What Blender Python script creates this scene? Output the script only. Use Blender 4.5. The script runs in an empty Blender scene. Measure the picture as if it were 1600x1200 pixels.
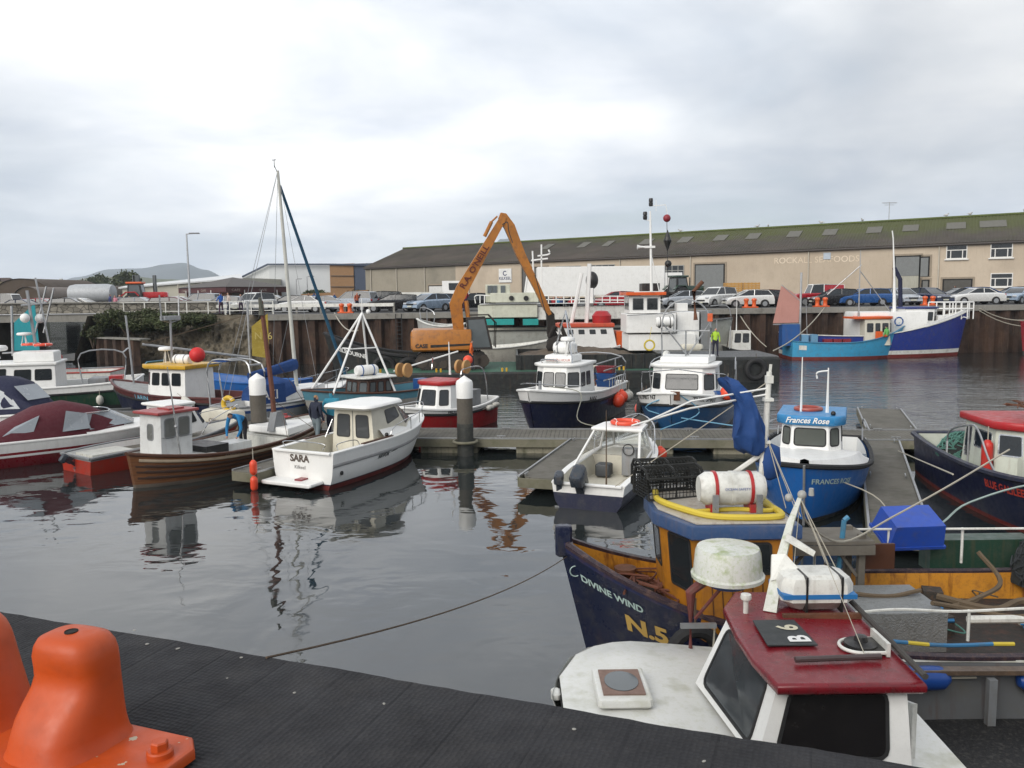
import bpy, bmesh, math, random
from mathutils import Vector, Matrix, noise
random.seed(7)
sc = bpy.context.scene
COL = sc.collection
R = math.radians
# ---------------------------------------------------------------- camera
EYE = 5.2
PITCH = math.atan(142/1300.0)
ROLL = -0.012
CAMR = (Matrix.Rotation(math.pi/2-PITCH, 3, 'X') @ Matrix.Rotation(ROLL, 3, 'Z'))
cam_d = bpy.data.cameras.new("camera")
cam = bpy.data.objects.new("camera", cam_d)
COL.objects.link(cam)
cam.matrix_world = Matrix.Translation((0, 0, EYE)) @ CAMR.to_4x4()
cam_d.sensor_width = 36.0
cam_d.lens = 36.0*1300/1600
cam_d.clip_start = 0.1
cam_d.clip_end = 40000
sc.camera = cam

def P(px, py, z=0.0):
 """ground-survey helper: the spot at height z seen at photo pixel (px, py)"""
 r = CAMR @ Vector(((px-800)/1300.0, -(py-600)/1300.0, -1.0))
 t = (z-EYE)/r.z
 return Vector((r.x*t, r.y*t, z))
def D(px, py, Y):
 r = CAMR @ Vector(((px-800)/1300.0, -(py-600)/1300.0, -1.0))
 t = Y/r.y
 return Vector((r.x*t, Y, EYE+r.z*t))
# ---------------------------------------------------------------- world, sun, exposure
SUN_EL, SUN_ROT = R(31), R(-142)     # veiled sun behind the clouds, over the photographer's left shoulder
world = bpy.data.worlds.new("World")
sc.world = world
world.use_nodes = True
def build_world():
 nt = world.node_tree; nt.nodes.clear(); N = nt.nodes.new; K = nt.links.new
 out = N('ShaderNodeOutputWorld'); bg = N('ShaderNodeBackground'); bg.inputs[1].default_value = 0.07
 sky = N('ShaderNodeTexSky'); sky.sky_type = 'NISHITA'; sky.sun_disc = False
 sky.sun_elevation = SUN_EL; sky.sun_rotation = SUN_ROT; sky.air_density = 1.2; sky.dust_density = 2.0
 tc = N('ShaderNodeTexCoord')
 # clouds: direction projected on a high layer so that they stretch towards the horizon
 sep = N('ShaderNodeSeparateXYZ'); K(tc.outputs['Generated'], sep.inputs[0])
 zc = N('ShaderNodeMath'); zc.operation = 'MAXIMUM'; K(sep.outputs[2], zc.inputs[0]); zc.inputs[1].default_value = 0.0
 za = N('ShaderNodeMath'); za.operation = 'ADD'; K(zc.outputs[0], za.inputs[0]); za.inputs[1].default_value = 0.16
 dx = N('ShaderNodeMath'); dx.operation = 'DIVIDE'; K(sep.outputs[0], dx.inputs[0]); K(za.outputs[0], dx.inputs[1])
 dy = N('ShaderNodeMath'); dy.operation = 'DIVIDE'; K(sep.outputs[1], dy.inputs[0]); K(za.outputs[0], dy.inputs[1])
 cmb = N('ShaderNodeCombineXYZ'); K(dx.outputs[0], cmb.inputs[0]); K(dy.outputs[0], cmb.inputs[1])
 def nz(scale, det, rough, dist, off):
  mp = N('ShaderNodeMapping'); mp.inputs['Location'].default_value = off
  K(cmb.outputs[0], mp.inputs[0])
  n = N('ShaderNodeTexNoise'); n.inputs['Scale'].default_value = scale; n.inputs['Detail'].default_value = det
  n.inputs['Roughness'].default_value = rough; n.inputs['Distortion'].default_value = dist
  K(mp.outputs[0], n.inputs[0]); return n
 def ramp(src, stops):
  r = N('ShaderNodeValToRGB'); e = r.color_ramp.elements
  while len(e) < len(stops): e.new(0.5)
  for a, (p, c) in zip(e, stops):
   a.position = p; a.color = (*c, 1) if len(c) == 3 else c
  K(src, r.inputs[0]); return r
 n1 = nz(0.62, 7, 0.52, 0.35, (3.1, 1.7, 0)); n2 = nz(1.8, 8, 0.55, 0.4, (7.3, 0.4, 0))
 # cloud brightness (in units of the sky background)
 c1 = ramp(n1.outputs[0], [(0.30, (4.1, 4.5, 5.15)), (0.44, (5.3, 5.6, 6.05)), (0.56, (6.8, 6.95, 7.2)), (0.70, (8.3, 8.25, 8.15))])
 c2 = ramp(n2.outputs[0], [(0.30, (0.85, 0.87, 0.91)), (0.48, (1.0, 1.0, 1.0)), (0.66, (1.13, 1.12, 1.10))])
 mul = N('ShaderNodeMixRGB'); mul.blend_type = 'MULTIPLY'; mul.inputs[0].default_value = 1
 K(c1.outputs[0], mul.inputs[1]); K(c2.outputs[0], mul.inputs[2])
 # small thin gaps let the blue through
 g = ramp(n1.outputs[0], [(0.22, (0.55,)*3), (0.36, (0.93,)*3), (0.42, (1.0,)*3)])
 # broad brighter zone where the cloud is thinnest, ahead and a little left
 dn = N('ShaderNodeVectorMath'); dn.operation = 'DOT_PRODUCT'; K(tc.outputs['Generated'], dn.inputs[0]); dn.inputs[1].default_value = Vector((-.16, 1.0, .34)).normalized()
 gr = N('ShaderNodeMapRange'); gr.interpolation_type = 'SMOOTHSTEP'; K(dn.outputs['Value'], gr.inputs[0])
 for i_, v_ in enumerate((.82, .995, .86, 1.22)): gr.inputs[i_+1].default_value = v_
 gl = N('ShaderNodeVectorMath'); gl.operation = 'SCALE'; K(mul.outputs[0], gl.inputs[0]); K(gr.outputs[0], gl.inputs['Scale']); mul = gl
 mix = N('ShaderNodeMixRGB'); K(g.outputs[0], mix.inputs[0]); K(sky.outputs[0], mix.inputs[1]); K(mul.outputs[0], mix.inputs[2])
 K(mix.outputs[0], bg.inputs[0]); K(bg.outputs[0], out.inputs[0])
build_world()
sun_d = bpy.data.lights.new("sun", 'SUN'); sun = bpy.data.objects.new("sun", sun_d); COL.objects.link(sun)
sun_d.energy = 1.5; sun_d.angle = R(48); sun_d.color = (1.0, 0.95, 0.88)
sdir = Vector((math.sin(SUN_ROT)*math.cos(SUN_EL), math.cos(SUN_ROT)*math.cos(SUN_EL), math.sin(SUN_EL)))
sun.rotation_euler = (-sdir).to_track_quat('-Z', 'Y').to_euler()
sc.view_settings.view_transform = 'Standard'; sc.view_settings.look = 'None'
sc.view_settings.exposure = 0.98; sc.view_settings.gamma = 1.0; sc.view_settings.use_curve_mapping = False
sc.render.engine = 'CYCLES'
sc.cycles.max_bounces = 6; sc.cycles.diffuse_bounces = 2; sc.cycles.glossy_bounces = 4
sc.cycles.transmission_bounces = 4; sc.cycles.volume_bounces = 1; sc.cycles.transparent_max_bounces = 8
sc.cycles.caustics_reflective = False; sc.cycles.caustics_refractive = False
sc.cycles.use_denoising = True
# ---------------------------------------------------------------- materials
_m = {}
def mat(name, col, rough=0.5, metal=0.0, col2=None, scale=3.0, amt=0.5, bump=0.0, bscale=30.0,
  streak=0.0, streakcol=(0.18, 0.10, 0.05), grime=0.0, grimecol=(0.10, 0.095, 0.075), spec=0.5, coat=0.0, stretch=(1, 1, 1)):
 """weathered surface: base colour broken up by noise, vertical run-off streaks, grime blotches, fine bump"""
 if name in _m: return _m[name]
 m = bpy.data.materials.new(name); m.use_nodes = True; _m[name] = m
 nt = m.node_tree; b = nt.nodes['Principled BSDF']; N = nt.nodes.new; K = nt.links.new
 b.inputs['Roughness'].default_value = rough; b.inputs['Metallic'].default_value = metal
 b.inputs['Specular IOR Level'].default_value = spec; b.inputs['Coat Weight'].default_value = coat
 b.inputs['Base Color'].default_value = (*col, 1)
 tc = N('ShaderNodeTexCoord'); mp = N('ShaderNodeMapping'); mp.inputs['Scale'].default_value = stretch
 K(tc.outputs['Object'], mp.inputs[0])
 def noise_(s, det=4, vec=None, rg=0.55):
  n = N('ShaderNodeTexNoise'); n.inputs['Scale'].default_value = s; n.inputs['Detail'].default_value = det
  n.inputs['Roughness'].default_value = rg
  K(vec or mp.outputs[0], n.inputs[0]); return n
 def ramp(src, a, c, va=0.0, vb=1.0):
  r = N('ShaderNodeMapRange'); r.inputs[1].default_value = a; r.inputs[2].default_value = c
  r.inputs[3].default_value = va; r.inputs[4].default_value = vb; K(src, r.inputs[0]); return r.outputs[0]
 cur = None
 def mixc(fac, c2):
  nonlocal cur
  x = N('ShaderNodeMixRGB'); K(fac, x.inputs[0])
  if cur is None: x.inputs[1].default_value = (*col, 1)
  else: K(cur, x.inputs[1])
  x.inputs[2].default_value = (*c2, 1); cur = x.outputs[0]
 c2 = col2 or tuple(max(0, c*0.72) for c in col)
 n = noise_(scale); mixc(ramp(n.outputs[0], 0.35, 0.7, 0, amt), c2)
 if grime:
  n = noise_(scale*2.3, 6); mixc(ramp(n.outputs[0], 0.52, 0.72, 0, grime), grimecol)
 if grime:
  nf = noise_(scale*14, 6, rg=.7); mixc(ramp(nf.outputs[0], 0.50, 0.80, 0, min(.8, grime*.9)), tuple(min(1, g*1.3) for g in grimecol))
 if streak:
  mp2 = N('ShaderNodeMapping'); mp2.inputs['Scale'].default_value = (7, 7, 0.55); K(tc.outputs['Object'], mp2.inputs[0])
  n = noise_(1.6, 5, mp2.outputs[0]); mixc(ramp(n.outputs[0], 0.55, 0.75, 0, streak), streakcol)
 K(cur, b.inputs['Base Color'])
 nr = noise_(scale*4); K(ramp(nr.outputs[0], 0.3, 0.7, max(0.02, rough-0.08), min(1, rough+0.12)), b.inputs['Roughness'])
 if bump:
  n = noise_(bscale, 5); bp = N('ShaderNodeBump'); bp.inputs['Strength'].default_value = bump
  bp.inputs['Distance'].default_value = 0.02; K(n.outputs[0], bp.inputs['Height']); K(bp.outputs[0], b.inputs['Normal'])
 return m
GRP = lambda **k: k
def paint(name, col, **k):
 a = dict(rough=0.38, amt=0.45, scale=1.7, streak=0.28, grime=0.30, bump=0.04, bscale=12); a.update(k)
 return mat(name, col, **a)
WHITE = paint('white gelcoat', (0.82, 0.82, 0.80), streak=0.10, grime=0.10, col2=(0.72, 0.72, 0.69))
WHITE2 = paint('weathered white paint', (0.72, 0.72, 0.68), streak=0.35, grime=0.35, col2=(0.5, 0.5, 0.44))
CREAM = paint('cream gelcoat', (0.66, 0.63, 0.53), streak=0.1, grime=0.15)
NAVY = paint('navy paint', (0.006, 0.010, 0.040), col2=(0.004, 0.006, 0.022), streak=0.06)
BLUE = paint('boat blue paint', (0.015, 0.09, 0.30), col2=(0.01, 0.06, 0.21))
TEALBLUE = paint('petrol blue paint', (0.012, 0.075, 0.19), col2=(0.01, 0.05, 0.13))
LTBLUE = paint('light blue paint', (0.05, 0.33, 0.56), streak=0.3)
ROYAL = paint('royal blue paint', (0.014, 0.035, 0.24))
RED = paint('red paint', (0.42, 0.015, 0.02), col2=(0.28, 0.01, 0.012))
DRED = paint('dark red paint', (0.23, 0.012, 0.022), col2=(0.13, 0.01, 0.014), rough=0.3)
ANTIF = paint('red antifouling', (0.16, 0.018, 0.014), rough=0.6)
GREEN = paint('dark green paint', (0.008, 0.045, 0.024))
BLACKP = paint('black paint', (0.012, 0.012, 0.013), streak=0.1)
RUBBER = mat('black rubber', (0.014, 0.014, 0.015), rough=0.7, amt=0.3, bump=0.1)
YELLOW = paint('yellow paint', (0.62, 0.36, 0.02), streak=0.2)
ORANGE = paint('orange paint', (0.72, 0.11, 0.015))
GREYP = paint('grey paint', (0.22, 0.23, 0.24))
DGREY = mat('dark grey deck paint', (0.07, 0.075, 0.08), rough=0.7, amt=0.6, grime=0.3, bump=0.1)
DECKG = mat('light grey deck', (0.34, 0.35, 0.35), rough=0.7, amt=0.5, grime=0.4, bump=0.08)
STEEL = mat('galvanised steel', (0.42, 0.43, 0.44), rough=0.35, metal=0.7, amt=0.4, grime=0.3)
CHROME = mat('stainless steel', (0.6, 0.61, 0.62), rough=0.18, metal=0.95, amt=0.1)
RUST = mat('rusty steel', (0.16, 0.06, 0.028), rough=0.85, col2=(0.07, 0.035, 0.02), scale=5, amt=0.9, bump=0.3)
WOODV = mat('varnished planking', (0.15, 0.058, 0.02), rough=0.35, col2=(0.07, 0.026, 0.01), scale=2.2, amt=0.8, stretch=(0.6, 0.6, 9), grime=0.3, grimecol=(0.28, 0.17, 0.09), bump=0.15, bscale=8)
WOODG = mat('weathered timber', (0.17, 0.155, 0.13), rough=0.85, col2=(0.09, 0.08, 0.065), scale=2, amt=0.8, bump=0.2, bscale=25)
WOODD = mat('dark brown wood', (0.075, 0.028, 0.014), rough=0.5, amt=0.6)
ROPE = mat('pale rope', (0.42, 0.39, 0.32), rough=0.9, bump=0.3, bscale=80)
ROPEG = mat('green rope', (0.10, 0.24, 0.20), rough=0.9)
ROPEB = mat('brown rope', (0.11, 0.075, 0.05), rough=0.95, bump=0.3, bscale=80)
ROPEL = mat('blue rope', (0.03, 0.17, 0.38), rough=0.8)
BUOYO = mat('orange float vinyl', (0.75, 0.075, 0.03), rough=0.4, amt=0.3)
BUOYP = mat('pink float vinyl', (0.80, 0.17, 0.14), rough=0.5, amt=0.4)
BUOYW = mat('white fender vinyl', (0.6, 0.58, 0.52), rough=0.5, amt=0.4, grime=0.4)
BUOYB = mat('blue fender vinyl', (0.012, 0.06, 0.27), rough=0.35, amt=0.4)
CANB = mat('blue canvas', (0.012, 0.055, 0.20), rough=0.8, amt=0.4, bump=0.15, bscale=6)
CANM = mat('maroon canvas', (0.085, 0.012, 0.02), rough=0.85, amt=0.35, bump=0.3, bscale=5)
CANN = mat('navy canvas', (0.012, 0.015, 0.045), rough=0.8, amt=0.4)
BLKTEXT = mat('black lettering', (0.02, 0.02, 0.022), rough=0.5, amt=0.2)
WHTTEXT = mat('white lettering', (0.75, 0.75, 0.73), rough=0.5, amt=0.2)
def glass_mat(name, col, rough=0.06):
 m = mat(name, col, rough=rough, amt=0.5, scale=1.2, spec=0.7)
 return m
GLASS = glass_mat('cabin glass', (0.018, 0.022, 0.025))
GLASSL = glass_mat('glass with painted reflection', (0.10, 0.115, 0.12))  # paler base colour stands in for sky reflected in the panes
GLASSC = glass_mat('clear vinyl window', (0.30, 0.33, 0.36), 0.2)
def see_glass():
 m = bpy.data.materials.new('see-through glass'); m.use_nodes = True
 b = m.node_tree.nodes['Principled BSDF']; b.inputs['Base Color'].default_value = (0.7, 0.76, 0.76, 1)
 b.inputs['Transmission Weight'].default_value = 1.0; b.inputs['Roughness'].default_value = 0.03
 b.inputs['IOR'].default_value = 1.1; b.inputs['Alpha'].default_value = 0.45
 return m
SEEGL = see_glass()
# ---------------------------------------------------------------- scene-graph helpers
def thing(name, label, cat, loc=(0, 0, 0), rz=0.0, group=None, rx=0.0, ry=0.0):
 o = bpy.data.objects.new(name, None); COL.objects.link(o); o.empty_display_size = 0.2
 o.location = loc; o.rotation_euler = (rx, ry, rz)
 o['label'] = label; o['category'] = cat
 if group: o['group'] = group
 return o
def tag(o, label, cat, group=None):
 o['label'] = label; o['category'] = cat
 if group: o['group'] = group
 return o
def kids(o): return [c for c in bpy.data.objects if c.parent == o]
def dup(o, label=None, loc=None, rz=None, parent=None):
 c = o.copy(); COL.objects.link(c)
 if parent is not None: c.parent = parent
 if label: c['label'] = label
 if loc is not None: c.location = loc
 if rz is not None: c.rotation_euler = (o.rotation_euler[0], o.rotation_euler[1], rz)
 for ch in _kids.get(o.name, []):
  dup(ch, parent=c)
 return c
_kids = {}
def link(o, parent):
 COL.objects.link(o)
 if parent is not None:
  o.parent = parent; _kids.setdefault(parent.name, []).append(o)
 return o
# ---------------------------------------------------------------- mesh builder
def V(*a): return Vector(a)
class MB:
 def __init__(s): s.v = []; s.f = []; s.m = []
 def add(s, vs, fs, mi=0, xf=None):
  o = len(s.v)
  for p in vs:
   p = Vector(p); s.v.append(xf @ p if xf is not None else p)
  for f in fs: s.f.append([i+o for i in f]); s.m.append(mi)
  return s
 def box(s, c, d, mi=0, rz=0.0, ry=0.0, rx=0.0, bev=0.0):
  x, y, z = d[0]/2, d[1]/2, d[2]/2
  xf = Matrix.Translation(c) @ Matrix.Rotation(rz, 4, 'Z') @ Matrix.Rotation(ry, 4, 'Y') @ Matrix.Rotation(rx, 4, 'X')
  if bev > 0:
   b = min(bev, x*0.9, y*0.9, z*0.9)
   ol = [(-x, -y+b), (-x+b, -y), (x-b, -y), (x, -y+b), (x, y-b), (x-b, y), (-x+b, y), (-x, y-b)]
   return s.prism(ol, -z, z, mi, bev=b, xf=xf)
  vs = [(-x,-y,-z),(x,-y,-z),(x,y,-z),(-x,y,-z),(-x,-y,z),(x,-y,z),(x,y,z),(-x,y,z)]
  return s.add(vs, [(0,3,2,1),(4,5,6,7),(0,1,5,4),(1,2,6,5),(2,3,7,6),(3,0,4,7)], mi, xf)
 def prism(s, ol, z0, z1, mi=0, bev=0.0, xf=None, mtop=None, camber=0.0):
  n = len(ol); cx = sum(p[0] for p in ol)/n; cy = sum(p[1] for p in ol)/n
  def ring(z, ins):
   r = []
   for p in ol:
    dx, dy = p[0]-cx, p[1]-cy; l = math.hypot(dx, dy) or 1; k = max(0, (l-ins*1.3)/l)
    r.append((cx+dx*k, cy+dy*k, z))
   return r
  rings = [ring(z0, bev), ring(z0+bev, 0), ring(z1-bev, 0), ring(z1-bev*0.3, bev*0.3), ring(z1, bev)] if bev > 0 else [ring(z0, 0), ring(z1, 0)]
  vs = [p for r in rings for p in r]; fs = []; k = len(rings)
  for a in range(k-1):
   for i in range(n):
    j = (i+1) % n; fs.append((a*n+i, a*n+j, (a+1)*n+j, (a+1)*n+i))
  s.add(vs, fs+[tuple(reversed(range(n)))], mi, xf)
  base = [(p[0], p[1], p[2]) for p in rings[-1]]
  s.add(base+[(cx, cy, rings[-1][0][2]+camber)], [(i, (i+1) % n, n) for i in range(n)] if camber else [tuple(range(n))], mi if mtop is None else mtop, xf)
  return s
 def tube(s, pts, r, mi=0, n=6, closed=False, caps=True, flat=None):
  pts = [Vector(p) for p in pts]; k = len(pts)
  rad = r if isinstance(r, (list, tuple)) else [r]*k
  rings = []; up = Vector((0, 0, 1))
  for i, p in enumerate(pts):
   if closed: d = pts[(i+1) % k]-pts[i-1]
   else: d = pts[min(i+1, k-1)]-pts[max(i-1, 0)]
   if d.length < 1e-9: d = Vector((0, 0, 1))
   d.normalize()
   a = d.cross(up)
   if a.length < 1e-3: a = d.cross(Vector((0, 1, 0)))
   a.normalize(); b = a.cross(d)
   fx, fy = flat if flat else (1, 1)
   rings.append([p+(a*math.cos(t)*fx+b*math.sin(t)*fy)*rad[i] for t in [2*math.pi*(j+0.5)/n for j in range(n)]])
  fs = []; kk = k if closed else k-1
  for a in range(kk):
   for i in range(n):
    j = (i+1) % n; c = (a+1) % k; fs.append((a*n+i, c*n+i, c*n+j, a*n+j))
  if caps and not closed: fs += [tuple(range(n)), tuple(reversed(range((k-1)*n, k*n)))]
  return s.add([q for r_ in rings for q in r_], fs, mi)
 def cyl(s, p0, p1, r0, r1=None, mi=0, n=12):
  return s.tube([p0, p1], [r0, r0 if r1 is None else r1], mi, n)
 def lathe(s, prof, c=(0, 0, 0), mi=0, n=16, axis='Z', sx=1.0, sy=1.0):
  vs = []; fs = []
  for (r, z) in prof:
   for j in range(n):
    t = 2*math.pi*j/n; x, y = r*math.cos(t)*sx, r*math.sin(t)*sy
    q = (x, y, z) if axis == 'Z' else ((z, x, y) if axis == 'X' else (x, z, y))
    vs.append((q[0]+c[0], q[1]+c[1], q[2]+c[2]))
  k = len(prof)
  for a in range(k-1):
   for i in range(n):
    j = (i+1) % n; f = (a*n+i, a*n+j, (a+1)*n+j, (a+1)*n+i); fs.append(f if axis != 'Y' else f[::-1])
  e0 = tuple(reversed(range(n))); e1 = tuple(range((k-1)*n, k*n))
  if prof[0][0] > 1e-4: fs.append(e0 if axis != 'Y' else e0[::-1])
  if prof[-1][0] > 1e-4: fs.append(e1 if axis != 'Y' else e1[::-1])
  return s.add(vs, fs, mi)
 def ball(s, c, r, mi=0, n=14, sz=1.0, sx=1.0, sy=1.0):
  prof = [(r*math.cos(a)+1e-5, r*math.sin(a)*sz) for a in [(-90+180*i/(n//2+1))*math.pi/180 for i in range(n//2+2)]]
  return s.lathe(prof, c, mi, n, sx=sx, sy=sy)
 def torus(s, c, R_, r, mi=0, n=20, m=8, axis='Z', a0=0.0, a1=2*math.pi, rz=0.0, tilt=0.0):
  full = abs(a1-a0-2*math.pi) < 1e-6; pts = []
  for i in range(n if full else n+1):
   t = a0+(a1-a0)*i/n; x, y = R_*math.cos(t), R_*math.sin(t)
   q = Vector((x, y, 0)) if axis == 'Z' else (Vector((0, x, y)) if axis == 'X' else Vector((x, 0, y)))
   q = Matrix.Rotation(rz, 3, 'Z') @ (Matrix.Rotation(tilt, 3, 'X') @ q)
   pts.append(q+Vector(c))
  # explicit frame to avoid twists
  cen = Vector(c); vs = []; fs = []
  ax = {'Z': Vector((0, 0, 1)), 'X': Vector((1, 0, 0)), 'Y': Vector((0, 1, 0))}[axis]
  ax = Matrix.Rotation(rz, 3, 'Z') @ (Matrix.Rotation(tilt, 3, 'X') @ ax)
  for p in pts:
   o = (p-cen).normalized()
   for j in range(m):
    t = 2*math.pi*j/m; vs.append(p+o*r*math.cos(t)+ax*r*math.sin(t))
  k = len(pts)
  for a in range(k if full else k-1):
   for i in range(m):
    j = (i+1) % m; b = (a+1) % k; fs.append((a*m+i, a*m+j, b*m+j, b*m+i))
  return s.add(vs, fs, mi)
 def plate(s, pts, th, mi=0):
  """polygon in 3-D given thickness along its normal"""
  pts = [Vector(p) for p in pts]; n = len(pts)
  nm = (pts[1]-pts[0]).cross(pts[2]-pts[1]).normalized()
  vs = pts+[p-nm*th for p in pts]
  fs = [tuple(range(n)), tuple(reversed(range(n, 2*n)))]+[((i+1) % n, i, n+i, n+(i+1) % n) for i in range(n)]
  return s.add(vs, fs, mi)
 def build(s, name, mats, parent=None, smooth=True, ang=35, fix=True):
  me = bpy.data.meshes.new(name)
  me.from_pydata([tuple(p) for p in s.v], [], s.f)
  for m_ in (mats if isinstance(mats, (list, tuple)) else [mats]): me.materials.append(m_)
  me.polygons.foreach_set('material_index', s.m)
  if fix:
   bm = bmesh.new(); bm.from_mesh(me); bmesh.ops.recalc_face_normals(bm, faces=bm.faces); bm.to_mesh(me); bm.free()
  if smooth:
   me.polygons.foreach_set('use_smooth', [True]*len(me.polygons))
   me.set_sharp_from_angle(angle=R(ang))
  me.update()
  o = bpy.data.objects.new(name, me)
  return link(o, parent)
def struct(o): o['kind'] = 'structure'; return o
_txt = {}
def text_mesh(txt, size, bold=0.0, shear=0.0):
 """flat triangulated lettering as (verts, faces), baseline at y=0, starting at x=0"""
 key = (txt, size, bold, shear)
 if key in _txt: return _txt[key]
 cu = bpy.data.curves.new('lettering', 'FONT'); cu.body = txt; cu.size = size; cu.offset = bold; cu.shear = shear
 cu.resolution_u = 3
 o = bpy.data.objects.new('lettering', cu); COL.objects.link(o)
 dg = bpy.context.evaluated_depsgraph_get(); me = bpy.data.meshes.new_from_object(o.evaluated_get(dg))
 vs = [v.co.copy() for v in me.vertices]; fs = [list(p.vertices) for p in me.polygons]
 bpy.data.objects.remove(o); bpy.data.curves.remove(cu); bpy.data.meshes.remove(me)
 _txt[key] = (vs, fs); return vs, fs
def text_on(txt, size, org, xd, yd, m, parent, bold=0.0, shear=0.0, center=False, lift=0.004, name='lettering', sx=1.0):
 vs, fs = text_mesh(txt, size, bold, shear)
 xd = Vector(xd).normalized(); yd = Vector(yd).normalized(); nd = xd.cross(yd); org = Vector(org)
 w = max(v.x for v in vs)*sx if vs else 0
 b = MB(); b.add([org+xd*(v.x*sx-(w/2 if center else 0))+yd*v.y+nd*lift for v in vs], fs)
 return b.build(name, m, parent, smooth=False, fix=False)
def rrect(w, h, r, n=3):
 """rounded rectangle outline centred on 0"""
 r = min(r, w*0.49, h*0.49); o = []
 for (cx, cy, a0) in ((w/2-r, h/2-r, 0), (-w/2+r, h/2-r, 90), (-w/2+r, -h/2+r, 180), (w/2-r, -h/2+r, 270)):
  for i in range(n+1):
   a = R(a0+90*i/n); o.append((cx+r*math.cos(a), cy+r*math.sin(a)))
 return o
def face_window(parent, quad, u0, u1, v0, v1, rad=0.08, frame=RUBBER, pane=GLASS, fw=0.03, name='window', lift=0.012):
 """window on the wall quad (bottom-left, bottom-right, top-right, top-left as seen from outside)"""
 a, b, c, d = [Vector(q) for q in quad]
 def pt(u, v): return (a*(1-u)+b*u)*(1-v)+(d*(1-u)+c*u)*v
 nm = (b-a).cross(d-a).normalized()
 W = (b-a).length*0.5+(c-d).length*0.5; Hh = (d-a).length
 w, h = (u1-u0)*W, (v1-v0)*Hh
 ol = rrect(w, h, rad); inn = rrect(w-2*fw, h-2*fw, max(0.01, rad-fw))
 uv = lambda q: ((u0+u1)/2+q[0]/W, (v0+v1)/2+q[1]/Hh)
 n = len(ol); mb = MB()
 vs = [pt(*uv(q)) for q in ol]+[pt(*uv(q))+nm*lift for q in ol]+[pt(*uv(q))+nm*lift for q in inn]+[pt(*uv(q))+nm*lift*0.4 for q in inn]
 fs = []
 for k in range(3):
  for i in range(n):
   j = (i+1) % n; fs.append((k*n+i, k*n+j, (k+1)*n+j, (k+1)*n+i))
 mb.add(vs, fs); fr = mb.build(name, frame, parent, fix=False)
 mb = MB(); mb.add([pt(*uv(q))+nm*lift*0.5 for q in inn]+[pt((u0+u1)/2, (v0+v1)/2)+nm*lift*.5], [(i, (i+1) % n, n) for i in range(n)])
 mb.build('pane', pane, fr, smooth=False, fix=False)
 return fr
def cabin(parent, bot, top, m, wins, name='wheelhouse', rad=0.07, frame=RUBBER, pane=GLASS, roof=True):
 """bot/top: corner lists seen from above counter-clockwise; wins: {side index: [(u0,u1,v0,v1), ...]} u runs left to right seen from outside"""
 n = len(bot); mb = MB(); g = 6
 for i in range(n):
  a, b, c, d = [Vector(q) for q in (bot[i], bot[(i+1) % n], top[(i+1) % n], top[i])]
  mb.add([(a*(1-u/g)+b*u/g)*(1-v/g)+(d*(1-u/g)+c*u/g)*v/g for v in range(g+1) for u in range(g+1)], [(v*(g+1)+u, v*(g+1)+u+1, (v+1)*(g+1)+u+1, (v+1)*(g+1)+u) for v in range(g) for u in range(g)])
 mb.add(list(top), [tuple(range(n))])
 o = mb.build(name, m, parent, smooth=False)
 for i, ws in wins.items():
  q = (bot[i], bot[(i+1) % n], top[(i+1) % n], top[i])
  for w in ws:
   p = w[4] if len(w) > 4 else pane
   if isinstance(parent, bpy.types.Object): face_window(parent, q, *w[:4], rad=rad, frame=frame, pane=p)
 return o
def expand(ol, e):
 n = len(ol); cx = sum(p[0] for p in ol)/n; cy = sum(p[1] for p in ol)/n
 return [(p[0]+math.copysign(e, p[0]-cx), p[1]+math.copysign(e, p[1]-cy)) for p in ol]
def curve(pts, n=8):
 """Catmull-Rom through points"""
 pts = [Vector(p) for p in pts]; q = [pts[0]*2-pts[1]]+pts+[pts[-1]*2-pts[-2]]; out = []
 for i in range(1, len(q)-2):
  for k in range(n):
   t = k/n; a, b, c, d = q[i-1:i+3]
   out.append(0.5*((2*b)+(c-a)*t+(2*a-5*b+4*c-d)*t*t+(3*b-a-3*c+d)*t**3))
 out.append(pts[-1]); return out
def sag(a, b, s, n=12):
 a, b = Vector(a), Vector(b)
 return [a.lerp(b, i/n)-Vector((0, 0, 4*s*(i/n)*(1-i/n))) for i in range(n+1)]
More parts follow.
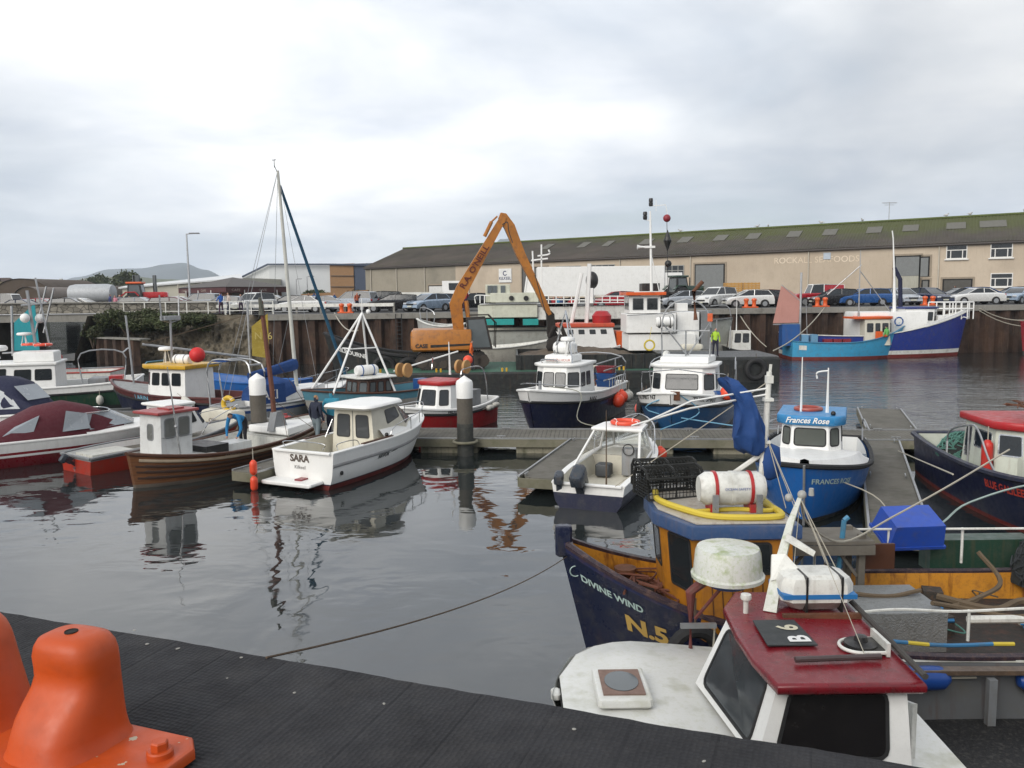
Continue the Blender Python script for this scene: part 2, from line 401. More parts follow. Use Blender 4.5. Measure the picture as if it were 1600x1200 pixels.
# ================================================================ SETTING
def water_material():
 m = bpy.data.materials.new('harbour water'); m.use_nodes = True; nt = m.node_tree
 b = nt.nodes['Principled BSDF']; N = nt.nodes.new; K = nt.links.new
 b.inputs['Base Color'].default_value = (0.017, 0.021, 0.021, 1); b.inputs['Roughness'].default_value = 0.03
 b.inputs['IOR'].default_value = 1.8; b.inputs['Specular IOR Level'].default_value = 0.6
 g = N('ShaderNodeNewGeometry'); sep = N('ShaderNodeSeparateXYZ'); K(g.outputs['Position'], sep.inputs[0])
 def noise_(s, det, stretch=(1, 1, 1), dist=0.0):
  mp = N('ShaderNodeMapping'); mp.inputs['Scale'].default_value = stretch; K(g.outputs['Position'], mp.inputs[0])
  n = N('ShaderNodeTexNoise'); n.inputs['Scale'].default_value = s; n.inputs['Detail'].default_value = det
  n.inputs['Distortion'].default_value = dist; K(mp.outputs[0], n.inputs[0]); return n.outputs[0]
 def rng(src, a, c, va, vb):
  r = N('ShaderNodeMapRange'); r.interpolation_type = 'SMOOTHSTEP'
  for i, v in enumerate((a, c, va, vb)): r.inputs[i+1].default_value = v
  K(src, r.inputs[0]); return r.outputs[0]
 def math_(op, a, c):
  x = N('ShaderNodeMath'); x.operation = op
  for i, v in enumerate((a, c)):
   if isinstance(v, (int, float)): x.inputs[i].default_value = v
   else: K(v, x.inputs[i])
  return x.outputs[0]
 patch = rng(noise_(0.07, 2), 0.35, 0.65, 0.55, 1.25)
 far = math_('MULTIPLY', rng(sep.outputs[1], 26.0, 35.0, 0.0, 1.0), patch)   # sheltered inside the pontoons, breeze-ruffled outside
 film = rng(noise_(0.16, 3, (1, 1, 1), 1.2), 0.40, 0.62, 0.35, 1.5)
 K(rng(noise_(0.3, 4, (1, 1, 1), 1.5), 0.48, 0.62, 0.02, 0.075), b.inputs['Roughness'])
 calm = math_('ADD', math_('MULTIPLY', noise_(0.75, 2, (1, 1.5, 1), 0.6), 0.017), math_('MULTIPLY', noise_(2.6, 2, (1, 1.3, 1)), 0.0028))
 rip = math_('ADD', math_('MULTIPLY', noise_(1.3, 3, (.45, 1.6, 1), 0.5), 0.050), math_('MULTIPLY', noise_(5.0, 3, (.5, 1.6, 1)), 0.020))
 h = math_('ADD', math_('MULTIPLY', calm, film), math_('MULTIPLY', rip, far))
 bp = N('ShaderNodeBump'); bp.inputs['Strength'].default_value = 1.0; bp.inputs['Distance'].default_value = 1.0
 K(h, bp.inputs['Height']); K(bp.outputs[0], b.inputs['Normal'])
 return m
mb = MB(); mb.add([(-400, -60, 0), (400, -60, 0), (400, 260, 0), (-400, 260, 0)], [(0, 1, 2, 3)])
struct(mb.build('water', water_material(), smooth=False))

# --- near quay under the photographer
QZ = 3.55
qa, qb = Vector((-2.74, 4.27, 0)), Vector((1.38, 2.72, 0)); qd = (qb-qa).normalized(); qn = Vector((qd.y, -qd.x, 0))  # qn points back to the quay
def quay_pt(u, v, z=QZ): p = qa+qd*u+qn*v; return Vector((p.x, p.y, z))
def mat_material():
 m = mat('black rubber quay matting', (0.026, 0.026, 0.029), rough=0.8, col2=(0.012, 0.012, 0.014), scale=1.6, amt=0.9, spec=0.35, grime=0.35, grimecol=(0.05, 0.047, 0.045))
 nt = m.node_tree; b = nt.nodes['Principled BSDF']; N = nt.nodes.new; K = nt.links.new
 tc = N('ShaderNodeTexCoord'); mp = N('ShaderNodeMapping'); mp.inputs['Rotation'].default_value = (0, 0, math.atan2(-qd.y, qd.x)); K(tc.outputs['Object'], mp.inputs[0])
 v = N('ShaderNodeTexVoronoi'); v.inputs['Scale'].default_value = 46; v.inputs['Randomness'].default_value = 0.35; K(mp.outputs[0], v.inputs[0])
 sp = N('ShaderNodeSeparateXYZ'); K(mp.outputs[0], sp.inputs[0])
 w = N('ShaderNodeMath'); w.operation = 'PINGPONG'; K(sp.outputs[0], w.inputs[0]); w.inputs[1].default_value = 0.16
 r = N('ShaderNodeMapRange'); K(w.outputs[0], r.inputs[0]); r.inputs[1].default_value = 0; r.inputs[2].default_value = 0.012; r.inputs[3].default_value = -0.8; r.inputs[4].default_value = 0
 a = N('ShaderNodeMath'); a.operation = 'ADD'; K(v.outputs['Distance'], a.inputs[0]); K(r.outputs[0], a.inputs[1])
 n = N('ShaderNodeTexNoise'); n.inputs['Scale'].default_value = 5; n.inputs['Detail'].default_value = 6; K(mp.outputs[0], n.inputs[0])
 a2 = N('ShaderNodeMath'); a2.operation = 'MULTIPLY_ADD'; K(n.outputs[0], a2.inputs[0]); a2.inputs[1].default_value = 2.0; K(a.outputs[0], a2.inputs[2])
 bp = N('ShaderNodeBump'); bp.inputs['Strength'].default_value = 1.0; bp.inputs['Distance'].default_value = 0.007; K(a2.outputs[0], bp.inputs['Height']); K(bp.outputs[0], b.inputs['Normal'])
 return m
CONC = mat('concrete', (0.25, 0.24, 0.215), rough=0.9, amt=0.7, scale=0.8, grime=0.6, grimecol=(0.10, 0.095, 0.08), bump=0.2, bscale=15, streak=0.4, streakcol=(0.09, 0.08, 0.06))
CONCD = mat('wet dark concrete', (0.075, 0.07, 0.062), rough=0.8, amt=0.7, scale=0.8, grime=0.6, grimecol=(0.03, 0.035, 0.025), bump=0.3)
mb = MB(); n = 130
def edge_v(u): return 0.008*noise.noise(Vector((u*9, 0, 0)))+0.02*noise.noise(Vector((u*1.3, 3, 0)))
us = [-26+i*0.25 for i in range(90)]+[-3.5+i*0.06 for i in range(200)]+[8.5+i for i in range(20)]
vs = []; fs = []
for u in us: vs += [quay_pt(u, edge_v(u)), quay_pt(u, edge_v(u)-0.0, QZ-0.03), quay_pt(u, 14)]
for i in range(len(us)-1):
 a = 3*i; fs += [(a, a+2, a+5, a+3), (a+1, a, a+3, a+4)]
mb.add(vs, fs); struct(mb.build('quay_matting', mat_material(), smooth=False))
mb = MB(); vs = []
vs = [quay_pt(-60, .03, QZ-.032), quay_pt(40, .03, QZ-.032), quay_pt(40, 20, QZ-.032), quay_pt(-60, 20, QZ-.032)]
vs += [Vector((p.x, p.y, -2)) for p in vs]
mb.add(vs, [(0,1,2,3),(0,4,5,1),(1,5,6,2),(2,6,7,3),(3,7,4,0)]); struct(mb.build('near_quay', CONC, smooth=False))

# --- far shore ground (one sheet) with the stream channel left open
YQ = lambda x: 65.9+0.055*x              # line of the far quay face
CH0, CH1 = -47.0, -33.5                   # stream channel
def gz(x, y):
 d = y-YQ(x); t = min(max((d-10)/30, 0), 1); z = 3.77+0.35*t*t*(3-2*t)
 if y > 260: z += (min(y, 6000)-260)*0.004
 return z
def asphalt():
 return mat('asphalt', (0.055, 0.055, 0.055), rough=0.85, amt=0.6, scale=0.25, grime=0.4, grimecol=(0.10, 0.098, 0.09), bump=0.2)
GRASS = mat('grass and scrub', (0.06, 0.085, 0.03), rough=0.95, col2=(0.10, 0.085, 0.045), scale=0.012, amt=0.9, grime=0.4, grimecol=(0.035, 0.05, 0.022))
xs = [-900, -500, -300, -200, -120, -90, -70, CH0, CH1, -28, -24, -20.5, -16, -8, 0, 10, 20, 40, 60, 100, 160, 300, 600, 900]
ds = [0, 6, 12, 20, 30, 45, 62, 90, 130, 200, 400, 800, 2000, 5200]
mb = MB(); vs = [(x, YQ(x)+d, gz(x, YQ(x)+d)) for d in ds for x in xs]; nx = len(xs)
fa = []; fg = []
for j in range(len(ds)-1):
 for i in range(nx-1):
  if xs[i] == CH0 and j < 6: continue
  if CH1 <= xs[i] < -20.5 and j < 1: continue
  (fg if ds[j] >= 130 or xs[i+1] <= -70 else fa).append((j*nx+i, j*nx+i+1, (j+1)*nx+i+1, (j+1)*nx+i))
mb.add(vs, fa, 0); mb.add(vs, fg, 1)
struct(mb.build('far_ground', [asphalt(), GRASS], smooth=False))
BANKM = mat('earth and stone bank', (0.12, 0.098, 0.066), rough=0.95, col2=(0.03, 0.026, 0.018), scale=1.1, amt=1.0, grime=0.6, grimecol=(0.17, 0.15, 0.115), bump=0.8, bscale=6)
def bank(name, p0, p1, q0, q1, nu, nv, amp, seed, m=None):
 """displaced slope between top edge p0-p1 and foot q0-q1"""
 mb = MB(); vs = []; fs = []
 p0, p1, q0, q1 = map(Vector, (p0, p1, q0, q1))
 for j in range(nv+1):
  for i in range(nu+1):
   a = p0.lerp(p1, i/nu); c = q0.lerp(q1, i/nu); p = a.lerp(c, j/nv)
   e = min(1, 4*j/nv, 3*(nv-j)/nv+0.3)
   d = noise.noise(p*0.9+Vector((seed, 0, 0)))*1.0+abs(noise.noise(p*2.3+Vector((seed, 0, 0))))*0.9
   vs.append(p+Vector((0.2, -1, 0.5)).normalized()*d*amp*e)
 for j in range(nv):
  for i in range(nu): a = j*(nu+1)+i; fs.append((a, a+nu+1, a+nu+2, a+1))
 mb.add(vs, fs); return struct(mb.build(name, m or BANKM, smooth=True, ang=28))
bank('rocky_bank', (-33.5, 70.5, 3.75), (-18.5, 65.6, 3.75), (-32, 66, -0.6), (-18.5, 62.0, -0.6), 90, 40, 0.75, 4)
bank('stream_bank', (CH1, 66, 3.8), (CH1+6, 160, 3.8), (CH1-1.5, 66, -.3), (CH1-9, 160, -.3), 60, 12, 0.6, 9)
bank('left_bank', (-80, 64, 3.9), (-44, 68, 3.9), (-80, 57, -.3), (-46, 65, -.3), 90, 16, 0.9, 14)
bank('upstream_bank', (CH0-8, 128, 4.0), (CH1+8, 128, 4.0), (CH0-8, 118, -.3), (CH1+8, 118, -.3), 30, 8, 0.9, 15)
MUD = mat('wet mud', (0.10, 0.085, 0.06), rough=0.35, amt=0.7, scale=0.5, grime=0.4, bump=0.3)
mb = MB(); ol = [(-41.5, 70, .0), (-38.5, 67.5, .03), (-34.5, 68, .10), (-33, 80, .12), (-36, 110, .12), (-41, 112, .1), (-40, 90, .05), (-41.2, 78, .02)]
mb.add([Vector(p)+Vector((0, 0, .06)) for p in ol], [tuple(range(len(ol)))]); struct(mb.build('mud_flat', MUD, smooth=False))

# --- sheet pile quay walls
SHEET = mat('rusty sheet piling', (0.065, 0.034, 0.021), rough=0.85, col2=(0.022, 0.013, 0.010), scale=0.7, amt=1.0, streak=0.6, streakcol=(0.14, 0.085, 0.05), grime=0.4, grimecol=(0.03, 0.028, 0.02), bump=0.3, bscale=10)
def sheet_wall(name, a, b, z0, z1, label, pitch=1.25, dep=0.42, cap=0.42, capm=CONC):
 a, b = Vector(a), Vector(b); L = (b-a).length; d = (b-a)/L; nrm = Vector((d.y, -d.x, 0))
 t = thing(name, label, 'quay wall', a)
 mb = MB(); n = int(L/pitch); pr = []
 for i in range(n):
  u = i*pitch; pr += [(u, 0), (u+pitch*.34, 0), (u+pitch*.5, dep), (u+pitch*.84, dep)]
 pr.append((n*pitch, 0)); vs = []
 for z in (z0, z1): vs += [Vector((*(d.xy*u+nrm.xy*v), z-a.z)) for u, v in pr]
 k = len(pr); mb.add(vs, [(i, i+1, k+i+1, k+i) for i in range(k-1)])
 mb.build('piling', SHEET, t, smooth=False, fix=False)
 mb = MB(); c = [(0, -.3), (L, -.3), (L, dep+.12), (0, dep+.12)]
 P_ = [Vector((*(d.xy*u+nrm.xy*v), 0)) for u, v in c]
 vs = [p+Vector((0, 0, z1-a.z)) for p in P_]+[p+Vector((0, 0, z1+cap-a.z)) for p in P_]
 mb.add(vs, [(0,3,2,1),(4,5,6,7),(0,1,5,4),(1,2,6,5),(2,3,7,6),(3,0,4,7)]); mb.build('concrete_cap', capm, t, smooth=False)
 return t
sheet_wall('sheet_pile_wall', (-18.5, YQ(-18.5)-1.4, 0), (95, YQ(95)-.45, 0), -.6, 3.37, 'long rusty corrugated steel quay wall below the parked cars, topped by a concrete edge')
sheet_wall('sheet_pile_wing_wall', (-33.5, 67.2, 0), (-27.6, 63.0, 0), -.6, 2.0, 'low rust brown sheet pile wing wall below the ivy bank beside the stream', cap=.12)
# wall ladders
for px in (624,):
 c = D(px, 500, 63.6); t = thing('wall_ladder', 'dark steel ladder fixed to the left part of the sheet pile wall', 'ladder', (c.x, YQ(c.x)-2.25, 0))
 mb = MB(); mb.cyl((-.22, 0, .2), (-.22, 0, 3.75), .04, mi=0, n=6); mb.cyl((.22, 0, .2), (.22, 0, 3.75), .04, n=6); mb.build('rail', BLACKP, t)
 mb = MB()
 for k in range(11): mb.cyl((-.22, 0, .4+k*.3), (.22, 0, .4+k*.3), .03, n=5)
 mb.build('rung', BLACKP, t)

# --- stone bridge at the left
STONE = mat('rubble stone', (0.27, 0.25, 0.21), rough=0.95, amt=0.6, scale=0.8, grime=0.4, bump=0.3)
def stone_pattern(m, sc_):
 nt = m.node_tree; b = nt.nodes['Principled BSDF']; N = nt.nodes.new; K = nt.links.new
 src = b.inputs['Base Color'].links[0].from_socket
 tc = N('ShaderNodeTexCoord'); mp = N('ShaderNodeMapping'); mp.inputs['Scale'].default_value = (1, 1, 1.7); K(tc.outputs['Object'], mp.inputs[0])
 v = N('ShaderNodeTexVoronoi'); v.feature = 'DISTANCE_TO_EDGE'; v.inputs['Scale'].default_value = sc_; K(mp.outputs[0], v.inputs[0])
 vc = N('ShaderNodeTexVoronoi'); vc.inputs['Scale'].default_value = sc_; K(mp.outputs[0], vc.inputs[0])
 r = N('ShaderNodeMapRange'); K(v.outputs['Distance'], r.inputs[0]); r.inputs[1].default_value = .02; r.inputs[2].default_value = .09; r.inputs[3].default_value = .25; r.inputs[4].default_value = 1
 hs = N('ShaderNodeSeparateColor'); K(vc.outputs['Color'], hs.inputs[0])
 r2 = N('ShaderNodeMapRange'); K(hs.outputs[0], r2.inputs[0]); r2.inputs[3].default_value = .55; r2.inputs[4].default_value = 1.15
 mu = N('ShaderNodeMath'); mu.operation = 'MULTIPLY'; K(r.outputs[0], mu.inputs[0]); K(r2.outputs[0], mu.inputs[1])
 mx = N('ShaderNodeVectorMath'); mx.operation = 'SCALE'; K(src, mx.inputs[0]); K(mu.outputs[0], mx.inputs['Scale']); K(mx.outputs[0], b.inputs['Base Color'])
stone_pattern(STONE, 2.0)
t = thing('road_bridge', 'low road bridge with a rubble stone parapet over the stream at the left', 'bridge', (-40, 68.2, 0))
mb = MB(); mb.box((-10, 0, 4.35), (52, .5, .9)); mb.build('parapet', STONE, t, smooth=False)
mb = MB(); mb.box((-10, -.1, 4.84), (52, .62, .1)); mb.build('coping', CONC, t, smooth=False)
mb = MB(); mb.box((.2, 3.7, 3.65), (14.5, 8, .5)); mb.box((.2, -.42, 3.62), (14.5, .4, .62)); mb.build('deck', CONC, t, smooth=False)
mb = MB(); mb.box((-2.6, 3.5, 1.5), (1.1, 7, 4)); mb.build('pier', CONCD, t, smooth=False)
mb = MB(); mb.box((-7.3, 3.4, 1.5), (.6, 8, 4.2)); mb.box((6.7, 3.4, 1.5), (.6, 8, 4.2)); mb.build('abutment', CONCD, t, smooth=False)
mb = MB(); mb.tube([(-6.8, -.7, 3.95), (7.2, -.7, 3.95)], .05, n=6); mb.build('pipe', STEEL, t)

# --- vegetation
LEAF = mat('dark bush leaves', (0.055, 0.075, 0.022), rough=0.75, col2=(0.03, 0.035, 0.014), scale=0.9, amt=0.9, grime=0.5, grimecol=(0.10, 0.075, 0.035))
LEAFP = mat('pine needles', (0.022, 0.042, 0.018), rough=0.8, amt=0.8)
BARK = mat('bark', (0.09, 0.065, 0.045), rough=0.95, amt=0.6, bump=0.4)
def leaves(blobs, n, size, rnd):
 mb = MB(); tot = sum(b[1].x*b[1].y*b[1].z for b in blobs)
 for c, r in blobs:
  for _ in range(int(n*r.x*r.y*r.z/tot)+4):
   d = Vector((rnd.gauss(0, 1), rnd.gauss(0, 1), rnd.gauss(0, 1))).normalized()*(rnd.random()**0.45)
   p = c+Vector((d.x*r.x, d.y*r.y, d.z*r.z)); p += Vector((noise.noise(p*1.5), noise.noise(p*1.5+V(9, 0, 0)), noise.noise(p*1.5+V(0, 9, 0))))*r.z*0.25
   a = Vector((rnd.gauss(0, 1), rnd.gauss(0, 1), rnd.gauss(0, 1))).normalized(); b = a.orthogonal().normalized()
   s = size*rnd.uniform(.5, 1.3)
   mb.add([p-a*s, p+b*s*.45, p+a*s, p-b*s*.45], [(0, 1, 2, 3)])
 return mb
def bush(x, y, z, rx, ry, rz_, n, label, seed, leaf=LEAF, size=.115):
 rnd = random.Random(seed); t = thing('bush', label, 'bush', (x, y, z), group='bushes on the bank')
 bl = []
 for _ in range(16):
  a = rnd.uniform(0, 6.28); q = rnd.random()**.5
  bl.append((V(math.cos(a)*q*rx, math.sin(a)*q*ry, rnd.uniform(-.5, .7)*rz_), V(rx, ry, rz_)*rnd.uniform(.28, .5)))
 leaves(bl, int(n*1.5), size, rnd).build('foliage', leaf, t, smooth=False, fix=False)
 mb = MB()
 for _ in range(7):
  a = rnd.uniform(0, 6.28); mb.tube([(0, 0, -rz_), (math.cos(a)*rx*.3, math.sin(a)*ry*.3, 0), (math.cos(a)*rx*.7, math.sin(a)*ry*.7, rz_*.5)], [.06, .04, .015], n=5)
 mb.build('stems', BARK, t)
 return t
bush(-30.8, 66.9, 3.2, 2.5, 1.6, 1.15, 5200, 'broad dark ivy bush at the end of the bridge parapet above the wing wall', 1)
bush(-26.6, 65.8, 3.2, 2.5, 1.5, 0.95, 5200, 'dark ivy bush in the middle of the bank behind the mast with twin aerials', 2)
bush(-23.9, 65.3, 3.3, 1.2, 1.0, 0.6, 1200, 'lowest trailing bush under the right end of the bank fence', 3)
bush(-33.4, 66.4, 2.2, .9, .9, 1.0, 1000, 'small scrubby bush hanging over the stream beside the bridge pier', 4)
bush(-49.0, 66.2, 1.8, 3.0, 1.4, 1.5, 2500, 'brownish scrub on the bank left of the bridge opening', 5)
bush(-40, 126, 3.0, 7, 3, 1.6, 3000, 'dark scrub seen through the bridge opening', 6, size=.3)
def tree(x, y, z, h, r, label, seed, leaf=None, n=2200, size=.3, flat=.8):
 rnd = random.Random(seed); t = thing('tree', label, 'tree', (x, y, z), group='trees behind the far shore')
 mb = MB(); mb.tube([(0, 0, -.5), (.1, 0, h*.35), (0, .1, h*.7)], [h*.035, h*.028, h*.012], n=7)
 for k in range(7):
  a = k*.9+seed; mb.tube([(0, 0, h*(.35+.04*k)), (math.cos(a)*r*.6, math.sin(a)*r*.6, h*(.55+.05*k))], [h*.014, h*.004], n=5)
 mb.build('trunk', BARK, t)
 bl = []
 for _ in range(20):
  a = rnd.uniform(0, 6.28); q = rnd.random()**.5; zz = rnd.uniform(.42, 1.0)
  bl.append((V(math.cos(a)*q*r*(1.15-abs(zz-.65)), math.sin(a)*q*r*(1.15-abs(zz-.65)), zz*h), V(r, r, r*flat)*rnd.uniform(.22, .42)))
 leaves(bl, n, size, rnd).build('crown', leaf or LEAF, t, smooth=False, fix=False)
 return t
# cypress/pine reaching in at the left edge
t = thing('pine_tree', 'dark pine with spreading flat boughs cut by the left edge of the view', 'tree', (-80, 118, 4))
mb = MB(); mb.tube([(0, 0, 0), (.5, 0, 4), (1.5, 0, 9)], [.4, .3, .1], n=7)
for (x, z) in ((5.3, 4.2), (4.2, 5.6), (3.8, 7.4)): mb.tube([(.8, 0, z-2.3), (x*.6, 0, z-.8), (x, 0, z)], [.14, .1, .03], n=5)
mb.build('trunk', BARK, t)
bl = [(V(x, 0, z), V(rx, 1.6, .55)) for x, z, rx in ((6.0, 4.0, 2.1), (4.2, 5.0, 2.2), (3.6, 6.6, 2.2), (2.4, 8.0, 1.8), (4.4, 7.7, 1.3), (1.4, 5.6, 2.5), (0.4, 8.9, 1.6))]
leaves(bl, 6000, .22, random.Random(3)).build('crown', LEAFP, t, smooth=False, fix=False)

# --- hills and mountain
def hill(name, pts, Y, depth, m, seed, rough=1.0):
 """ridge through photo points (px, py) at distance Y, falling to the front and back"""
 mb = MB(); n = 160; pr = []
 xs_ = [p[0] for p in pts]
 for i in range(n+1):
  x = xs_[0]+(xs_[-1]-xs_[0])*i/n
  for k in range(len(pts)-1):
   if pts[k][0] <= x <= pts[k+1][0]:
    t_ = (x-pts[k][0])/(pts[k+1][0]-pts[k][0]); t_ = t_*t_*(3-2*t_); y = pts[k][1]*(1-t_)+pts[k+1][1]*t_; break
  pr.append(D(x, y, Y))
 vs = []; rows = 24
 for j in range(rows+1):
  f = j/rows; g = 1-abs(f-.6)/.6 if f <= .6 else 1-(f-.6)/.4
  g = max(g, 0)**1.15
  for i, p in enumerate(pr):
   yy = Y+(f-.6)*depth; z = 3+(p.z-3)*g; s = yy/Y
   q = Vector((p.x*s, yy, z)); d = noise.fractal(q*(6.0/depth)+V(seed, 0, 0), 1.0, 2.0, 5)
   q.z += d*(p.z-3)*.16*rough*min(1, g*3)*(1 if abs(f-.6) > .02 else .25); vs.append(q)
 k = n+1; fs = [(j*k+i, j*k+i+1, (j+1)*k+i+1, (j+1)*k+i) for j in range(rows) for i in range(n)]
 mb.add(vs, fs); return struct(mb.build(name, m, ang=60))
HILLM = mat('hill pasture', (0.075, 0.10, 0.035), rough=1, col2=(0.12, 0.10, 0.05), scale=0.006, amt=0.9, grime=0.5, grimecol=(0.05, 0.06, 0.03))
MTN = mat('mountain heath', (0.045, 0.05, 0.045), rough=1, amt=0.6, scale=0.002)
hill('hills', [(-260, 452), (-60, 448), (60, 446), (110, 438), (150, 432), (210, 431), (260, 435), (330, 440), (420, 446), (520, 455)], 1500, 900, HILLM, 3)
hill('mountain', [(-320, 452), (-60, 440), (30, 436), (85, 442), (120, 432), (170, 420), (215, 418), (262, 410), (285, 408), (320, 420), (360, 436), (440, 448), (600, 455)], 4000, 2100, MTN, 5)
hill('distant_peak', [(700, 440), (745, 412), (768, 386), (782, 370), (793, 370), (812, 392), (850, 420), (900, 445)], 4300, 1200, MTN, 8)
# ================================================================ BUILDINGS
RENDER = mat('beige render', (0.51, 0.43, 0.335), rough=0.95, col2=(0.40, 0.33, 0.25), scale=0.12, amt=0.8, grime=0.35, grimecol=(0.26, 0.21, 0.16), bump=0.15, bscale=3, streak=0.25, streakcol=(0.26, 0.21, 0.15))
RENDG = mat('grey render', (0.30, 0.27, 0.215), rough=0.95, col2=(0.235, 0.215, 0.17), scale=0.2, amt=0.8, grime=0.3, streak=0.3, streakcol=(0.2, 0.18, 0.14))
def roof_mat():
 m = mat('mossy corrugated roof', (0.080, 0.064, 0.052), rough=0.95, col2=(0.040, 0.036, 0.030), scale=0.13, amt=1.0, grime=0.4, grimecol=(0.05, 0.055, 0.025), bump=0.0)
 nt = m.node_tree; b = nt.nodes['Principled BSDF']; N = nt.nodes.new; K = nt.links.new; src = b.inputs['Base Color'].links[0].from_socket
 g = N('ShaderNodeTexCoord'); sp = N('ShaderNodeSeparateXYZ'); K(g.outputs['Object'], sp.inputs[0]); n = N('ShaderNodeTexNoise'); n.inputs['Scale'].default_value = .35; n.inputs['Detail'].default_value = 8; n.inputs['Roughness'].default_value = .7; K(g.outputs['Object'], n.inputs[0])
 def mr(s_, a, c, x, y):
  r = N('ShaderNodeMapRange'); K(s_, r.inputs[0])
  for i, v in enumerate((a, c, x, y)): r.inputs[i+1].default_value = v
  return r.outputs[0]
 def ma(o, a, c): x = N('ShaderNodeMath'); x.operation = o; K(a, x.inputs[0]); K(c, x.inputs[1]); return x.outputs[0]
 f = ma('ADD', ma('ADD', mr(sp.outputs[2], 5.5, 9.4, -.45, .35), mr(sp.outputs[0], -25, 25, -.35, .12)), n.outputs[0]); mx = N('ShaderNodeMixRGB'); K(mr(f, .42, .75, 0, .9), mx.inputs[0]); K(src, mx.inputs[1]); mx.inputs[2].default_value = (.070, .080, .020, 1); K(mx.outputs[0], b.inputs['Base Color'])
 return m
ROOFM = roof_mat()
SHUT = mat('grey roller shutter', (0.17, 0.18, 0.18), rough=0.6, amt=0.4, grime=0.3)
CURT = mat('strip curtain', (0.36, 0.35, 0.29), rough=0.6, amt=0.7, stretch=(3, 3, .4))
FRAMEW = mat('white window frame', (0.68, 0.67, 0.64), rough=0.5, amt=0.2)
SKYL = mat('grimy roof light', (0.15, 0.145, 0.125), rough=0.7, amt=0.6, spec=.2)
PIPEW = mat('pale downpipe', (0.5, 0.46, 0.38), rough=0.6)
DARK = mat('painted recess shade', (0.015, 0.014, 0.013), rough=0.9)  # near-black colour standing in for the shade inside recesses
BRICKR = mat('red brown brick', (0.17, 0.075, 0.045), rough=0.9, amt=0.5, grime=0.3)
SLATE = mat('grey roof tiles', (0.105, 0.095, 0.09), rough=0.85, amt=0.5, grime=0.4)
SHEDC = mat('cream cladding', (0.47, 0.45, 0.37), rough=0.6, amt=0.25, scale=.3)
SHEDW = mat('pale grey cladding', (0.50, 0.52, 0.53), rough=0.5, amt=0.2, scale=.3)
SHEDR = mat('pale roof sheet', (0.62, 0.63, 0.63), rough=0.4, amt=0.3)
NAVYC = mat('navy cladding', (0.035, 0.05, 0.085), rough=0.5)
TANC = mat('tan cladding', (0.24, 0.135, 0.06), rough=0.7, amt=0.4)
class Wall:
 """vertical wall from A to B; features are measured off the photograph and kept in metres along it"""
 def __init__(s, A, B, t): s.A, s.B, s.t = Vector(A), Vector(B), t; s.d = (s.B-s.A); s.L = s.d.length; s.d.normalize(); s.n = Vector((s.d.y, -s.d.x, 0))
 def uv(s, px, py):
  r = CAMR @ Vector(((px-800)/1300.0, -(py-600)/1300.0, -1.0)); o = Vector((0, 0, EYE))
  k = (s.A-o).dot(s.n)/r.dot(s.n); p = o+r*k; return (p-s.A).dot(s.d), p.z
 def pt(s, u, z, off=0.0): p = s.A+s.d*u+s.n*off-s.t.location; p.z = z-s.t.location.z; return p
 def rect(s, x0, y0, x1, y1):
  a = s.uv(x0, y0); b = s.uv(x1, y1); return min(a[0], b[0]), max(a[0], b[0]), min(a[1], b[1]), max(a[1], b[1])
 def panel(s, name, r, m, off=.05, parent=None):
  u0, u1, z0, z1 = r; mb = MB()
  q = [s.pt(u0, z0, off), s.pt(u1, z0, off), s.pt(u1, z1, off), s.pt(u0, z1, off)]; q2 = [s.pt(u0, z0, 0), s.pt(u1, z0, 0), s.pt(u1, z1, 0), s.pt(u0, z1, 0)]
  mb.add(q+q2, [(0,1,2,3),(4,5,1,0),(5,6,2,1),(6,7,3,2),(7,4,0,3)]); return mb.build(name, m, parent or s.t, smooth=False, fix=False)
 def window(s, r, cols=3, fanlight=.35, sill=True, fr=FRAMEW, gl=GLASS):
  u0, u1, z0, z1 = r; w = .09; mb = MB()
  def bar(a0, a1, b0, b1, o=.10): mb.add([s.pt(a0, b0, o), s.pt(a1, b0, o), s.pt(a1, b1, o), s.pt(a0, b1, o), s.pt(a0, b0, 0), s.pt(a1, b0, 0), s.pt(a1, b1, 0), s.pt(a0, b1, 0)], [(0,1,2,3),(4,5,1,0),(5,6,2,1),(6,7,3,2),(7,4,0,3)])
  bar(u0, u1, z0, z0+w); bar(u0, u1, z1-w, z1); bar(u0, u0+w, z0+w, z1-w); bar(u1-w, u1, z0+w, z1-w)
  if fanlight: bar(u0+w, u1-w, z1-(z1-z0)*fanlight-w/2, z1-(z1-z0)*fanlight+w/2, .095)
  for k in range(1, cols):
   f = (.22, .78) if cols == 3 else [j/cols for j in range(1, cols)]
   u = u0+(u1-u0)*f[k-1]; bar(u-w/2, u+w/2, z0+w, z1-((z1-z0)*fanlight+w/2 if fanlight and cols == 3 else w), .09)
  if sill: bar(u0-.15, u1+.15, z0-.14, z0-.003, .2)
  f = mb.build('window', fr, s.t, smooth=False, fix=False)
  s.panel('pane', (u0+.02, u1-.02, z0+.02, z1-.02), gl, .04, f)
  return f
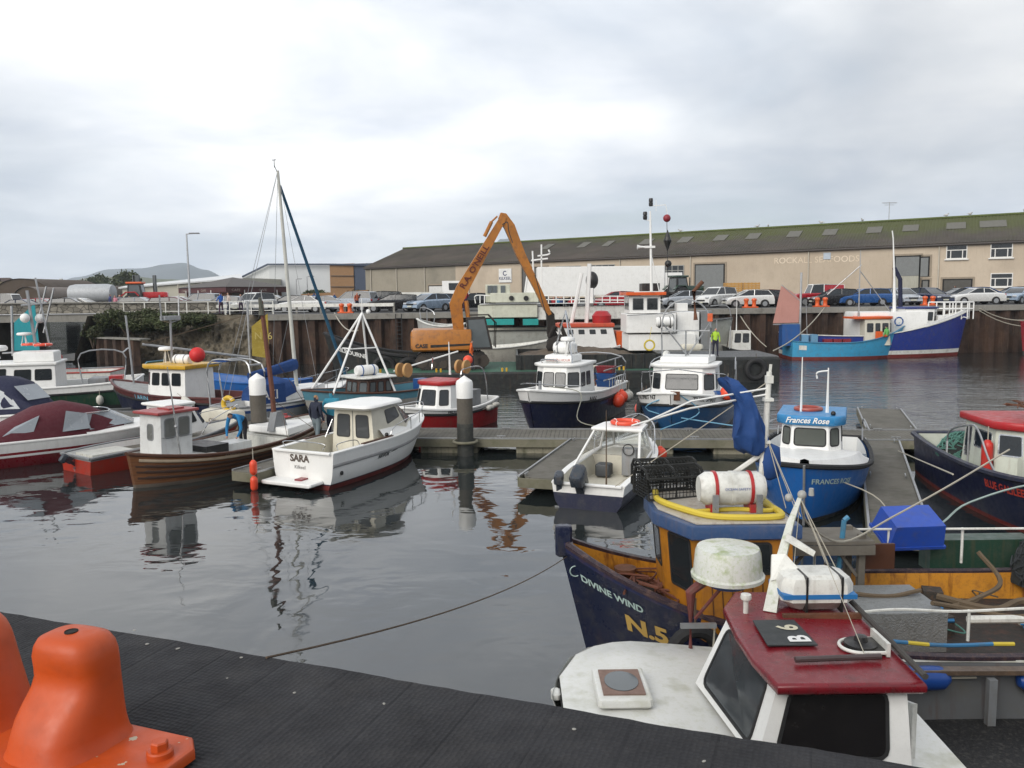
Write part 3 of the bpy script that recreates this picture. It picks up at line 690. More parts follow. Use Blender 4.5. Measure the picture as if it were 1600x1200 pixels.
# ---- the long warehouse
t = thing('warehouse', 'long beige rendered warehouse with a mossy corrugated roof behind the parked cars', 'warehouse', (15, 111, 4))
A = Vector((-23.2, 134, 0)); B = Vector((54.7, 88, 0)); WH = Wall(A, B, t); bk = Vector((.47, .883, 0))
zl, zr = 9.6, 10.2; LN = WH.L; ze = lambda u: zl+(zr-zl)*u/LN; zrg = lambda u: 12.95+.65*u/LN; wg = 3.5; HW = 11.0
def wp(u, z, back=0.0, off=0.0): p = A+WH.d*u+bk*back+WH.n*off-t.location; p.z = z-t.location.z; return p
ub = WH.uv(712, 440)[0]
mb = MB()
mb.add([wp(0, wg), wp(ub, wg), wp(ub, ze(ub)), wp(0, ze(0))], [(0,1,2,3)], 0)
mb.add([wp(ub, wg), wp(LN, wg), wp(LN, ze(LN)), wp(ub, ze(ub))], [(0,1,2,3)], 1)
mb.add([wp(LN, wg), wp(LN, wg, HW*2), wp(LN, ze(LN), HW*2), wp(LN, zrg(LN), HW), wp(LN, ze(LN))], [(0,1,2,3,4)], 1)
mb.add([wp(0, wg), wp(0, wg, HW*2), wp(0, ze(0), HW*2), wp(0, zrg(0), HW), wp(0, ze(0))], [(4,3,2,1,0)], 0)
mb.add([wp(0, wg, HW*2), wp(LN, wg, HW*2), wp(LN, ze(LN), HW*2), wp(0, ze(0), HW*2)], [(3,2,1,0)], 1)
mb.build('wall', [RENDG, RENDER], t, smooth=False, fix=False)
mb = MB(); n = 520; vs = []
for i in range(n+1):
 u = -.35+(LN+.7)*i/n; k = .03*(1 if i % 2 else -1)
 vs += [wp(u, ze(u)-.10+k, -.4), wp(u, zrg(u)+k, HW-.0), wp(u, ze(u)-.10+k, HW*2+.4)]
mb.add(vs, [f for i in range(n) for f in ((3*i, 3*i+3, 3*i+4, 3*i+1), (3*i+1, 3*i+4, 3*i+5, 3*i+2))])
rf = mb.build('roof', ROOFM, t, smooth=False, fix=False)
mb = MB(); mb.tube([wp(-.4, zrg(0)+.1, HW), wp(LN+.4, zrg(LN)+.1, HW)], .14, n=6); mb.build('ridge_capping', mat('mossy ridge', (0.10, 0.125, 0.035), rough=1, amt=.8, scale=.3), rf)
mb = MB(); mb.tube([wp(0, ze(0)-.25, -.35), wp(LN, ze(LN)-.25, -.35)], .12, n=6); mb.build('gutter', mat('dark gutter', (0.06, 0.05, 0.045)), t)
for px, py, w in ((1010, 390, 1.5), (1070, 377, 1.6), (1126, 375, 1.6), (1177, 373, 1.6), (1241, 369, 1.6), (1297, 367, 1.6), (1366, 363, 1.7), (1423, 361, 1.7), (1494, 356, 2.0), (1541, 354, 1.3), (1557, 353, 2.0), (912, 388, 1.3), (855, 391, 1.2), (950, 386, 1.1)):
 # project on to the roof slope
 u = WH.uv(px, py+20)[0]
 for _ in range(12):
  q = wp(u, (ze(u)+zrg(u))/2+.5, HW*.62)+t.location
  c_ = CAMR.transposed() @ (q-Vector((0, 0, EYE))); x = 800+1300*c_.x/-c_.z; u += (px-x)*.07*1.0
 mb = MB(); f0, f1 = .50, .76
 zz = lambda f, uu: ze(uu)+(zrg(uu)-ze(uu))*f+.10
 mb.plate([wp(u-w/2, zz(f0, u), HW*f0), wp(u+w/2, zz(f0, u), HW*f0), wp(u+w/2, zz(f1, u), HW*f1), wp(u-w/2, zz(f1, u), HW*f1)], .05)
 mb.build('roof_light', SKYL, rf, smooth=False)
def opening(x0, y0, x1, y1, m, split=None, m2=None, mf=None, name='door'):
 u0, u1, z0, z1 = WH.rect(x0, y0, x1, y1)
 fr = WH.panel('doorway', (u0-.2, u1+.2, z0, z1+.2), mf or mat('door surround', (0.30, 0.25, 0.19), rough=.9), .08)
 WH.panel('recess_shade', (u0, u1, z0+.01, z1), DARK, .12, fr)  # flat dark sheet on the wall; the recess shade is only colour
 if split:
  zs = WH.uv((x0+x1)/2, split)[1]; WH.panel('shutter', (u0+.15, u1-.15, zs, z1-.15), m, .18, fr); WH.panel('strip_curtain', (u0+.15, u1-.15, z0+.02, zs-.02), m2, .16, fr)
 else: WH.panel('door_leaf', (u0+.15, u1-.15, z0+.02, z1-.15), m, .16, fr)
opening(1086, 413, 1132, 475, SHUT, 452, CURT)
opening(1398, 400, 1436, 475, SHUT, 431, CURT)
opening(1437, 401, 1452, 432, SHUT); opening(1440, 437, 1451, 475, mat('grey door', (.13, .13, .12)))
opening(1473, 436, 1518, 475, mat('shop glazing', (.08, .075, .065), rough=.15))
opening(670, 446, 697, 475, mat('white shutter door', (.62, .62, .6))); opening(816, 418, 856, 470, mat('dark grey door', (.09, .09, .085)))
opening(628, 458, 637, 482, mat('white door', (.66, .66, .64)))
for (x0, y0, x1, y1, c, fl) in ((1479, 383, 1511, 404, 3, .38), (1548, 380, 1582, 402, 3, .38), (1548, 427, 1582, 448, 3, .38), (869, 416, 908, 430, 4, .5), (921, 414, 961, 428, 4, .5), (978, 418, 1012, 430, 4, .5), (1032, 415, 1069, 431, 4, .5)):
 WH.window(WH.rect(x0, y0, x1, y1), c, fl, fr=FRAMEW if c == 3 else mat('grey window frame', (.30, .30, .28)))
WH.window(WH.rect(760, 447, 770, 472), 1, 0, sill=False); WH.window(WH.rect(780, 447, 794, 472), 2, 0, sill=False)
for px in (580, 620, 664, 733, 969, 1079, 1263, 1466):
 u = WH.uv(px, 430)[0]; mb = MB(); q0 = WH.pt(u, wg, .12); q1 = WH.pt(u, ze(u)-.3, .12); mb.cyl(q0, q1, .07, n=6); mb.build('downpipe', PIPEW, t)
for u_ in (600, 645, 690): pass
WH.panel('vent_grille', WH.rect(1287, 395, 1298, 405), mat('pale blue vent', (.42, .48, .55)), .1)
pn = WH.panel('sign_board', WH.rect(780, 420, 800, 441), mat('white sign board', (.72, .72, .7)), .15)
u0, u1, z0, z1 = WH.rect(780, 420, 800, 441)
NAVT = mat('navy lettering', (.02, .03, .10))
text_on('KILKEEL', (u1-u0)*.27, WH.pt(u0+(u1-u0)*.5, z0+(z1-z0)*.2, .16), WH.d, (0, 0, 1), NAVT, pn, bold=.01, center=True)
mb = MB(); cx_, cz_ = (u0+u1)/2, z0+(z1-z0)*.66
for k in range(14):
 a = R(50+k*20); r_ = (u1-u0)*.17
 mb.add([WH.pt(cx_+r_*math.cos(a+da)*f, cz_+r_*math.sin(a+da)*f, .165) for da, f in ((0, 1), (.36, 1), (.36, .62), (0, .62))], [(0, 1, 2, 3)])
mb.build('emblem', NAVT, pn, smooth=False)
FADE = mat('faded lettering', (0.72, 0.62, 0.49), rough=.95, col2=(.54, .44, .32), scale=.5, amt=1.0)
u_, z_ = WH.uv(1209, 412)
text_on('ROCKALL SEAFOODS', 1.0, WH.pt(u_, z_, 0.0), WH.d, (0, 0, 1), FADE, t, lift=.02, sx=1.0)
for px in (1375,):
 u = WH.uv(px, 420)[0]; mb = MB(); q = wp(u, zrg(u), HW); mb.cyl(q, q+V(0, 0, 2.4), .05, n=5); mb.tube([q+V(-.9, 0, 2.3), q+V(.9, 0, 2.3)], .05, n=5); mb.tube([q+V(-.6, 0, 2.05), q+V(.6, 0, 2.05)], .03, n=5); mb.build('aerial', STEEL, t)
# gulls along the ridge
GULL = mat('gull feathers', (.5, .5, .5), rough=.8)
for i, px in enumerate((1116, 1134, 1222, 1290, 1430, 1470, 1562, 990)):
 u = WH.uv(px, 425)[0]-0.0; q = wp(u*.99+3.5, zrg(u)+.2, HW)+t.location
 mb = MB(); mb.ball((0, 0, .22), .14, sx=1.9, sy=.9); mb.ball((.27, 0, .38), .08); mb.cyl((.33, 0, .38), (.44, 0, .36), .02, .005, n=5); mb.cyl((0, -.04, 0), (0, -.03, .12), .012, n=4); mb.cyl((0, .04, 0), (0, .03, .12), .012, n=4); mb.cyl((-.2, 0, .24), (-.44, 0, .2), .05, .02, n=5)
 o = mb.build('gull', GULL); o.location = q; o.rotation_euler = (0, 0, i*1.3)
 tag(o, ['gull on the ridge just left of the wide roller shutter','gull on the ridge right beside the first gull','gull above the faded wall lettering','gull on the ridge left of the roof aerial','gull on the ridge right of the roof aerial','gull on the ridge above the tall shuttered doorway','gull nearest the right end of the ridge','leftmost gull on the ridge above the lorry trailer'][i], 'gull', 'gulls on the warehouse ridge')
# ---- big sheds behind, left of the warehouse
def boxwall(t, ol, z0, zt, m, name='wall'):
 mb = MB(); n = len(ol); o = t.location; zt = zt if isinstance(zt, (list, tuple)) else [zt]*n
 vs = [Vector((p[0]-o.x, p[1]-o.y, z0-o.z)) for p in ol]+[Vector((p[0]-o.x, p[1]-o.y, z-o.z)) for p, z in zip(ol, zt)]
 mb.add(vs, [(i, (i+1) % n, n+(i+1) % n, n+i) for i in range(n)]+[tuple(range(n, 2*n))]); return mb.build(name, m, t, smooth=False)
t = thing('white_shed', 'big pale grey clad industrial shed with a tan and navy end behind the car park', 'shed', (-36, 170, 4))
a = D(375, 436, 172); b = D(420, 414, 170); c = D(516, 414, 168); d_ = D(553, 414, 166); e = D(585, 415, 164)
g = 3.9
def upright(t, pts, m, name, th=.3):
 mb = MB(); mb.plate([Vector(p)-t.location for p in pts], th); return mb.build(name, m, t, smooth=False)
boxwall(t, [(a.x, a.y), (b.x, b.y), (b.x+4, b.y+40), (a.x+4, a.y+40)], g, [a.z, b.z, b.z, a.z], mat('off-white cladding', (.58, .6, .6)))
boxwall(t, [(b.x, b.y), (c.x, c.y), (c.x+4, c.y+40), (b.x+4, b.y+40)], g, b.z, SHEDW)
boxwall(t, [(c.x, c.y-.6), (d_.x, d_.y-.6), (d_.x+4, d_.y+40), (c.x+4, c.y+40)], g, b.z-.05, TANC, 'tan_panel')
boxwall(t, [(d_.x, d_.y-.4), (e.x, e.y-.4), (e.x+4, e.y+40), (d_.x+4, d_.y+40)], g, b.z-.1, NAVYC, 'navy_panel')
mb = MB(); o = t.location; mb.tube([a-o+V(0, -.7, .1), b-o+V(0, -.7, .1), c-o+V(0, -.9, .1), e-o+V(0, -.9, .1)], .22, n=4); mb.build('roof_edge', NAVYC, t, smooth=False)
mb = MB()
for px in (534,):
 for yy in (431, 448): q0 = D(517, yy, 167.2)-o; q1 = D(552, yy, 165.2)-o; mb.tube([q0, q1], .12, n=4)
mb.build('cladding_joint', mat('dark joint', (.09, .06, .04)), t, smooth=False)
t = thing('cream_shed', 'long cream clad shed with a pale low roof left of the big grey shed', 'shed', (-55, 150, 4))
l0 = D(191, 449, 150); l1 = D(376, 434, 152); r0 = D(196, 446.5, 158); r1 = D(376, 428, 170)
boxwall(t, [(l0.x, l0.y), (l1.x, l1.y), (l1.x+4, l1.y+28), (l0.x+4, l0.y+28)], g-.2, [l0.z, l1.z, l1.z, l0.z], SHEDC)
mb = MB(); o = t.location; mb.plate([l0-o+V(-.5, -.5, 0), l1-o+V(.5, -.5, 0), r1-o, r0-o], .25); mb.build('roof', SHEDR, t, smooth=False)
for px in (222, 246, 279, 315, 350):
 q = D(px, 460, 149.6)-o; f = (px-191)/185; mb = MB(); mb.cyl((q.x, q.y, 0), (q.x, q.y+2*0, l0.z*(1-f)+l1.z*f-4.3), .1, n=5); mb.build('downpipe', PIPEW, t)
# ---- cafe with hipped roof
t = thing('hipped_roof_cafe', 'low cafe with a grey hipped roof and a maroon fascia behind the left car park', 'building', (-39, 108, 3.9))
ca, cb, cc = D(279, 455, 112), D(353, 452, 101), D(450, 452, 112)
cd = Vector((ca.x+cc.x-cb.x, ca.y+cc.y-cb.y, 0)); zf = 6.25; o = t.location
ol = [(cb.x, cb.y), (cc.x, cc.y), (cd.x, cd.y), (ca.x, ca.y)]
ctr = Vector((sum(p[0] for p in ol)/4, sum(p[1] for p in ol)/4, 0))
inn = [(p[0]+(ctr.x-p[0])*.12, p[1]+(ctr.y-p[1])*.12) for p in ol]
wl = boxwall(t, inn, 3.7, zf, BRICKR); boxwall(t, ol, zf-.55, zf+.12, mat('maroon fascia', (.085, .022, .022)), 'fascia')
mb = MB(); ov = [(p[0]-(ctr.x-p[0])*.03, p[1]-(ctr.y-p[1])*.03) for p in ol]
mb.add([Vector((p[0]-o.x, p[1]-o.y, zf+.13-o.z)) for p in ov]+[ctr-o+V(0, 0, 7.75)], [(0,1,4),(1,2,4),(2,3,4),(3,0,4),(3,2,1,0)]); mb.build('roof', SLATE, t, smooth=False)
def along(p, q, f): return Vector((p[0]+(q[0]-p[0])*f, p[1]+(q[1]-p[1])*f, 0))
for (i, j) in ((3, 0), (0, 1)):
 W_ = Wall(Vector((*inn[i], 0)), Vector((*inn[j], 0)), t)
 for k in range(4 if i == 0 else 3):
  u = W_.L*(.08+.23*k); W_.panel('window', (u, u+W_.L*.18, 3.9, 5.6), GLASS if (i, k) != (3, 1) else mat('yellow awning panel', (.5, .36, .08)), .06)
 Wf = Wall(Vector((*ol[i], 0)), Vector((*ol[j], 0)), t)
 for f in (.08, .5): text_on('HARBOUR CAFE' if False else 'CAFE', .42, Wf.pt(Wf.L*f, zf-.4, 0), Wf.d, (0, 0, 1), mat('pale sign lettering', (.45, .38, .33)), t, lift=.03, sx=1.6)
 for k in range(3):
  u = W_.L*(.2+.3*k); mb = MB(); q = W_.pt(u, 3.8, .9); mb.cyl(q, q+V(0, 0, 2.2), .07, n=6); mb.build('post', FRAMEW, t)
# ---- low brown wall and small distant houses
t = thing('brick_wall', 'low tan brick wall in front of the grey shed and warehouse end', 'wall', (-28, 120, 4)); mb = MB(); q0 = D(470, 466, 125)-t.location; q1 = D(575, 466, 120)-t.location
mb.plate([V(q0.x, q0.y, -.5), V(q1.x, q1.y, -.5), V(q1.x, q1.y, 1.9), V(q0.x, q0.y, 1.4)], .3); mb.build('wall', TANC, t, smooth=False)
def barn(px0, px1, pyt, pyb, Y, label, m, wallm):
 a = D(px0, pyb, Y); b = D(px1, pyb, Y); c = (a+b)/2; w = (b-a).length; h = D((px0+px1)/2, pyt, Y).z-3.8
 t = thing('barn', label, 'barn', (c.x, c.y, 3.6)); mb = MB(); n = 18; ol = [(-w/2, 0)]+[(-w/2*math.cos(math.pi*i/n), h*.35+(h*.65)*math.sin(math.pi*i/n)) for i in range(n+1)]+[(w/2, 0)]
 k = len(ol); mb.add([(x, 0, z) for x, z in ol], [tuple(range(k))]); mb.build('wall', wallm, t, smooth=False)
 mb = MB(); mb.add([(x*1.02, -.3, z+.06) for x, z in ol]+[(x*1.02, 25, z+.06) for x, z in ol], [(i, i+1, k+i+1, k+i) for i in range(k-1)]); mb.build('roof', m, t)
BROWNR = mat('brown barrel roof', (.085, .062, .045), rough=.95, amt=.5, scale=.2)
barn(-10, 80, 434, 470, 190, 'large brown barrel roofed shed at the far left', BROWNR, BROWNR)
barn(22, 66, 447, 470, 182, 'smaller rounded brown shed in front of the large barrel roofed one', mat('lighter brown roof', (.12, .085, .06)), BROWNR)
barn(118, 166, 445, 468, 200, 'rounded brown roofed shed behind the silver tanker', BROWNR, BROWNR)
def house(px0, px1, pye, pyr, Y, label, wallm, roofm, chim=True, gable=False):
 a = D(px0, 455, Y); b = D(px1, 455, Y); c = (a+b)/2; w = (b-a).length; ez = D(px0, pye, Y).z-4; rz_ = D(px0, pyr, Y).z-4; dpt = w*.7
 t = thing('house', label, 'house', (c.x, c.y, 4)); boxwall(t, [(c.x-w/2, c.y), (c.x+w/2, c.y), (c.x+w/2, c.y+dpt), (c.x-w/2, c.y+dpt)], 1, ez+4, wallm)
 mb = MB()
 if gable: mb.add([(-w/2-.3, -.3, ez), (w/2+.3, -.3, ez), (0, -.3, rz_), (-w/2-.3, dpt, ez), (w/2+.3, dpt, ez), (0, dpt, rz_)], [(0,1,2),(0,2,5,3),(1,4,5,2),(3,5,4)])
 else: mb.add([(-w/2-.4, -.4, ez), (w/2+.4, -.4, ez), (w/2+.4, dpt+.4, ez), (-w/2-.4, dpt+.4, ez), (-w*.25, dpt/2, rz_), (w*.25, dpt/2, rz_)], [(0,1,5,4),(1,2,5),(2,3,4,5),(3,0,4)])
 r = mb.build('roof', roofm, t, smooth=False)
 if chim: mb = MB(); mb.box((w*.3, dpt/2, rz_), (1, 1, 2.2)); mb.build('chimney', wallm, r, smooth=False)
 for k in range(3): mb = MB(); mb.box((-w*.32+w*.32*k, -.03, ez*.55), (w*.14, .08, ez*.35)); mb.build('window', GLASS, t, smooth=False)
HW_ = mat('white house render', (.6, .6, .58), rough=.9); HR = mat('house roof tiles', (.07, .045, .038), rough=.9)
house(74, 97, 447, 440, 330, 'white house with a dark hipped roof right of the barrel roofed shed', HW_, HR)
house(103, 132, 448, 440, 310, 'wide white house with dark roof and chimneys above the parked estate cars', HW_, HR)
house(99, 116, 457, 452, 250, 'low white bungalow in front of the wide white house', HW_, HR, chim=False)
house(178, 196, 452, 441, 300, 'brick house with a pale pointed gable beside the cream shed', BRICKR, mat('pale bargeboard', (.32, .26, .22)), gable=True)
house(-12, 18, 440, 434, 300, 'brown roofed building at the far left edge under the pine', mat('ochre render', (.30, .25, .15)), HR, chim=False)
for i, (px, Y, h, r, lb) in enumerate(((137, 300, 7, 4, 'round dark tree right of the wide white house'), (147, 290, 8.5, 4.5, 'darker tree just left of the tanker top'), (156, 300, 9, 4.5, 'tallest of the small trees above the tanker'), (196, 270, 8, 4, 'dark tree behind the pale gable'), (205, 260, 9, 4.5, 'dark tree left of the twin sign posts'), (172, 340, 6, 4, 'faint round tree between tanker and gable'))):
 q = D(px, 455, Y); tree(q.x, q.y, 4, h, r, lb, i+11, n=700, size=.55)
bush_ = None
q = D(520, 462, 128); b_ = bush(q.x, q.y, 5.3, 4.2, 1, .8, 1400, 'dark shrub behind the low tan wall', 33, size=.2)
# ---- lamp posts, posts, fence
def lamp_post(px, pyt, Y, label, arm=1.0, r=.09):
 q = D(px, 470, Y); h = D(px, pyt, Y).z-3.8; t = thing('lamp_post', label, 'lamp post', (q.x, q.y, 3.8), group='car park lamp posts')
 mb = MB(); mb.cyl((0, 0, 0), (0, 0, h), r*1.3, r*.7, n=8); mb.cyl((0, 0, h-.05), (arm*.5, 0, h+.02), r*.5, n=6); mb.build('post', STEEL, t)
 mb = MB(); mb.box((arm*.6, 0, h+.02), (arm*.8, .3, .12), bev=.04); mb.build('lamp_head', GREYP, t)
lamp_post(297, 365, 78, 'tall thin grey lamp post in front of the hipped roof cafe', 1.2)
lamp_post(481, 432, 140, 'short lamp post in front of the pale grey shed', 1.2); lamp_post(464, 436, 150, 'faint lamp post left of the short one before the grey shed', 1.0)
for px, w, lb in ((213, .42, 'broad dark upright sign board post behind the red tractor'), (209, .2, 'thin dark post touching the broad one'), (241, .22, 'single dark post right of the red tractor')):
 q = D(px, 430, 90); t = thing('tall_post', lb, 'post', (q.x, q.y, 3.8)); h = q.z-3.8; mb = MB(); mb.box((0, 0, h/2), (w*1.6, .25, h), bev=.04); mb.build('post', mat('dark slate post', (.05, .06, .065)), t); mb = MB(); mb.box((0, 0, .15), (w*2.2, .5, .3)); mb.build('footing', CONC, t)
t = thing('quayside_fence', 'white guard rail fence with thin rails along the left quay edge', 'fence', (-30, 66, 3.79))
f0, f1 = Vector((-33.2, 69.2, 0)), Vector((-9.3, 66.2, 0)); o = t.location; o = Vector((o.x, o.y, 0))
mb = MB(); d = (f1-f0).normalized(); ang = math.atan2(d.y, d.x); mb.box(tuple((f0+f1)/2-o+V(0, 0, .62)), ((f1-f0).length, .10, .26), rz=ang); mb.build('guard_beam', WHITE2, t, smooth=False)
mb = MB()
for z in (.28, 1.0): mb.tube([f0-o+V(0, -1.2, z), f0.lerp(f1, .6)-o+V(0, -1.2, z)], .03, n=5)
mb.build('rail', WHITE2, t)
for i in range(13): q = f0.lerp(f1, i/12)-o; mb = MB(); mb.box((q.x, q.y+.1, .35), (.16, .14, .85)); mb.build('post', CONC if i > 6 else WHITE2, t, smooth=False)
for i in range(9): q = f0.lerp(f1, .6*i/8)-o; mb = MB(); mb.box((q.x, q.y-1.2, .5), (.07, .07, 1.05)); mb.build('thin_post', WHITE2, t, smooth=False)
# ================================================================ CARS
TYRE = mat('tyre', (.018, .018, .018), rough=.8); RIMM = mat('wheel rim', (.35, .36, .37), rough=.35, metal=.6)
LAMPW = mat('headlamp', (.6, .62, .65), rough=.1); LAMPR = mat('tail lamp', (.4, .01, .01), rough=.2); PLATEM = mat('number plate', (.6, .6, .5))
def carpaint(name, c): return mat('car paint '+name, c, rough=.25, amt=.15, metal=.2, coat=.5, scale=.6)
PROF = {  # (x, z) from the rear bumper to the front; body shoulder line, roof line
 'saloon': (4.4, 1.40, [(-2.2,.35),(-2.2,.75),(-2.1,.93),(-1.5,1.0),(.75,.98),(1.85,.82),(2.15,.66),(2.2,.35)], [(-1.5,.97),(-.85,1.36),(-.2,1.40),(.2,1.36),(1.05,.94)]),
 'hatch': (4.0, 1.48, [(-2.0,.35),(-2.02,.75),(-1.95,1.0),(-1.5,1.03),(.8,.98),(1.6,.85),(1.95,.66),(2.0,.35)], [(-1.93,.98),(-1.55,1.42),(-.6,1.48),(.1,1.44),(1.1,.94)]),
 'estate': (4.5, 1.46, [(-2.25,.35),(-2.27,.75),(-2.2,1.0),(-1.6,1.02),(.8,.99),(1.85,.84),(2.2,.66),(2.25,.35)], [(-2.18,.98),(-1.95,1.40),(-.6,1.46),(.1,1.42),(1.1,.95)]),
 'suv': (4.5, 1.75, [(-2.25,.45),(-2.27,.9),(-2.2,1.12),(-1.6,1.16),(.9,1.13),(1.85,1.02),(2.2,.8),(2.25,.45)], [(-2.18,1.12),(-2.0,1.68),(-.6,1.75),(.2,1.70),(1.0,1.09)]),
 'van': (4.3, 1.9, [(-2.15,.45),(-2.17,.95),(-2.15,1.1),(-1.6,1.12),(.9,1.12),(1.9,1.08),(2.1,.95),(2.15,.45)], [(-2.15,1.1),(-2.12,1.83),(-.3,1.9),(.55,1.86),(.85,1.1)]),
}
_cars = {}
def car(kind, colour, label, x, y, heading, z=None, group='cars parked along the far quay', s=1.0, van_top=None):
 z = gz(x, y)+.0 if z is None else z
 key = (kind, colour[0], van_top is not None)
 if key in _cars:
  c = dup(_cars[key], label, (x, y, z), heading); c['group'] = group; c.scale = (s, s, s); return c
 t = thing('parked_car' if kind != 'van' else 'parked_van', label, 'car' if kind != 'van' else 'van', (x, y, z), heading, group); t.scale = (s, s, s); _cars[key] = t
 L, Hh, body, cab = PROF[kind]; pm = carpaint(*colour); W = .86
 def loft(prof, ws, name, m, par):
  mb = MB(); k = len(prof); vs = []
  for yv in (-1, 1):
   for (px, pz), w in zip(prof, ws): vs.append((px, yv*w, pz))
  fs = [(i, i+1, k+i+1, k+i) for i in range(k-1)]+[tuple(range(k))[::-1], tuple(range(k, 2*k))]+[(k-1, 0, k, 2*k-1)]
  mb.add(vs, fs); return mb.build(name, m, par, ang=30)
 # body with rounded shoulder: two lofts in one mesh
 mb = MB(); k = len(body); rows = []
 for w, dz in ((W-.10, .03), (W, -.10), (W, -.42), (W-.06, -9)):
  rows.append([(px*(1 if dz != .03 else .985), w, max(.28, min(pz, pz+dz) if dz != -9 else .28)) for px, pz in body])
 vs = []; 
 for sgn in (1, -1):
  for r_ in rows: vs += [(a, sgn*b, c_) for a, b, c_ in r_]
 nr = len(rows); fs = []
 for sidx in range(2):
  for j in range(nr-1):
   for i in range(k-1): a = sidx*nr*k+j*k+i; fs.append((a, a+1, a+k+1, a+k))
 for i in range(k-1): fs.append((i, i+1, nr*k+i+1, nr*k+i))
 mb.add(vs, fs); bd = mb.build('body', pm, t, ang=40)
 gl = loft([(a, b) for a, b in cab], [W-.10]+[W-.26]*(len(cab)-2)+[W-.12], 'windows', GLASS, t)
 rp = cab[1:-1]; mb = MB(); vs = []
 pr = [(cab[1][0]-.06, cab[1][1]-.03)]+[(a, b+.015) for a, b in rp]+[(cab[-2][0]+.08, cab[-2][1]-.05)]
 k = len(pr); vs = [(a, -(W-.23), b) for a, b in pr]+[(a, (W-.23), b) for a, b in pr]+[(a, -(W-.25), b-.05) for a, b in pr]+[(a, (W-.25), b-.05) for a, b in pr]
 fs = [f for i in range(k-1) for f in ((i, i+1, k+i+1, k+i), (i, 2*k+i, 2*k+i+1, i+1), (k+i+1, 3*k+i+1, 3*k+i, k+i))]
 mb.add(vs, fs)
 for sgn in (1, -1):   # pillars
  for (x0, z0, x1, z1) in ((cab[0][0], cab[0][1], cab[1][0], cab[1][1]), (cab[-1][0], cab[-1][1], cab[-2][0], cab[-2][1]), (-.35, 1.0 if kind not in ('suv', 'van') else 1.1, -.4, Hh-.02)):
   mb.tube([(x0, sgn*(W-.10), z0), (x1, sgn*(W-.245), z1)], .035, n=4)
 mb.build('roof', van_top or pm, t, ang=40)
 if kind == 'van':
  mb = MB(); 
  for sgn in (1, -1): mb.plate([(-2.1, sgn*.80, 1.1), (-.4, sgn*.80, 1.1), (-.4, sgn*.66, 1.8), (-2.1, sgn*.66, 1.8)][::sgn], .02)
  mb.build('side_panel', pm, t, smooth=False)
 wr = .31 if kind not in ('suv', 'van') else .36
 for wx in (-L*.30, L*.31):
  mb = MB()
  for sg in (1, -1): mb.lathe([(wr+.05, 0), (wr+.05, .015)], (wx, sg*(W-.004)-.007, wr), n=16, axis='Y')
  mb.build('wheel_arch', DARK, t, smooth=False)  # flat dark discs; the shade round the wheels is painted on
  for sg in (1, -1):
   mb = MB(); mb.lathe([(wr*.8, -.1), (wr, -.08), (wr, .08), (wr*.8, .1)], (wx, sg*(W-.07), wr), n=18, axis='Y'); w_ = mb.build('wheel', TYRE, t)
   mb = MB(); mb.lathe([(.01, -.01), (wr*.62, -.012), (wr*.66, .012), (.01, .012)], (wx, sg*(W+.035), wr), n=12, axis='Y'); mb.build('rim', RIMM, w_)
 zl_ = .72 if kind not in ('suv', 'van') else .9
 for sg in (1, -1):
  mb = MB(); mb.box((L/2-.07, sg*.62, zl_-.04), (.16, .32, .14), bev=.03); mb.build('headlight', LAMPW, t)
  mb = MB(); mb.box((-L/2+.03, sg*.68, zl_+.08), (.1, .22, .2), bev=.02); mb.build('tail_light', LAMPR, t)
 mb = MB(); mb.box((L/2, 0, .45), (.04, .5, .11)); mb.box((-L/2-.01, 0, .6), (.04, .5, .11)); mb.build('number_plate', PLATEM, t, smooth=False)
 mb = MB(); mb.box((L/2-.03, 0, .62), (.06, .8, .12)); mb.box((0, 0, .3), (L*.9, 1.5, .12)); mb.build('grille', BLACKP, t, smooth=False)
 return t
CC = dict(white=('white', (.7, .7, .68)), silver=('silver', (.38, .41, .45)), black=('black', (.012, .012, .014)), blue=('blue', (.02, .09, .28)), red=('red', (.33, .012, .02)), maroon=('maroon', (.15, .015, .025)),
  dgrey=('dark grey', (.05, .055, .065)), navy=('navy', (.012, .02, .06)), lblue=('ice blue', (.28, .36, .46)))
def carpx(kind, col, label, px, dist, head, s=1.0, **k):
 """px: photo column of the car's middle, dist: metres behind the quay edge"""
 q = D(px, 470, 70); sl = q.x/70.0; y = 66+dist
 for _ in range(4): y = YQ(sl*y)+dist
 return car(kind, CC[col], label, sl*y, y, head, s=s, **k)
# right half, along the edge (heading 0 = nose to the right)
PI = math.pi
carpx('saloon', 'white', 'white saloon side-on at the quay edge right of the two moored trawlers', 1523, 3.2, PI+.0)
carpx('saloon', 'lblue', 'ice blue saloon nearest the right edge of the view', 1592, 4.0, -2.55)
carpx('hatch', 'navy', 'navy car behind the ice blue saloon at the right edge', 1584, 8.5, PI)
carpx('hatch', 'blue', 'blue hatchback half hidden behind the white saloon', 1538, 8.6, 0)
carpx('saloon', 'dgrey', 'dark grey car just left of the white saloon', 1497, 7.0, PI)
carpx('hatch', 'navy', 'dark navy hatchback facing the water in front of the shuttered doorway', 1452, 4.2, -1.35)
carpx('hatch', 'silver', 'silver grey hatchback facing the water in front of the strip curtain', 1408, 4.5, -1.5)
carpx('estate', 'blue', 'bright blue estate car behind the light blue trawler', 1347, 3.4, PI)
carpx('hatch', 'silver', 'pale hatchback half hidden behind the bright blue estate', 1360, 8.5, PI)
carpx('hatch', 'black', 'black hatchback between the red van and the bright blue estate', 1303, 3.6, PI)
carpx('saloon', 'black', 'black saloon hidden behind the black hatchback by the red van', 1316, 8.2, 0)
carpx('van', 'red', 'red van with a white roof right of the pink sail', 1276, 6.6, PI, van_top=WHITE)
carpx('hatch', 'white', 'white hatchback side-on behind the small black boat', 1168, 3.2, PI)
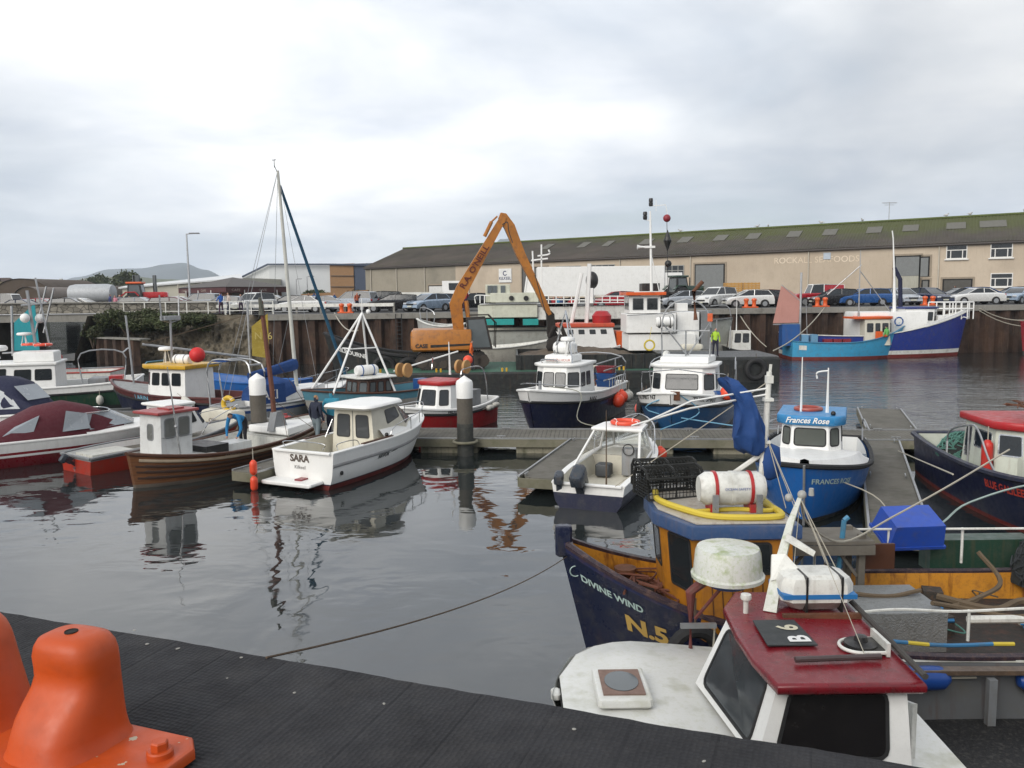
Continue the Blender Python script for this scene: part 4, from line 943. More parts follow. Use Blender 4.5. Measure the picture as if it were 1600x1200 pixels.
carpx('hatch', 'maroon', 'maroon hatchback behind the white hatchback and the wooden crates', 1190, 7.2, PI)
carpx('hatch', 'black', 'black hatchback behind the white one, left of the pink sail', 1199, 5.6, 0)
carpx('suv', 'white', 'white pickup style car left of the white hatchback', 1118, 5.2, -2.4)
carpx('hatch', 'silver', 'silver hatchback behind the white work boat funnel', 1068, 6.0, PI)
carpx('estate', 'white', 'white car behind the exhaust pipe of the work boat', 1092, 9.0, 0)
carpx('hatch', 'red', 'red hatchback above the cream ship deck beside the white lorry trailer', 960, 5.0, PI)
carpx('saloon', 'dgrey', 'grey saloon behind the red hatchback', 985, 7.5, 0)
# middle
carpx('hatch', 'lblue', 'ice blue hatchback facing the water left of the excavator', 668, 4.0, -2.3)
carpx('estate', 'navy', 'dark car behind the ice blue hatchback by the excavator', 683, 7.5, -2.6)
carpx('hatch', 'black', 'black hatchback right behind the excavator boom foot', 735, 5.6, PI+.25)
carpx('estate', 'black', 'black estate with red tail lamps left of the white door pillar', 612, 4.5, PI)
carpx('suv', 'black', 'black off-roader behind the black estate', 590, 9.5, PI)
carpx('suv', 'silver', 'silver people carrier with a white bonnet by the guard rail', 550, 8.0, PI-.3)
carpx('saloon', 'silver', 'silver car between the walkers in blue and the people carrier', 515, 7.5, 0)
carpx('saloon', 'white', 'white saloon behind the sailing yacht mast', 474, 6.5, PI-.1)
carpx('hatch', 'dgrey', 'dark grey hatchback left of the yacht mast', 450, 12.0, PI)
carpx('hatch', 'silver', 'light silver car behind the brown mast', 431, 16.0, 0)
carpx('suv', 'white', 'white off-roader in front of the cafe entrance', 395, 9.5, -2.0)
carpx('hatch', 'red', 'red car behind the white off-roader by the cafe', 412, 14.0, 0)
carpx('hatch', 'silver', 'silver hatchback in front of the cafe awning', 347, 9.0, PI)
carpx('suv', 'silver', 'silver people carrier beside the tall lamp post', 310, 14.0, PI-.2)
carpx('estate', 'maroon', 'maroon car above the ivy bank left of the lamp post', 276, 7.5, 0)
carpx('hatch', 'white', 'pale car behind the maroon one above the ivy bank', 283, 12.5, 0)
carpx('hatch', 'silver', 'silver car beside the red tractor front wheel', 222, 9.0, 0, group='cars on the bridge road')
carpx('estate', 'white', 'white car in front of the silver tanker', 128, 7.5, 0, group='cars on the bridge road')
carpx('hatch', 'black', 'black hatchback left of the tanker on the bridge road', 114, 6.5, 0, group='cars on the bridge road')
carpx('estate', 'silver', 'silver estate above the middle of the bridge parapet', 92, 8.5, PI, group='cars on the bridge road')
carpx('hatch', 'red', 'red hatchback on the bridge road above the teal sail', 69, 9.0, 0, group='cars on the bridge road')
carpx('saloon', 'navy', 'dark saloon on the bridge road left of the red hatchback', 38, 7.0, 0, group='cars on the bridge road')
carpx('van', 'white', 'white van at the far left end of the bridge road', 14, 9.5, 0, group='cars on the bridge road')
# ---- tanker, tractor, lorries
q = D(145, 470, 84); t = thing('silver_tanker', 'silver cylindrical slurry tanker trailer behind the bridge parapet', 'tanker', (q.x, q.y, 3.9))
mb = MB(); mb.lathe([(.3, -2.3), (.85, -2.1), (.95, -1.6), (.95, 1.6), (.85, 2.1), (.3, 2.3)], (0, 0, 1.75), n=20, axis='X'); mb.build('tank', mat('silver tank', (.42, .44, .46), rough=.45, amt=.4, grime=.3), t)
mb = MB(); mb.box((0, 0, .75), (4, .8, .2)); mb.build('chassis', BLACKP, t)
for x in (.2, 1.3):
 for sg in (1, -1): mb = MB(); mb.lathe([(.35, -.18), (.5, -.15), (.5, .15), (.35, .18)], (x, sg*.85, .5), n=14, axis='Y'); mb.build('wheel', TYRE, t)
def tractor(px, Y, label, col, head, orange=None, cabc=None):
 q = D(px, 470, Y); t = thing('tractor', label, 'tractor', (q.x, q.y, 3.85), head); cm = carpaint(*col)
 mb = MB(); mb.prism([(.1, -.42), (2.1, -.36), (2.3, -.2), (2.3, .2), (2.1, .36), (.1, .42)], 1.0, 1.85, bev=.12); mb.build('bonnet', cm, t)
 b = [(-1.1, -.75, 1.1), (.3, -.7, 1.1), (.3, .7, 1.1), (-1.1, .75, 1.1)]; tp = [(-1.0, -.65, 2.6), (.05, -.6, 2.6), (.05, .6, 2.6), (-1.0, .65, 2.6)]
 cabin(t, b, tp, BLACKP, {i: [(.08, .92, .1, .95)] for i in range(4)}, name='cab', pane=GLASSL)
 mb = MB(); mb.prism([(-1.15, -.75), (.2, -.72), (.2, .72), (-1.15, .75)], 2.6, 2.78, bev=.06); mb.build('cab_roof', orange or cm, t)
 mb = MB(); mb.box((.6, 0, .85), (3.2, .5, .5)); mb.build('chassis', BLACKP, t)
 for (x, r, w) in ((-.6, .85, .5), (1.75, .55, .4)):
  for sg in (1, -1):
   mb = MB(); mb.lathe([(r*.6, -w/2), (r, -w*.4), (r, w*.4), (r*.6, w/2)], (x, sg*.85, r), n=20, axis='Y'); wl = mb.build('wheel', TYRE, t)
   mb = MB(); mb.lathe([(.01, -.03), (r*.55, -.03), (r*.55, .03), (.01, .03)], (x, sg*(.85+w/2-.05), r), n=14, axis='Y'); mb.build('rim', cm if not cabc else cabc, wl)
 for sg in (1, -1): mb = MB(); mb.tube([(-1.5, sg*.85, 1.5), (-1.1, sg*.85, 1.85), (-.3, sg*.85, 1.85), (0, sg*.85, 1.5)], .06, n=4, flat=(4, 1)); mb.build('mudguard', cm, t)
 mb = MB(); mb.cyl((1.0, .3, 1.85), (1.0, .3, 2.6), .05, n=8); mb.build('exhaust', BLACKP, t)
tractor(222, 77, 'big red tractor with an orange cab roof above the ivy bank', ('tractor red', (.42, .012, .015)), 0.15, ORANGE)
tractor(1066, 77, 'dark green tractor cab at the right end of the white lorry trailer', ('tractor green', (.02, .05, .03)), 0.4)
def lorry(label, x, y, z, head, trailer, L=8.0, flat=False):
 t = thing('lorry', label, 'lorry', (x, y, z), head); zb = 1.05
 b = [(-1.0, -1.15, .7), (1.0, -1.15, .7), (1.0, 1.15, .7), (-1.0, 1.15, .7)]; hh = 2.5 if flat else 3.2
 tp = [(-1.0, -1.12, hh), (.75, -1.12, hh), (.75, 1.12, hh), (-1.0, 1.12, hh)]
 b = [(p[0]+L/2+.6, p[1], p[2]) for p in b]; tp = [(p[0]+L/2+.6, p[1], p[2]) for p in tp]
 cabin(t, b, tp, WHITE, {0: [(.35, .88, .5, .88)], 1: [(.08, .92, .5, .88)], 2: [(.12, .65, .5, .88)]}, name='cab')
 if flat: mb = MB(); mb.box((-.3, 0, zb+.15), (L, 2.3, .5)); mb.build('load_bed', WHITE2, t, smooth=False)
 else:
  mb = MB(); mb.box((-.3, 0, zb+1.45), (L, 2.5, 2.7), bev=.06); mb.build('box_body', trailer, t, smooth=False)
 mb = MB(); mb.box((0, 0, .8), (L+1, .8, .25)); mb.build('chassis', BLACKP, t, smooth=False)
 for x_ in (L/2+.6, -L*.25, -L*.38):
  for sg in (1, -1): mb = MB(); mb.lathe([(.3, -.15), (.5, -.12), (.5, .12), (.3, .15)], (x_, sg*1.05, .5), n=16, axis='Y'); mb.build('wheel', TYRE, t)
q = D(696, 470, 82); lorry('white flatbed lorry facing right behind the ice blue hatchback', q.x-2.6, q.y, 3.95, 0, WHITE2, L=5.6, flat=True)
t_ = None
q = D(950, 470, 80); lorry('long white box trailer lorry parked behind the cream ship', q.x-.5, q.y, 3.75, .02, WHITE, L=12.0)
# wooden fish crates by the warehouse
CRATE = mat('new timber crate', (.50, .27, .07), rough=.8, amt=.5)
for i, (dx, dz, lb) in enumerate(((0, 0, 'left bottom orange timber crate against the warehouse'), (2.0, 0, 'right bottom orange timber crate against the warehouse'), (0.05, 1.05, 'left top orange timber crate of the stack'), (1.95, 1.05, 'right top orange timber crate of the stack'))):
 q = D(1144, 470, 92); mb = MB()
 for a in range(4): mb.box((0, -.6, .14+.24*a), (1.8, .05, .19)); mb.box((0, .6, .14+.24*a), (1.8, .05, .19)); mb.box((-.88, 0, .14+.24*a), (.05, 1.15, .19)); mb.box((.88, 0, .14+.24*a), (.05, 1.15, .19))
 for x in (-.8, 0, .8): mb.box((x, -.64, .5), (.1, .04, 1.0)); mb.box((x, .64, .5), (.1, .04, 1.0))
 mb.box((0, 0, .05), (1.7, 1.1, .06)); o = mb.build('timber_crate', CRATE, smooth=False); o.location = (q.x+dx, q.y, 4.0+dz); tag(o, lb, 'crate', 'timber crates by the warehouse')
# orange bollards on the far quay
for px, lb in ((1172, 'orange bollard on the far quay in front of the white hatchback'), (1283, 'orange bollard on the far quay behind the pink sail'), (1451, 'orange bollard above the bow rail of the blue trawler'), (540, 'orange bollard on the left quay edge beside the tripod masthead')):
 q = D(px, 480, 66); y = YQ(q.x)+.8; t = thing('mooring_bollard', lb, 'bollard', (q.x*y/66, y, 3.79), group='orange bollards on the far quay')
 mb = MB(); mb.box((0, 0, .05), (1.2, .5, .1))
 mb.build('base_plate', ORANGE, t, smooth=False)
 for sg in (1, -1): mb = MB(); mb.lathe([(.2, .08), (.16, .2), (.16, .5), (.22, .6), (.2, .72), (.05, .78)], (sg*.32, 0, 0), n=12); mb.build('horn', ORANGE, t)
# ================================================================ BOAT KIT
class Hull:
 """boat hull in its own frame: x forward, y to port, z up from the waterline"""
 def __init__(s, t, L, B, zs, rake=.12, trans=.8, full=.42, bowp=2.0, flare=(.06, .55), chine=0, traker=.0, stem_curve=1.0, se=1.9):
  s.se = se
  s.t, s.L, s.B, s.zs, s.rake, s.trans, s.full, s.bowp, s.flare, s.traker = t, L, B, zs, rake, trans, full, bowp, flare, traker
  s.chine = chine; s.sc = stem_curve
 def sheer(s, a):
  z0, zm, z1 = s.zs; f = .38
  if a < f: k = (f-a)/f; return zm+(z0-zm)*k*k
  k = (a-f)/(1-f); return zm+(z1-zm)*k**s.se
 def plan(s, a):
  if a < s.full: k = 1-a/s.full; return 1-(1-s.trans)*k**2.0
  k = (a-s.full)/(1-s.full); return max(0.0, (1-k**s.bowp))**.85
 def pt(s, a, h, side=1, off=0.0):
  """a 0..1 stern to bow, h 0 waterline .. 1 sheer (negative below water)"""
  zt = s.sheer(a); fl = s.flare[0]+(s.flare[1]-s.flare[0])*a**2.2
  if h >= 0: sec = 1-fl*max(0, 1-h)**1.25; z = zt*h
  else: sec = (1-fl)*max(0, 1+h)**.6; z = h*s.L*.06
  if s.chine and h < s.chine: sec *= 1-.10*(s.chine-h)/s.chine
  hh = max(h, 0); x = s.L*(a-.5)-s.rake*s.L*max(0, 1-hh)**s.sc*a**5+s.traker*(1-hh)*s.L*(1-a)**5
  w = s.B/2*s.plan(a)*sec
  return Vector((x, side*(max(w, .012)+off), z))
 def build(s, bands, mats, name='hull', n=34, ws=None):
  """bands: list of (upper limit, material index); limit float = fraction of sheer, ('z', v) = height above water"""
  mb = MB(); st = [i/n for i in range(n+1)]; st = [1-(1-a)**1.25 if a > .5 else a for a in st]; st = [a if a <= .5 else .5+(a-(1-.5**1.25))/(.5**1.25)*.5 if False else a for a in st]
  st = [i/n for i in range(n)]+[1-.35/n, 1.0]
  lim = []; sub = [(-1.0, 0), (-.45, 0), (0.0, 0)]
  rows = [(lambda a, h=h: h, 0) for h, _ in sub]
  prev = lambda a: 0.0
  for l, mi in bands:
   cur = (lambda a, l=l: min(.98, l[1]/s.sheer(a))) if isinstance(l, tuple) else (lambda a, l=l: l)
   k = 1 if isinstance(l, tuple) else max(1, int(round((l-.1)*5)))
   for j in range(1, k+1): rows.append((lambda a, p=prev, c=cur, j=j, k=k: p(a)+(c(a)-p(a))*j/k, mi))
   prev = cur
  vs = []; nr = len(rows)
  for a in st:
   for side in (1, -1):
    for r_, _ in rows: vs.append(s.pt(a, r_(a), side))
  fs = []; ms = []
  for i in range(len(st)-1):
   for sd in (0, 1):
    for j in range(nr-1):
     p = i*2*nr+sd*nr+j; q = p+2*nr; fs.append((p, q, q+1, p+1) if sd else (p, p+1, q+1, q)); ms.append(rows[j+1][1])
  for j in range(nr-1): fs.append((j, nr+j, nr+j+1, j+1)); ms.append(rows[j+1][1])
  mb.add(vs, fs); mb.m = ms
  return mb.build(name, mats, s.t, ang=32, fix=True)
 def inner(s, decks, mats, name='deck', th=.07, n=30, cap=True, camber=.0, bw=None):
  """decks: [(a0, a1, z or function)], inner bulwark + deck surface in one part; mats = (deck, bulwark inside)"""
  mb = MB()
  for (a0, a1, zf) in decks:
   if a0 == 0: a0 = .014
   f = zf if callable(zf) else (lambda a, z=zf: z)
   k = max(3, int(n*(a1-a0))); vs = []; fs = []; ms = []
   for i in range(k+1):
    a = a0+(a1-a0)*i/k; z = min(f(a), s.sheer(a)-.015); h = z/s.sheer(a)
    a_ = min(a, .992)
    top = s.pt(a_, 1, 1, -th); low = s.pt(a_, h, 1, -th); top.y = max(top.y, .01); low.y = max(low.y, .01)
    c = Vector((low.x, 0, low.z+camber*low.y))
    vs += [top, low, c, Vector((low.x, -low.y, low.z)), Vector((top.x, -top.y, top.z))]
   for i in range(k):
    for j in range(4): p = 5*i+j; fs.append((p, p+5, p+6, p+1)); ms.append(1 if j in (0, 3) else 0)
   o = len(mb.v); mb.add(vs, fs); mb.m[-len(ms):] = ms
   # risers at both ends of each deck level
   for (a, sg) in ((a0, 1), (a1, -1)):
    z = min(f(a), s.sheer(a)-.015); h = z/s.sheer(a); top = s.pt(min(a, .992), 1, 1, -th); low = s.pt(min(a, .992), h, 1, -th)
    other = [g for g in decks if abs((g[1] if sg > 0 else g[0])-a) < 1e-6]
    if other: g = other[0][2]; z2 = g(a) if callable(g) else g; z2 = min(z2, s.sheer(a)-.015)
    else: z2 = top.z
    if a <= 0.001: z2 = top.z
    if a >= .97: continue
    if z2 > z+.01:
     w2 = s.pt(a, z2/s.sheer(a), 1, -th).y; mb.add([(low.x, low.y, z), (low.x, -low.y, z), (low.x, -w2, z2), (low.x, w2, z2)], [(0, 1, 2, 3)], 1)
  return mb.build(name, mats, s.t, ang=32, fix=False)
 def rail(s, m, name='gunwale', h=1.0, w=.05, t=.045, a0=0.0, a1=.995, off=0.0, n=34, transom=True, dz=0.0):
  mb = MB(); l = [s.pt(a0+(a1-a0)*i/n, h, 1, off)+V(0, 0, dz) for i in range(n+1)]
  r = [V(p.x, -p.y, p.z) for p in l]; path = l+r[::-1]
  mb.tube(path, 1.0*w, n=6, flat=(1, t/w))
  if transom and a0 == 0: mb.tube([l[0], r[0]], w, n=6, flat=(1, t/w))
  return mb.build(name, m, s.t)
 def text(s, txt, size, a, z, side, m, bold=0.0, shear=0.0, lift=.012, name='lettering', frac=False, sx=1.0, follow=True):
  """lettering wrapped on the hull side, starting at station a (text reads left to right from outside)"""
  vs, fs = text_mesh(txt, size, bold, shear); out = []
  d = -1 if side > 0 else 1
  z0 = z if not frac else z*s.sheer(a)
  for v in vs:
   aa = min(.995, max(.0, a+d*v.x*sx/(s.L))); h0 = (z0/s.sheer(a)) if follow else None
   zz = (h0*s.sheer(aa) if follow else z0)+v.y
   p = s.pt(aa, zz/s.sheer(aa), side, 0)
   e = .01; q = s.pt(min(1, aa+e), zz/s.sheer(aa), side); tq = (q-p).normalized(); up = (s.pt(aa, zz/s.sheer(aa)+.02, side)-p).normalized()
   nm = tq.cross(up)*(-side); 
   if nm.y*side < 0: nm = -nm
   out.append(p+nm*lift)
  mb = MB(); mb.add(out, fs); return mb.build(name, m, s.t, smooth=False, fix=False)
 def top(s, a, side=1, off=0.0, dz=0.0): return s.pt(a, 1, side, off)+V(0, 0, dz)
def boat_at(name, label, cat, stern, bow, L, zs, group=None):
 """thing centred between two surveyed points; heading from stern to bow"""
 s_, b_ = Vector((stern[0], stern[1], 0)), Vector((bow[0], bow[1], 0)); d = (b_-s_)
 c = b_-d.normalized()*L/2
 return thing(name, label, cat, (c.x, c.y, 0), math.atan2(d.y, d.x), group)
# ---- fittings (each one a part of the boat, or a thing of its own where it only hangs or rests there)
def pulpit(t, pts, hgt, m=CHROME, r=.014, stanch=None, mid=True, name='guard_rail'):
 mb = MB(); tp = [Vector(p)+V(0, 0, hgt) for p in pts]; mb.tube(curve(tp, 4), r, n=5)
 if mid: mb.tube(curve([Vector(p)+V(0, 0, hgt*.5) for p in pts], 4), r*.75, n=5)
 for p in (stanch or pts): mb.tube([p, Vector(p)+V(0, 0, hgt)], r, n=5)
 return mb.build(name, m, t)
def radar(t, c, r=.3, h=.2, m=WHITE, leg=.35, name='radar_dome'):
 mb = MB(); mb.lathe([(.02, 0), (r*.8, .02), (r, h*.25), (r, h*.6), (r*.85, h*.9), (.02, h)], (c[0], c[1], c[2]+leg), n=20)
 o = mb.build(name, m, t)
 mb = MB()
 for a in range(3): mb.cyl((c[0]+.16*math.cos(a*2.1), c[1]+.16*math.sin(a*2.1), c[2]), (c[0]+.06*math.cos(a*2.1), c[1]+.06*math.sin(a*2.1), c[2]+leg), .018, n=5)
 mb.build('mount', m, o); return o
def liferaft(t, c, L=.95, r=.26, rz=0.0, band=None, m=WHITE, name='liferaft_canister'):
 """canister as a part fixed to the roof it sits on"""
 pr = [(.02, -L/2), (r*.75, -L/2), (r, -L/2+.08), (r, -.03), (r*1.04, -.028), (r*1.04, .028), (r, .03), (r, L/2-.08), (r*.75, L/2), (.02, L/2)]
 mb = MB(); mb.lathe(pr, n=18, axis='X'); xf = Matrix.Translation(c) @ Matrix.Rotation(rz, 4, 'Z'); mb.v = [xf @ v for v in mb.v]
 o = mb.build(name, m, t)
 mb = MB()
 for x in (-L*.27, L*.27): mb.lathe([(r+.006, x-.02), (r+.012, x-.02), (r+.012, x+.02), (r+.006, x+.02)], n=18, axis='X')
 for x in (-L*.3, L*.3): mb.box((x, 0, -r-.02), (.08, r*1.5, .1))
 mb.v = [xf @ v for v in mb.v]; mb.build('strap', band or BLACKP, o); return o
def aerial(t, p, h, r=.012, m=WHITE, lean=(0, 0), name='aerial'):
 mb = MB(); p = Vector(p); mb.tube([p, p+V(lean[0]*.3, lean[1]*.3, h*.3), p+V(lean[0], lean[1], h)], [r*1.4, r, r*.5], n=5); return mb.build(name, m, t)
def fender_ball(p, r, label, m=BUOYO, string=.4, group='ball fenders'):
 t = thing('ball_fender', label, 'fender', p, group=group); mb = MB(); mb.ball((0, 0, 0), r, n=16, sz=1.08); mb.lathe([(r*.35, r*.95), (r*.28, r*1.2), (r*.1, r*1.25)], n=10); mb.build('float', m, t)
 mb = MB(); mb.tube([(0, 0, r*1.2), (.02, 0, r*1.2+string)], .012, n=4); mb.build('lanyard', ROPE, t); return t
def fender_sausage(p, L, r, label, m=BUOYW, rx=0.0, ry=0.0, rz=0.0, group='sausage fenders'):
 t = thing('sausage_fender', label, 'fender', p, rz, group, rx=rx, ry=ry)
 mb = MB(); mb.lathe([(.02, -L/2), (r*.45, -L/2+.01), (r*.95, -L/2+r*.7), (r, -L/2+r*1.3), (r, L/2-r*1.3), (r*.95, L/2-r*.7), (r*.45, L/2-.01), (.02, L/2)], n=14); mb.build('body', m, t)
 mb = MB(); mb.tube([(0, 0, L/2), (0, 0, L/2+.3)], .012, n=4); mb.build('lanyard', ROPE, t); return t
def lifebuoy(p, r, label, m=ORANGE, rx=0.0, rz=0.0, gap=0.0, tube=.055, cat='lifebuoy'):
 t = thing('lifebuoy', label, cat, p, rz, rx=rx); mb = MB(); mb.torus((0, 0, 0), r, tube, n=22, m=8, axis='Z', a0=gap, a1=2*math.pi-gap if gap else 2*math.pi); mb.build('ring', m, t)
 mb = MB()
 for k in range(4): a = R(45+90*k); mb.torus((r*math.cos(a), r*math.sin(a), 0), tube*1.05, .012, n=10, m=5, axis='Y', rz=a)
 mb.build('band', WHITE, t); return t
def rope(pts, label, r=.018, m=ROPE, name='mooring_rope', cat='rope', smooth=True, n=6):
 c = Vector(pts[0]); mb = MB(); q = [Vector(p)-c for p in pts]; mb.tube(curve(q, n) if smooth and len(q) > 2 else q, r, n=5)
 o = mb.build(name, m); o.location = c; tag(o, label, cat); return o
def W2(t, p):
 """a point in a thing's frame to the world"""
 return Matrix.Translation(t.location) @ t.rotation_euler.to_matrix().to_4x4() @ Vector(p)
def outboard(t, p, s=1.0, tilt=0.6, name='outboard_motor', steer=0.0):
 """hung on the transom at p (local), pointing aft (-x)"""
 o = bpy.data.objects.new(name, None); link(o, t); o.location = p; o.rotation_euler = (0, -tilt, steer); o.empty_display_size = .1
 OB = paint('outboard grey', (.035, .045, .06), rough=.3)
 mb = MB(); mb.prism([(-.34*s, -.13*s), (-.26*s, -.17*s), (.12*s, -.16*s), (.2*s, -.1*s), (.2*s, .1*s), (.12*s, .16*s), (-.26*s, .17*s), (-.34*s, .13*s)], .12*s, .52*s, bev=.09*s); mb.build('cowl', OB, o)
 mb = MB(); mb.prism([(-.2*s, -.1*s), (.08*s, -.1*s), (.08*s, .1*s), (-.2*s, .1*s)], -.15*s, .14*s); mb.prism([(-.15*s, -.045*s), (.05*s, -.045*s), (.05*s, .045*s), (-.15*s, .045*s)], -.75*s, -.14*s); mb.box((-.12*s, 0, -.55*s), (.34*s, .24*s, .025*s)); mb.lathe([(.02*s, -.26*s), (.06*s, -.18*s), (.06*s, .06*s), (.02*s, .12*s)], (-.05*s, 0, -.72*s), n=10, axis='X')
 mb.plate([(-.1*s, 0, -.75*s), (.04*s, 0, -.75*s), (-.06*s, 0, -.95*s)], .02*s); mb.box((.12*s, 0, 0), (.16*s, .22*s, .3*s)); mb.build('leg', OB, o)
 mb = MB()
 for k in range(3):
  a = k*2.094; c = V(-.34*s, 0, -.72*s); u = V(0, math.cos(a), math.sin(a)); v = V(.3, -math.sin(a), math.cos(a)); mb.plate([c+u*.03*s-v*.03*s, c+u*.15*s-v*.07*s, c+u*.17*s+v*.04*s, c+u*.03*s+v*.03*s], .01*s)
 mb.lathe([(.045*s, -.42*s), (.045*s, -.24*s)], (0.02*s, 0, -.72*s), n=8, axis='X'); mb.build('propeller', STEEL, o)
 return o
def tyre_fender(p, r, label, rx=PI/2, rz=0.0, ry=0.0):
 t = thing('tyre_fender', label, 'tyre', p, rz, 'old tyre fenders', rx=rx, ry=ry); mb = MB(); mb.torus((0, 0, 0), r, r*.3, n=22, m=9); mb.build('tyre', RUBBER, t)
 mb = MB(); mb.tube([(0, r, 0), (0, r+.4, 0)], .015, n=4); mb.build('lanyard', ROPEB, t); return t
def fish_box(p, label, m, rz=0.0, s=(.75, .45, .28), rx=0.0, ry=0.0, group='stacked fish boxes'):
 t = thing('fish_box', label, 'box', p, rz, group, rx=rx, ry=ry); x, y, h = s; mb = MB(); w = .025
 b = .88
 def ring(k, z, i=0): return [(-x/2*k+i, -y/2*k+i, z), (x/2*k-i, -y/2*k+i, z), (x/2*k-i, y/2*k-i, z), (-x/2*k+i, y/2*k-i, z)]
 vs = ring(b, 0)+ring(1, h)+ring(1, h, w)+ring(b, w, w); fs = [(3,2,1,0)]
 for k in range(3):
  for i in range(4): j = (i+1) % 4; fs.append((k*4+i, k*4+j, (k+1)*4+j, (k+1)*4+i))
 fs.append((12, 13, 14, 15)); mb.add(vs, fs); mb.build('tub', m, t, smooth=False)
 mb = MB(); o = ring(1.05, h-.05)+ring(1.05, h); i_ = ring(1.0, h-.05)+ring(1.0, h)
 mb.add(o+i_, [(0,1,5,4),(1,2,6,5),(2,3,7,6),(3,0,4,7),(4,5,13,12),(5,6,14,13),(6,7,15,14),(7,4,12,15),(1,0,8,9),(2,1,9,10),(3,2,10,11),(0,3,11,8)]); mb.build('rim', m, t, smooth=False); return t
def rbow(mb, path, r, m=0): mb.tube(curve(path, 5), r, m, n=6)
def vents(t, c, n, w, h, m=BLACKP):
 for i in range(n): mb = MB(); mb.box((c[0], c[1]-(n-1)*w*.65+i*w*1.3, c[2]), (h, w, .02)); mb.build('deck_vent', m, t, smooth=False)
def rough_line(a, b, n, amp, seed=0):
 a, b = Vector(a), Vector(b); return [a.lerp(b, i/n)+Vector((noise.noise(Vector((i*.7, seed, 0))), noise.noise(Vector((i*.7, seed, 5))), noise.noise(Vector((i*.7, seed, 9)))))*amp for i in range(n+1)]
# ---- people: one skinned body, clothes by body region
def person(label, loc, rz, coat, legs, hair=(.04, .03, .02), pose='stand', h=1.75, group=None, seed=0, hood=None, sleeves=None, z=0):
 rnd = random.Random(seed+5); k = h/1.75; t = thing('person', label, 'person', loc, rz, group)
 SKIN = mat('skin', (.45, .25, .18), rough=.55, amt=.2); CM = mat('jacket %.3f %.3f %.3f' % coat, coat, rough=.85, amt=.5, scale=5, bump=.3, bscale=14); LM = mat('trousers %.3f %.3f %.3f' % legs, legs, rough=.9, amt=.4, scale=5); HM = mat('hair %.2f' % hair[0], hair, rough=.8); SH = mat('shoes', (.02, .018, .016), rough=.6)
 J = {'pel': (0, 0, .95), 'waist': (0, 0, 1.08), 'chest': (0, 0, 1.30), 'neck': (0, 0, 1.48), 'jaw': (.02, 0, 1.56), 'head': (.02, 0, 1.65), 'crown': (.0, 0, 1.72), 'nose': (.105, 0, 1.625)}
 st = rnd.uniform(.03, .14) if pose in ('stand', 'walk') else .05
 for sg, n in ((1, 'l'), (-1, 'r')):
  f = st*sg*(1.6 if pose == 'walk' else 1)
  J['hip'+n] = (0, .10*sg, .90); J['knee'+n] = (f*.8+.03, .11*sg, .50); J['ank'+n] = (f, .115*sg, .09); J['toe'+n] = (f+.17, .13*sg, .04)
  J['sh'+n] = (0, .17*sg, 1.43); J['elb'+n] = (-.04, .25*sg, 1.16); J['wri'+n] = (.06, .25*sg, .93); J['han'+n] = (.09, .245*sg, .85)
  if pose == 'rail': J['elb'+n] = (.10, .27*sg, 1.20); J['wri'+n] = (.30, .2*sg, 1.08); J['han'+n] = (.38, .17*sg, 1.07)
  if pose == 'pocket': J['elb'+n] = (-.09, .28*sg, 1.17); J['wri'+n] = (.05, .2*sg, 1.0); J['han'+n] = (.08, .17*sg, .93)
 if pose == 'bend':
  for n in ('waist', 'chest', 'neck', 'jaw', 'head', 'crown', 'nose', 'shl', 'shr', 'elbl', 'elbr', 'wril', 'wrir', 'hanl', 'hanr'):
   x, y, z_ = J[n]; v = Matrix.Rotation(R(72), 3, 'Y') @ (Vector((x, y, z_))-V(0, 0, .98)); J[n] = tuple(v+V(0, 0, .98))
  for sg, n in ((1, 'l'), (-1, 'r')): J['elb'+n] = (.45, .27*sg, .72); J['wri'+n] = (.55, .2*sg, .5); J['han'+n] = (.60, .17*sg, .42)
 if pose == 'sit':
  for n in J: x, y, z_ = J[n]; J[n] = (x, y, z_-.42)
  for sg, n in ((1, 'l'), (-1, 'r')): J['hip'+n] = (0, .1*sg, .5); J['knee'+n] = (.42, .13*sg, .52); J['ank'+n] = (.45, .13*sg, .1); J['toe'+n] = (.6, .14*sg, .05)
 ED = [('pel', 'waist'), ('waist', 'chest'), ('chest', 'neck'), ('neck', 'jaw'), ('jaw', 'head'), ('head', 'crown'), ('head', 'nose')]
 for n in 'lr': ED += [('pel', 'hip'+n), ('hip'+n, 'knee'+n), ('knee'+n, 'ank'+n), ('ank'+n, 'toe'+n), ('chest', 'sh'+n), ('sh'+n, 'elb'+n), ('elb'+n, 'wri'+n), ('wri'+n, 'han'+n)]
 RAD = {'pel': (.15, .12), 'waist': (.15, .115), 'chest': (.17, .125), 'neck': (.058, .058), 'jaw': (.07, .08), 'head': (.082, .10), 'crown': (.06, .07), 'nose': (.014, .014), 'hip': (.095, .10), 'knee': (.062, .062), 'ank': (.045, .05), 'toe': (.04, .03), 'sh': (.075, .075), 'elb': (.052, .052), 'wri': (.036, .034), 'han': (.032, .045)}
 names = list(J); idx = {n: i for i, n in enumerate(names)}
 me = bpy.data.meshes.new('body'); me.from_pydata([tuple(Vector(J[n])*k) for n in names], [(idx[a], idx[b]) for a, b in ED], [])
 o = bpy.data.objects.new('body', me); COL.objects.link(o); md = o.modifiers.new('s', 'SKIN'); md.use_smooth_shade = True
 for i, n in enumerate(names):
  r_ = RAD[n if n in RAD else n[:-1]]; v = me.skin_vertices[0].data[i]; v.radius = (r_[0]*k, r_[1]*k); v.use_root = n == 'pel'
 sb = o.modifiers.new('u', 'SUBSURF'); sb.levels = 1; sb.render_levels = 1
 dg = bpy.context.evaluated_depsgraph_get(); m2 = bpy.data.meshes.new_from_object(o.evaluated_get(dg)); bpy.data.objects.remove(o)
 m2.name = 'body'
 for mm in (SKIN, CM, LM, HM, SH): m2.materials.append(mm)
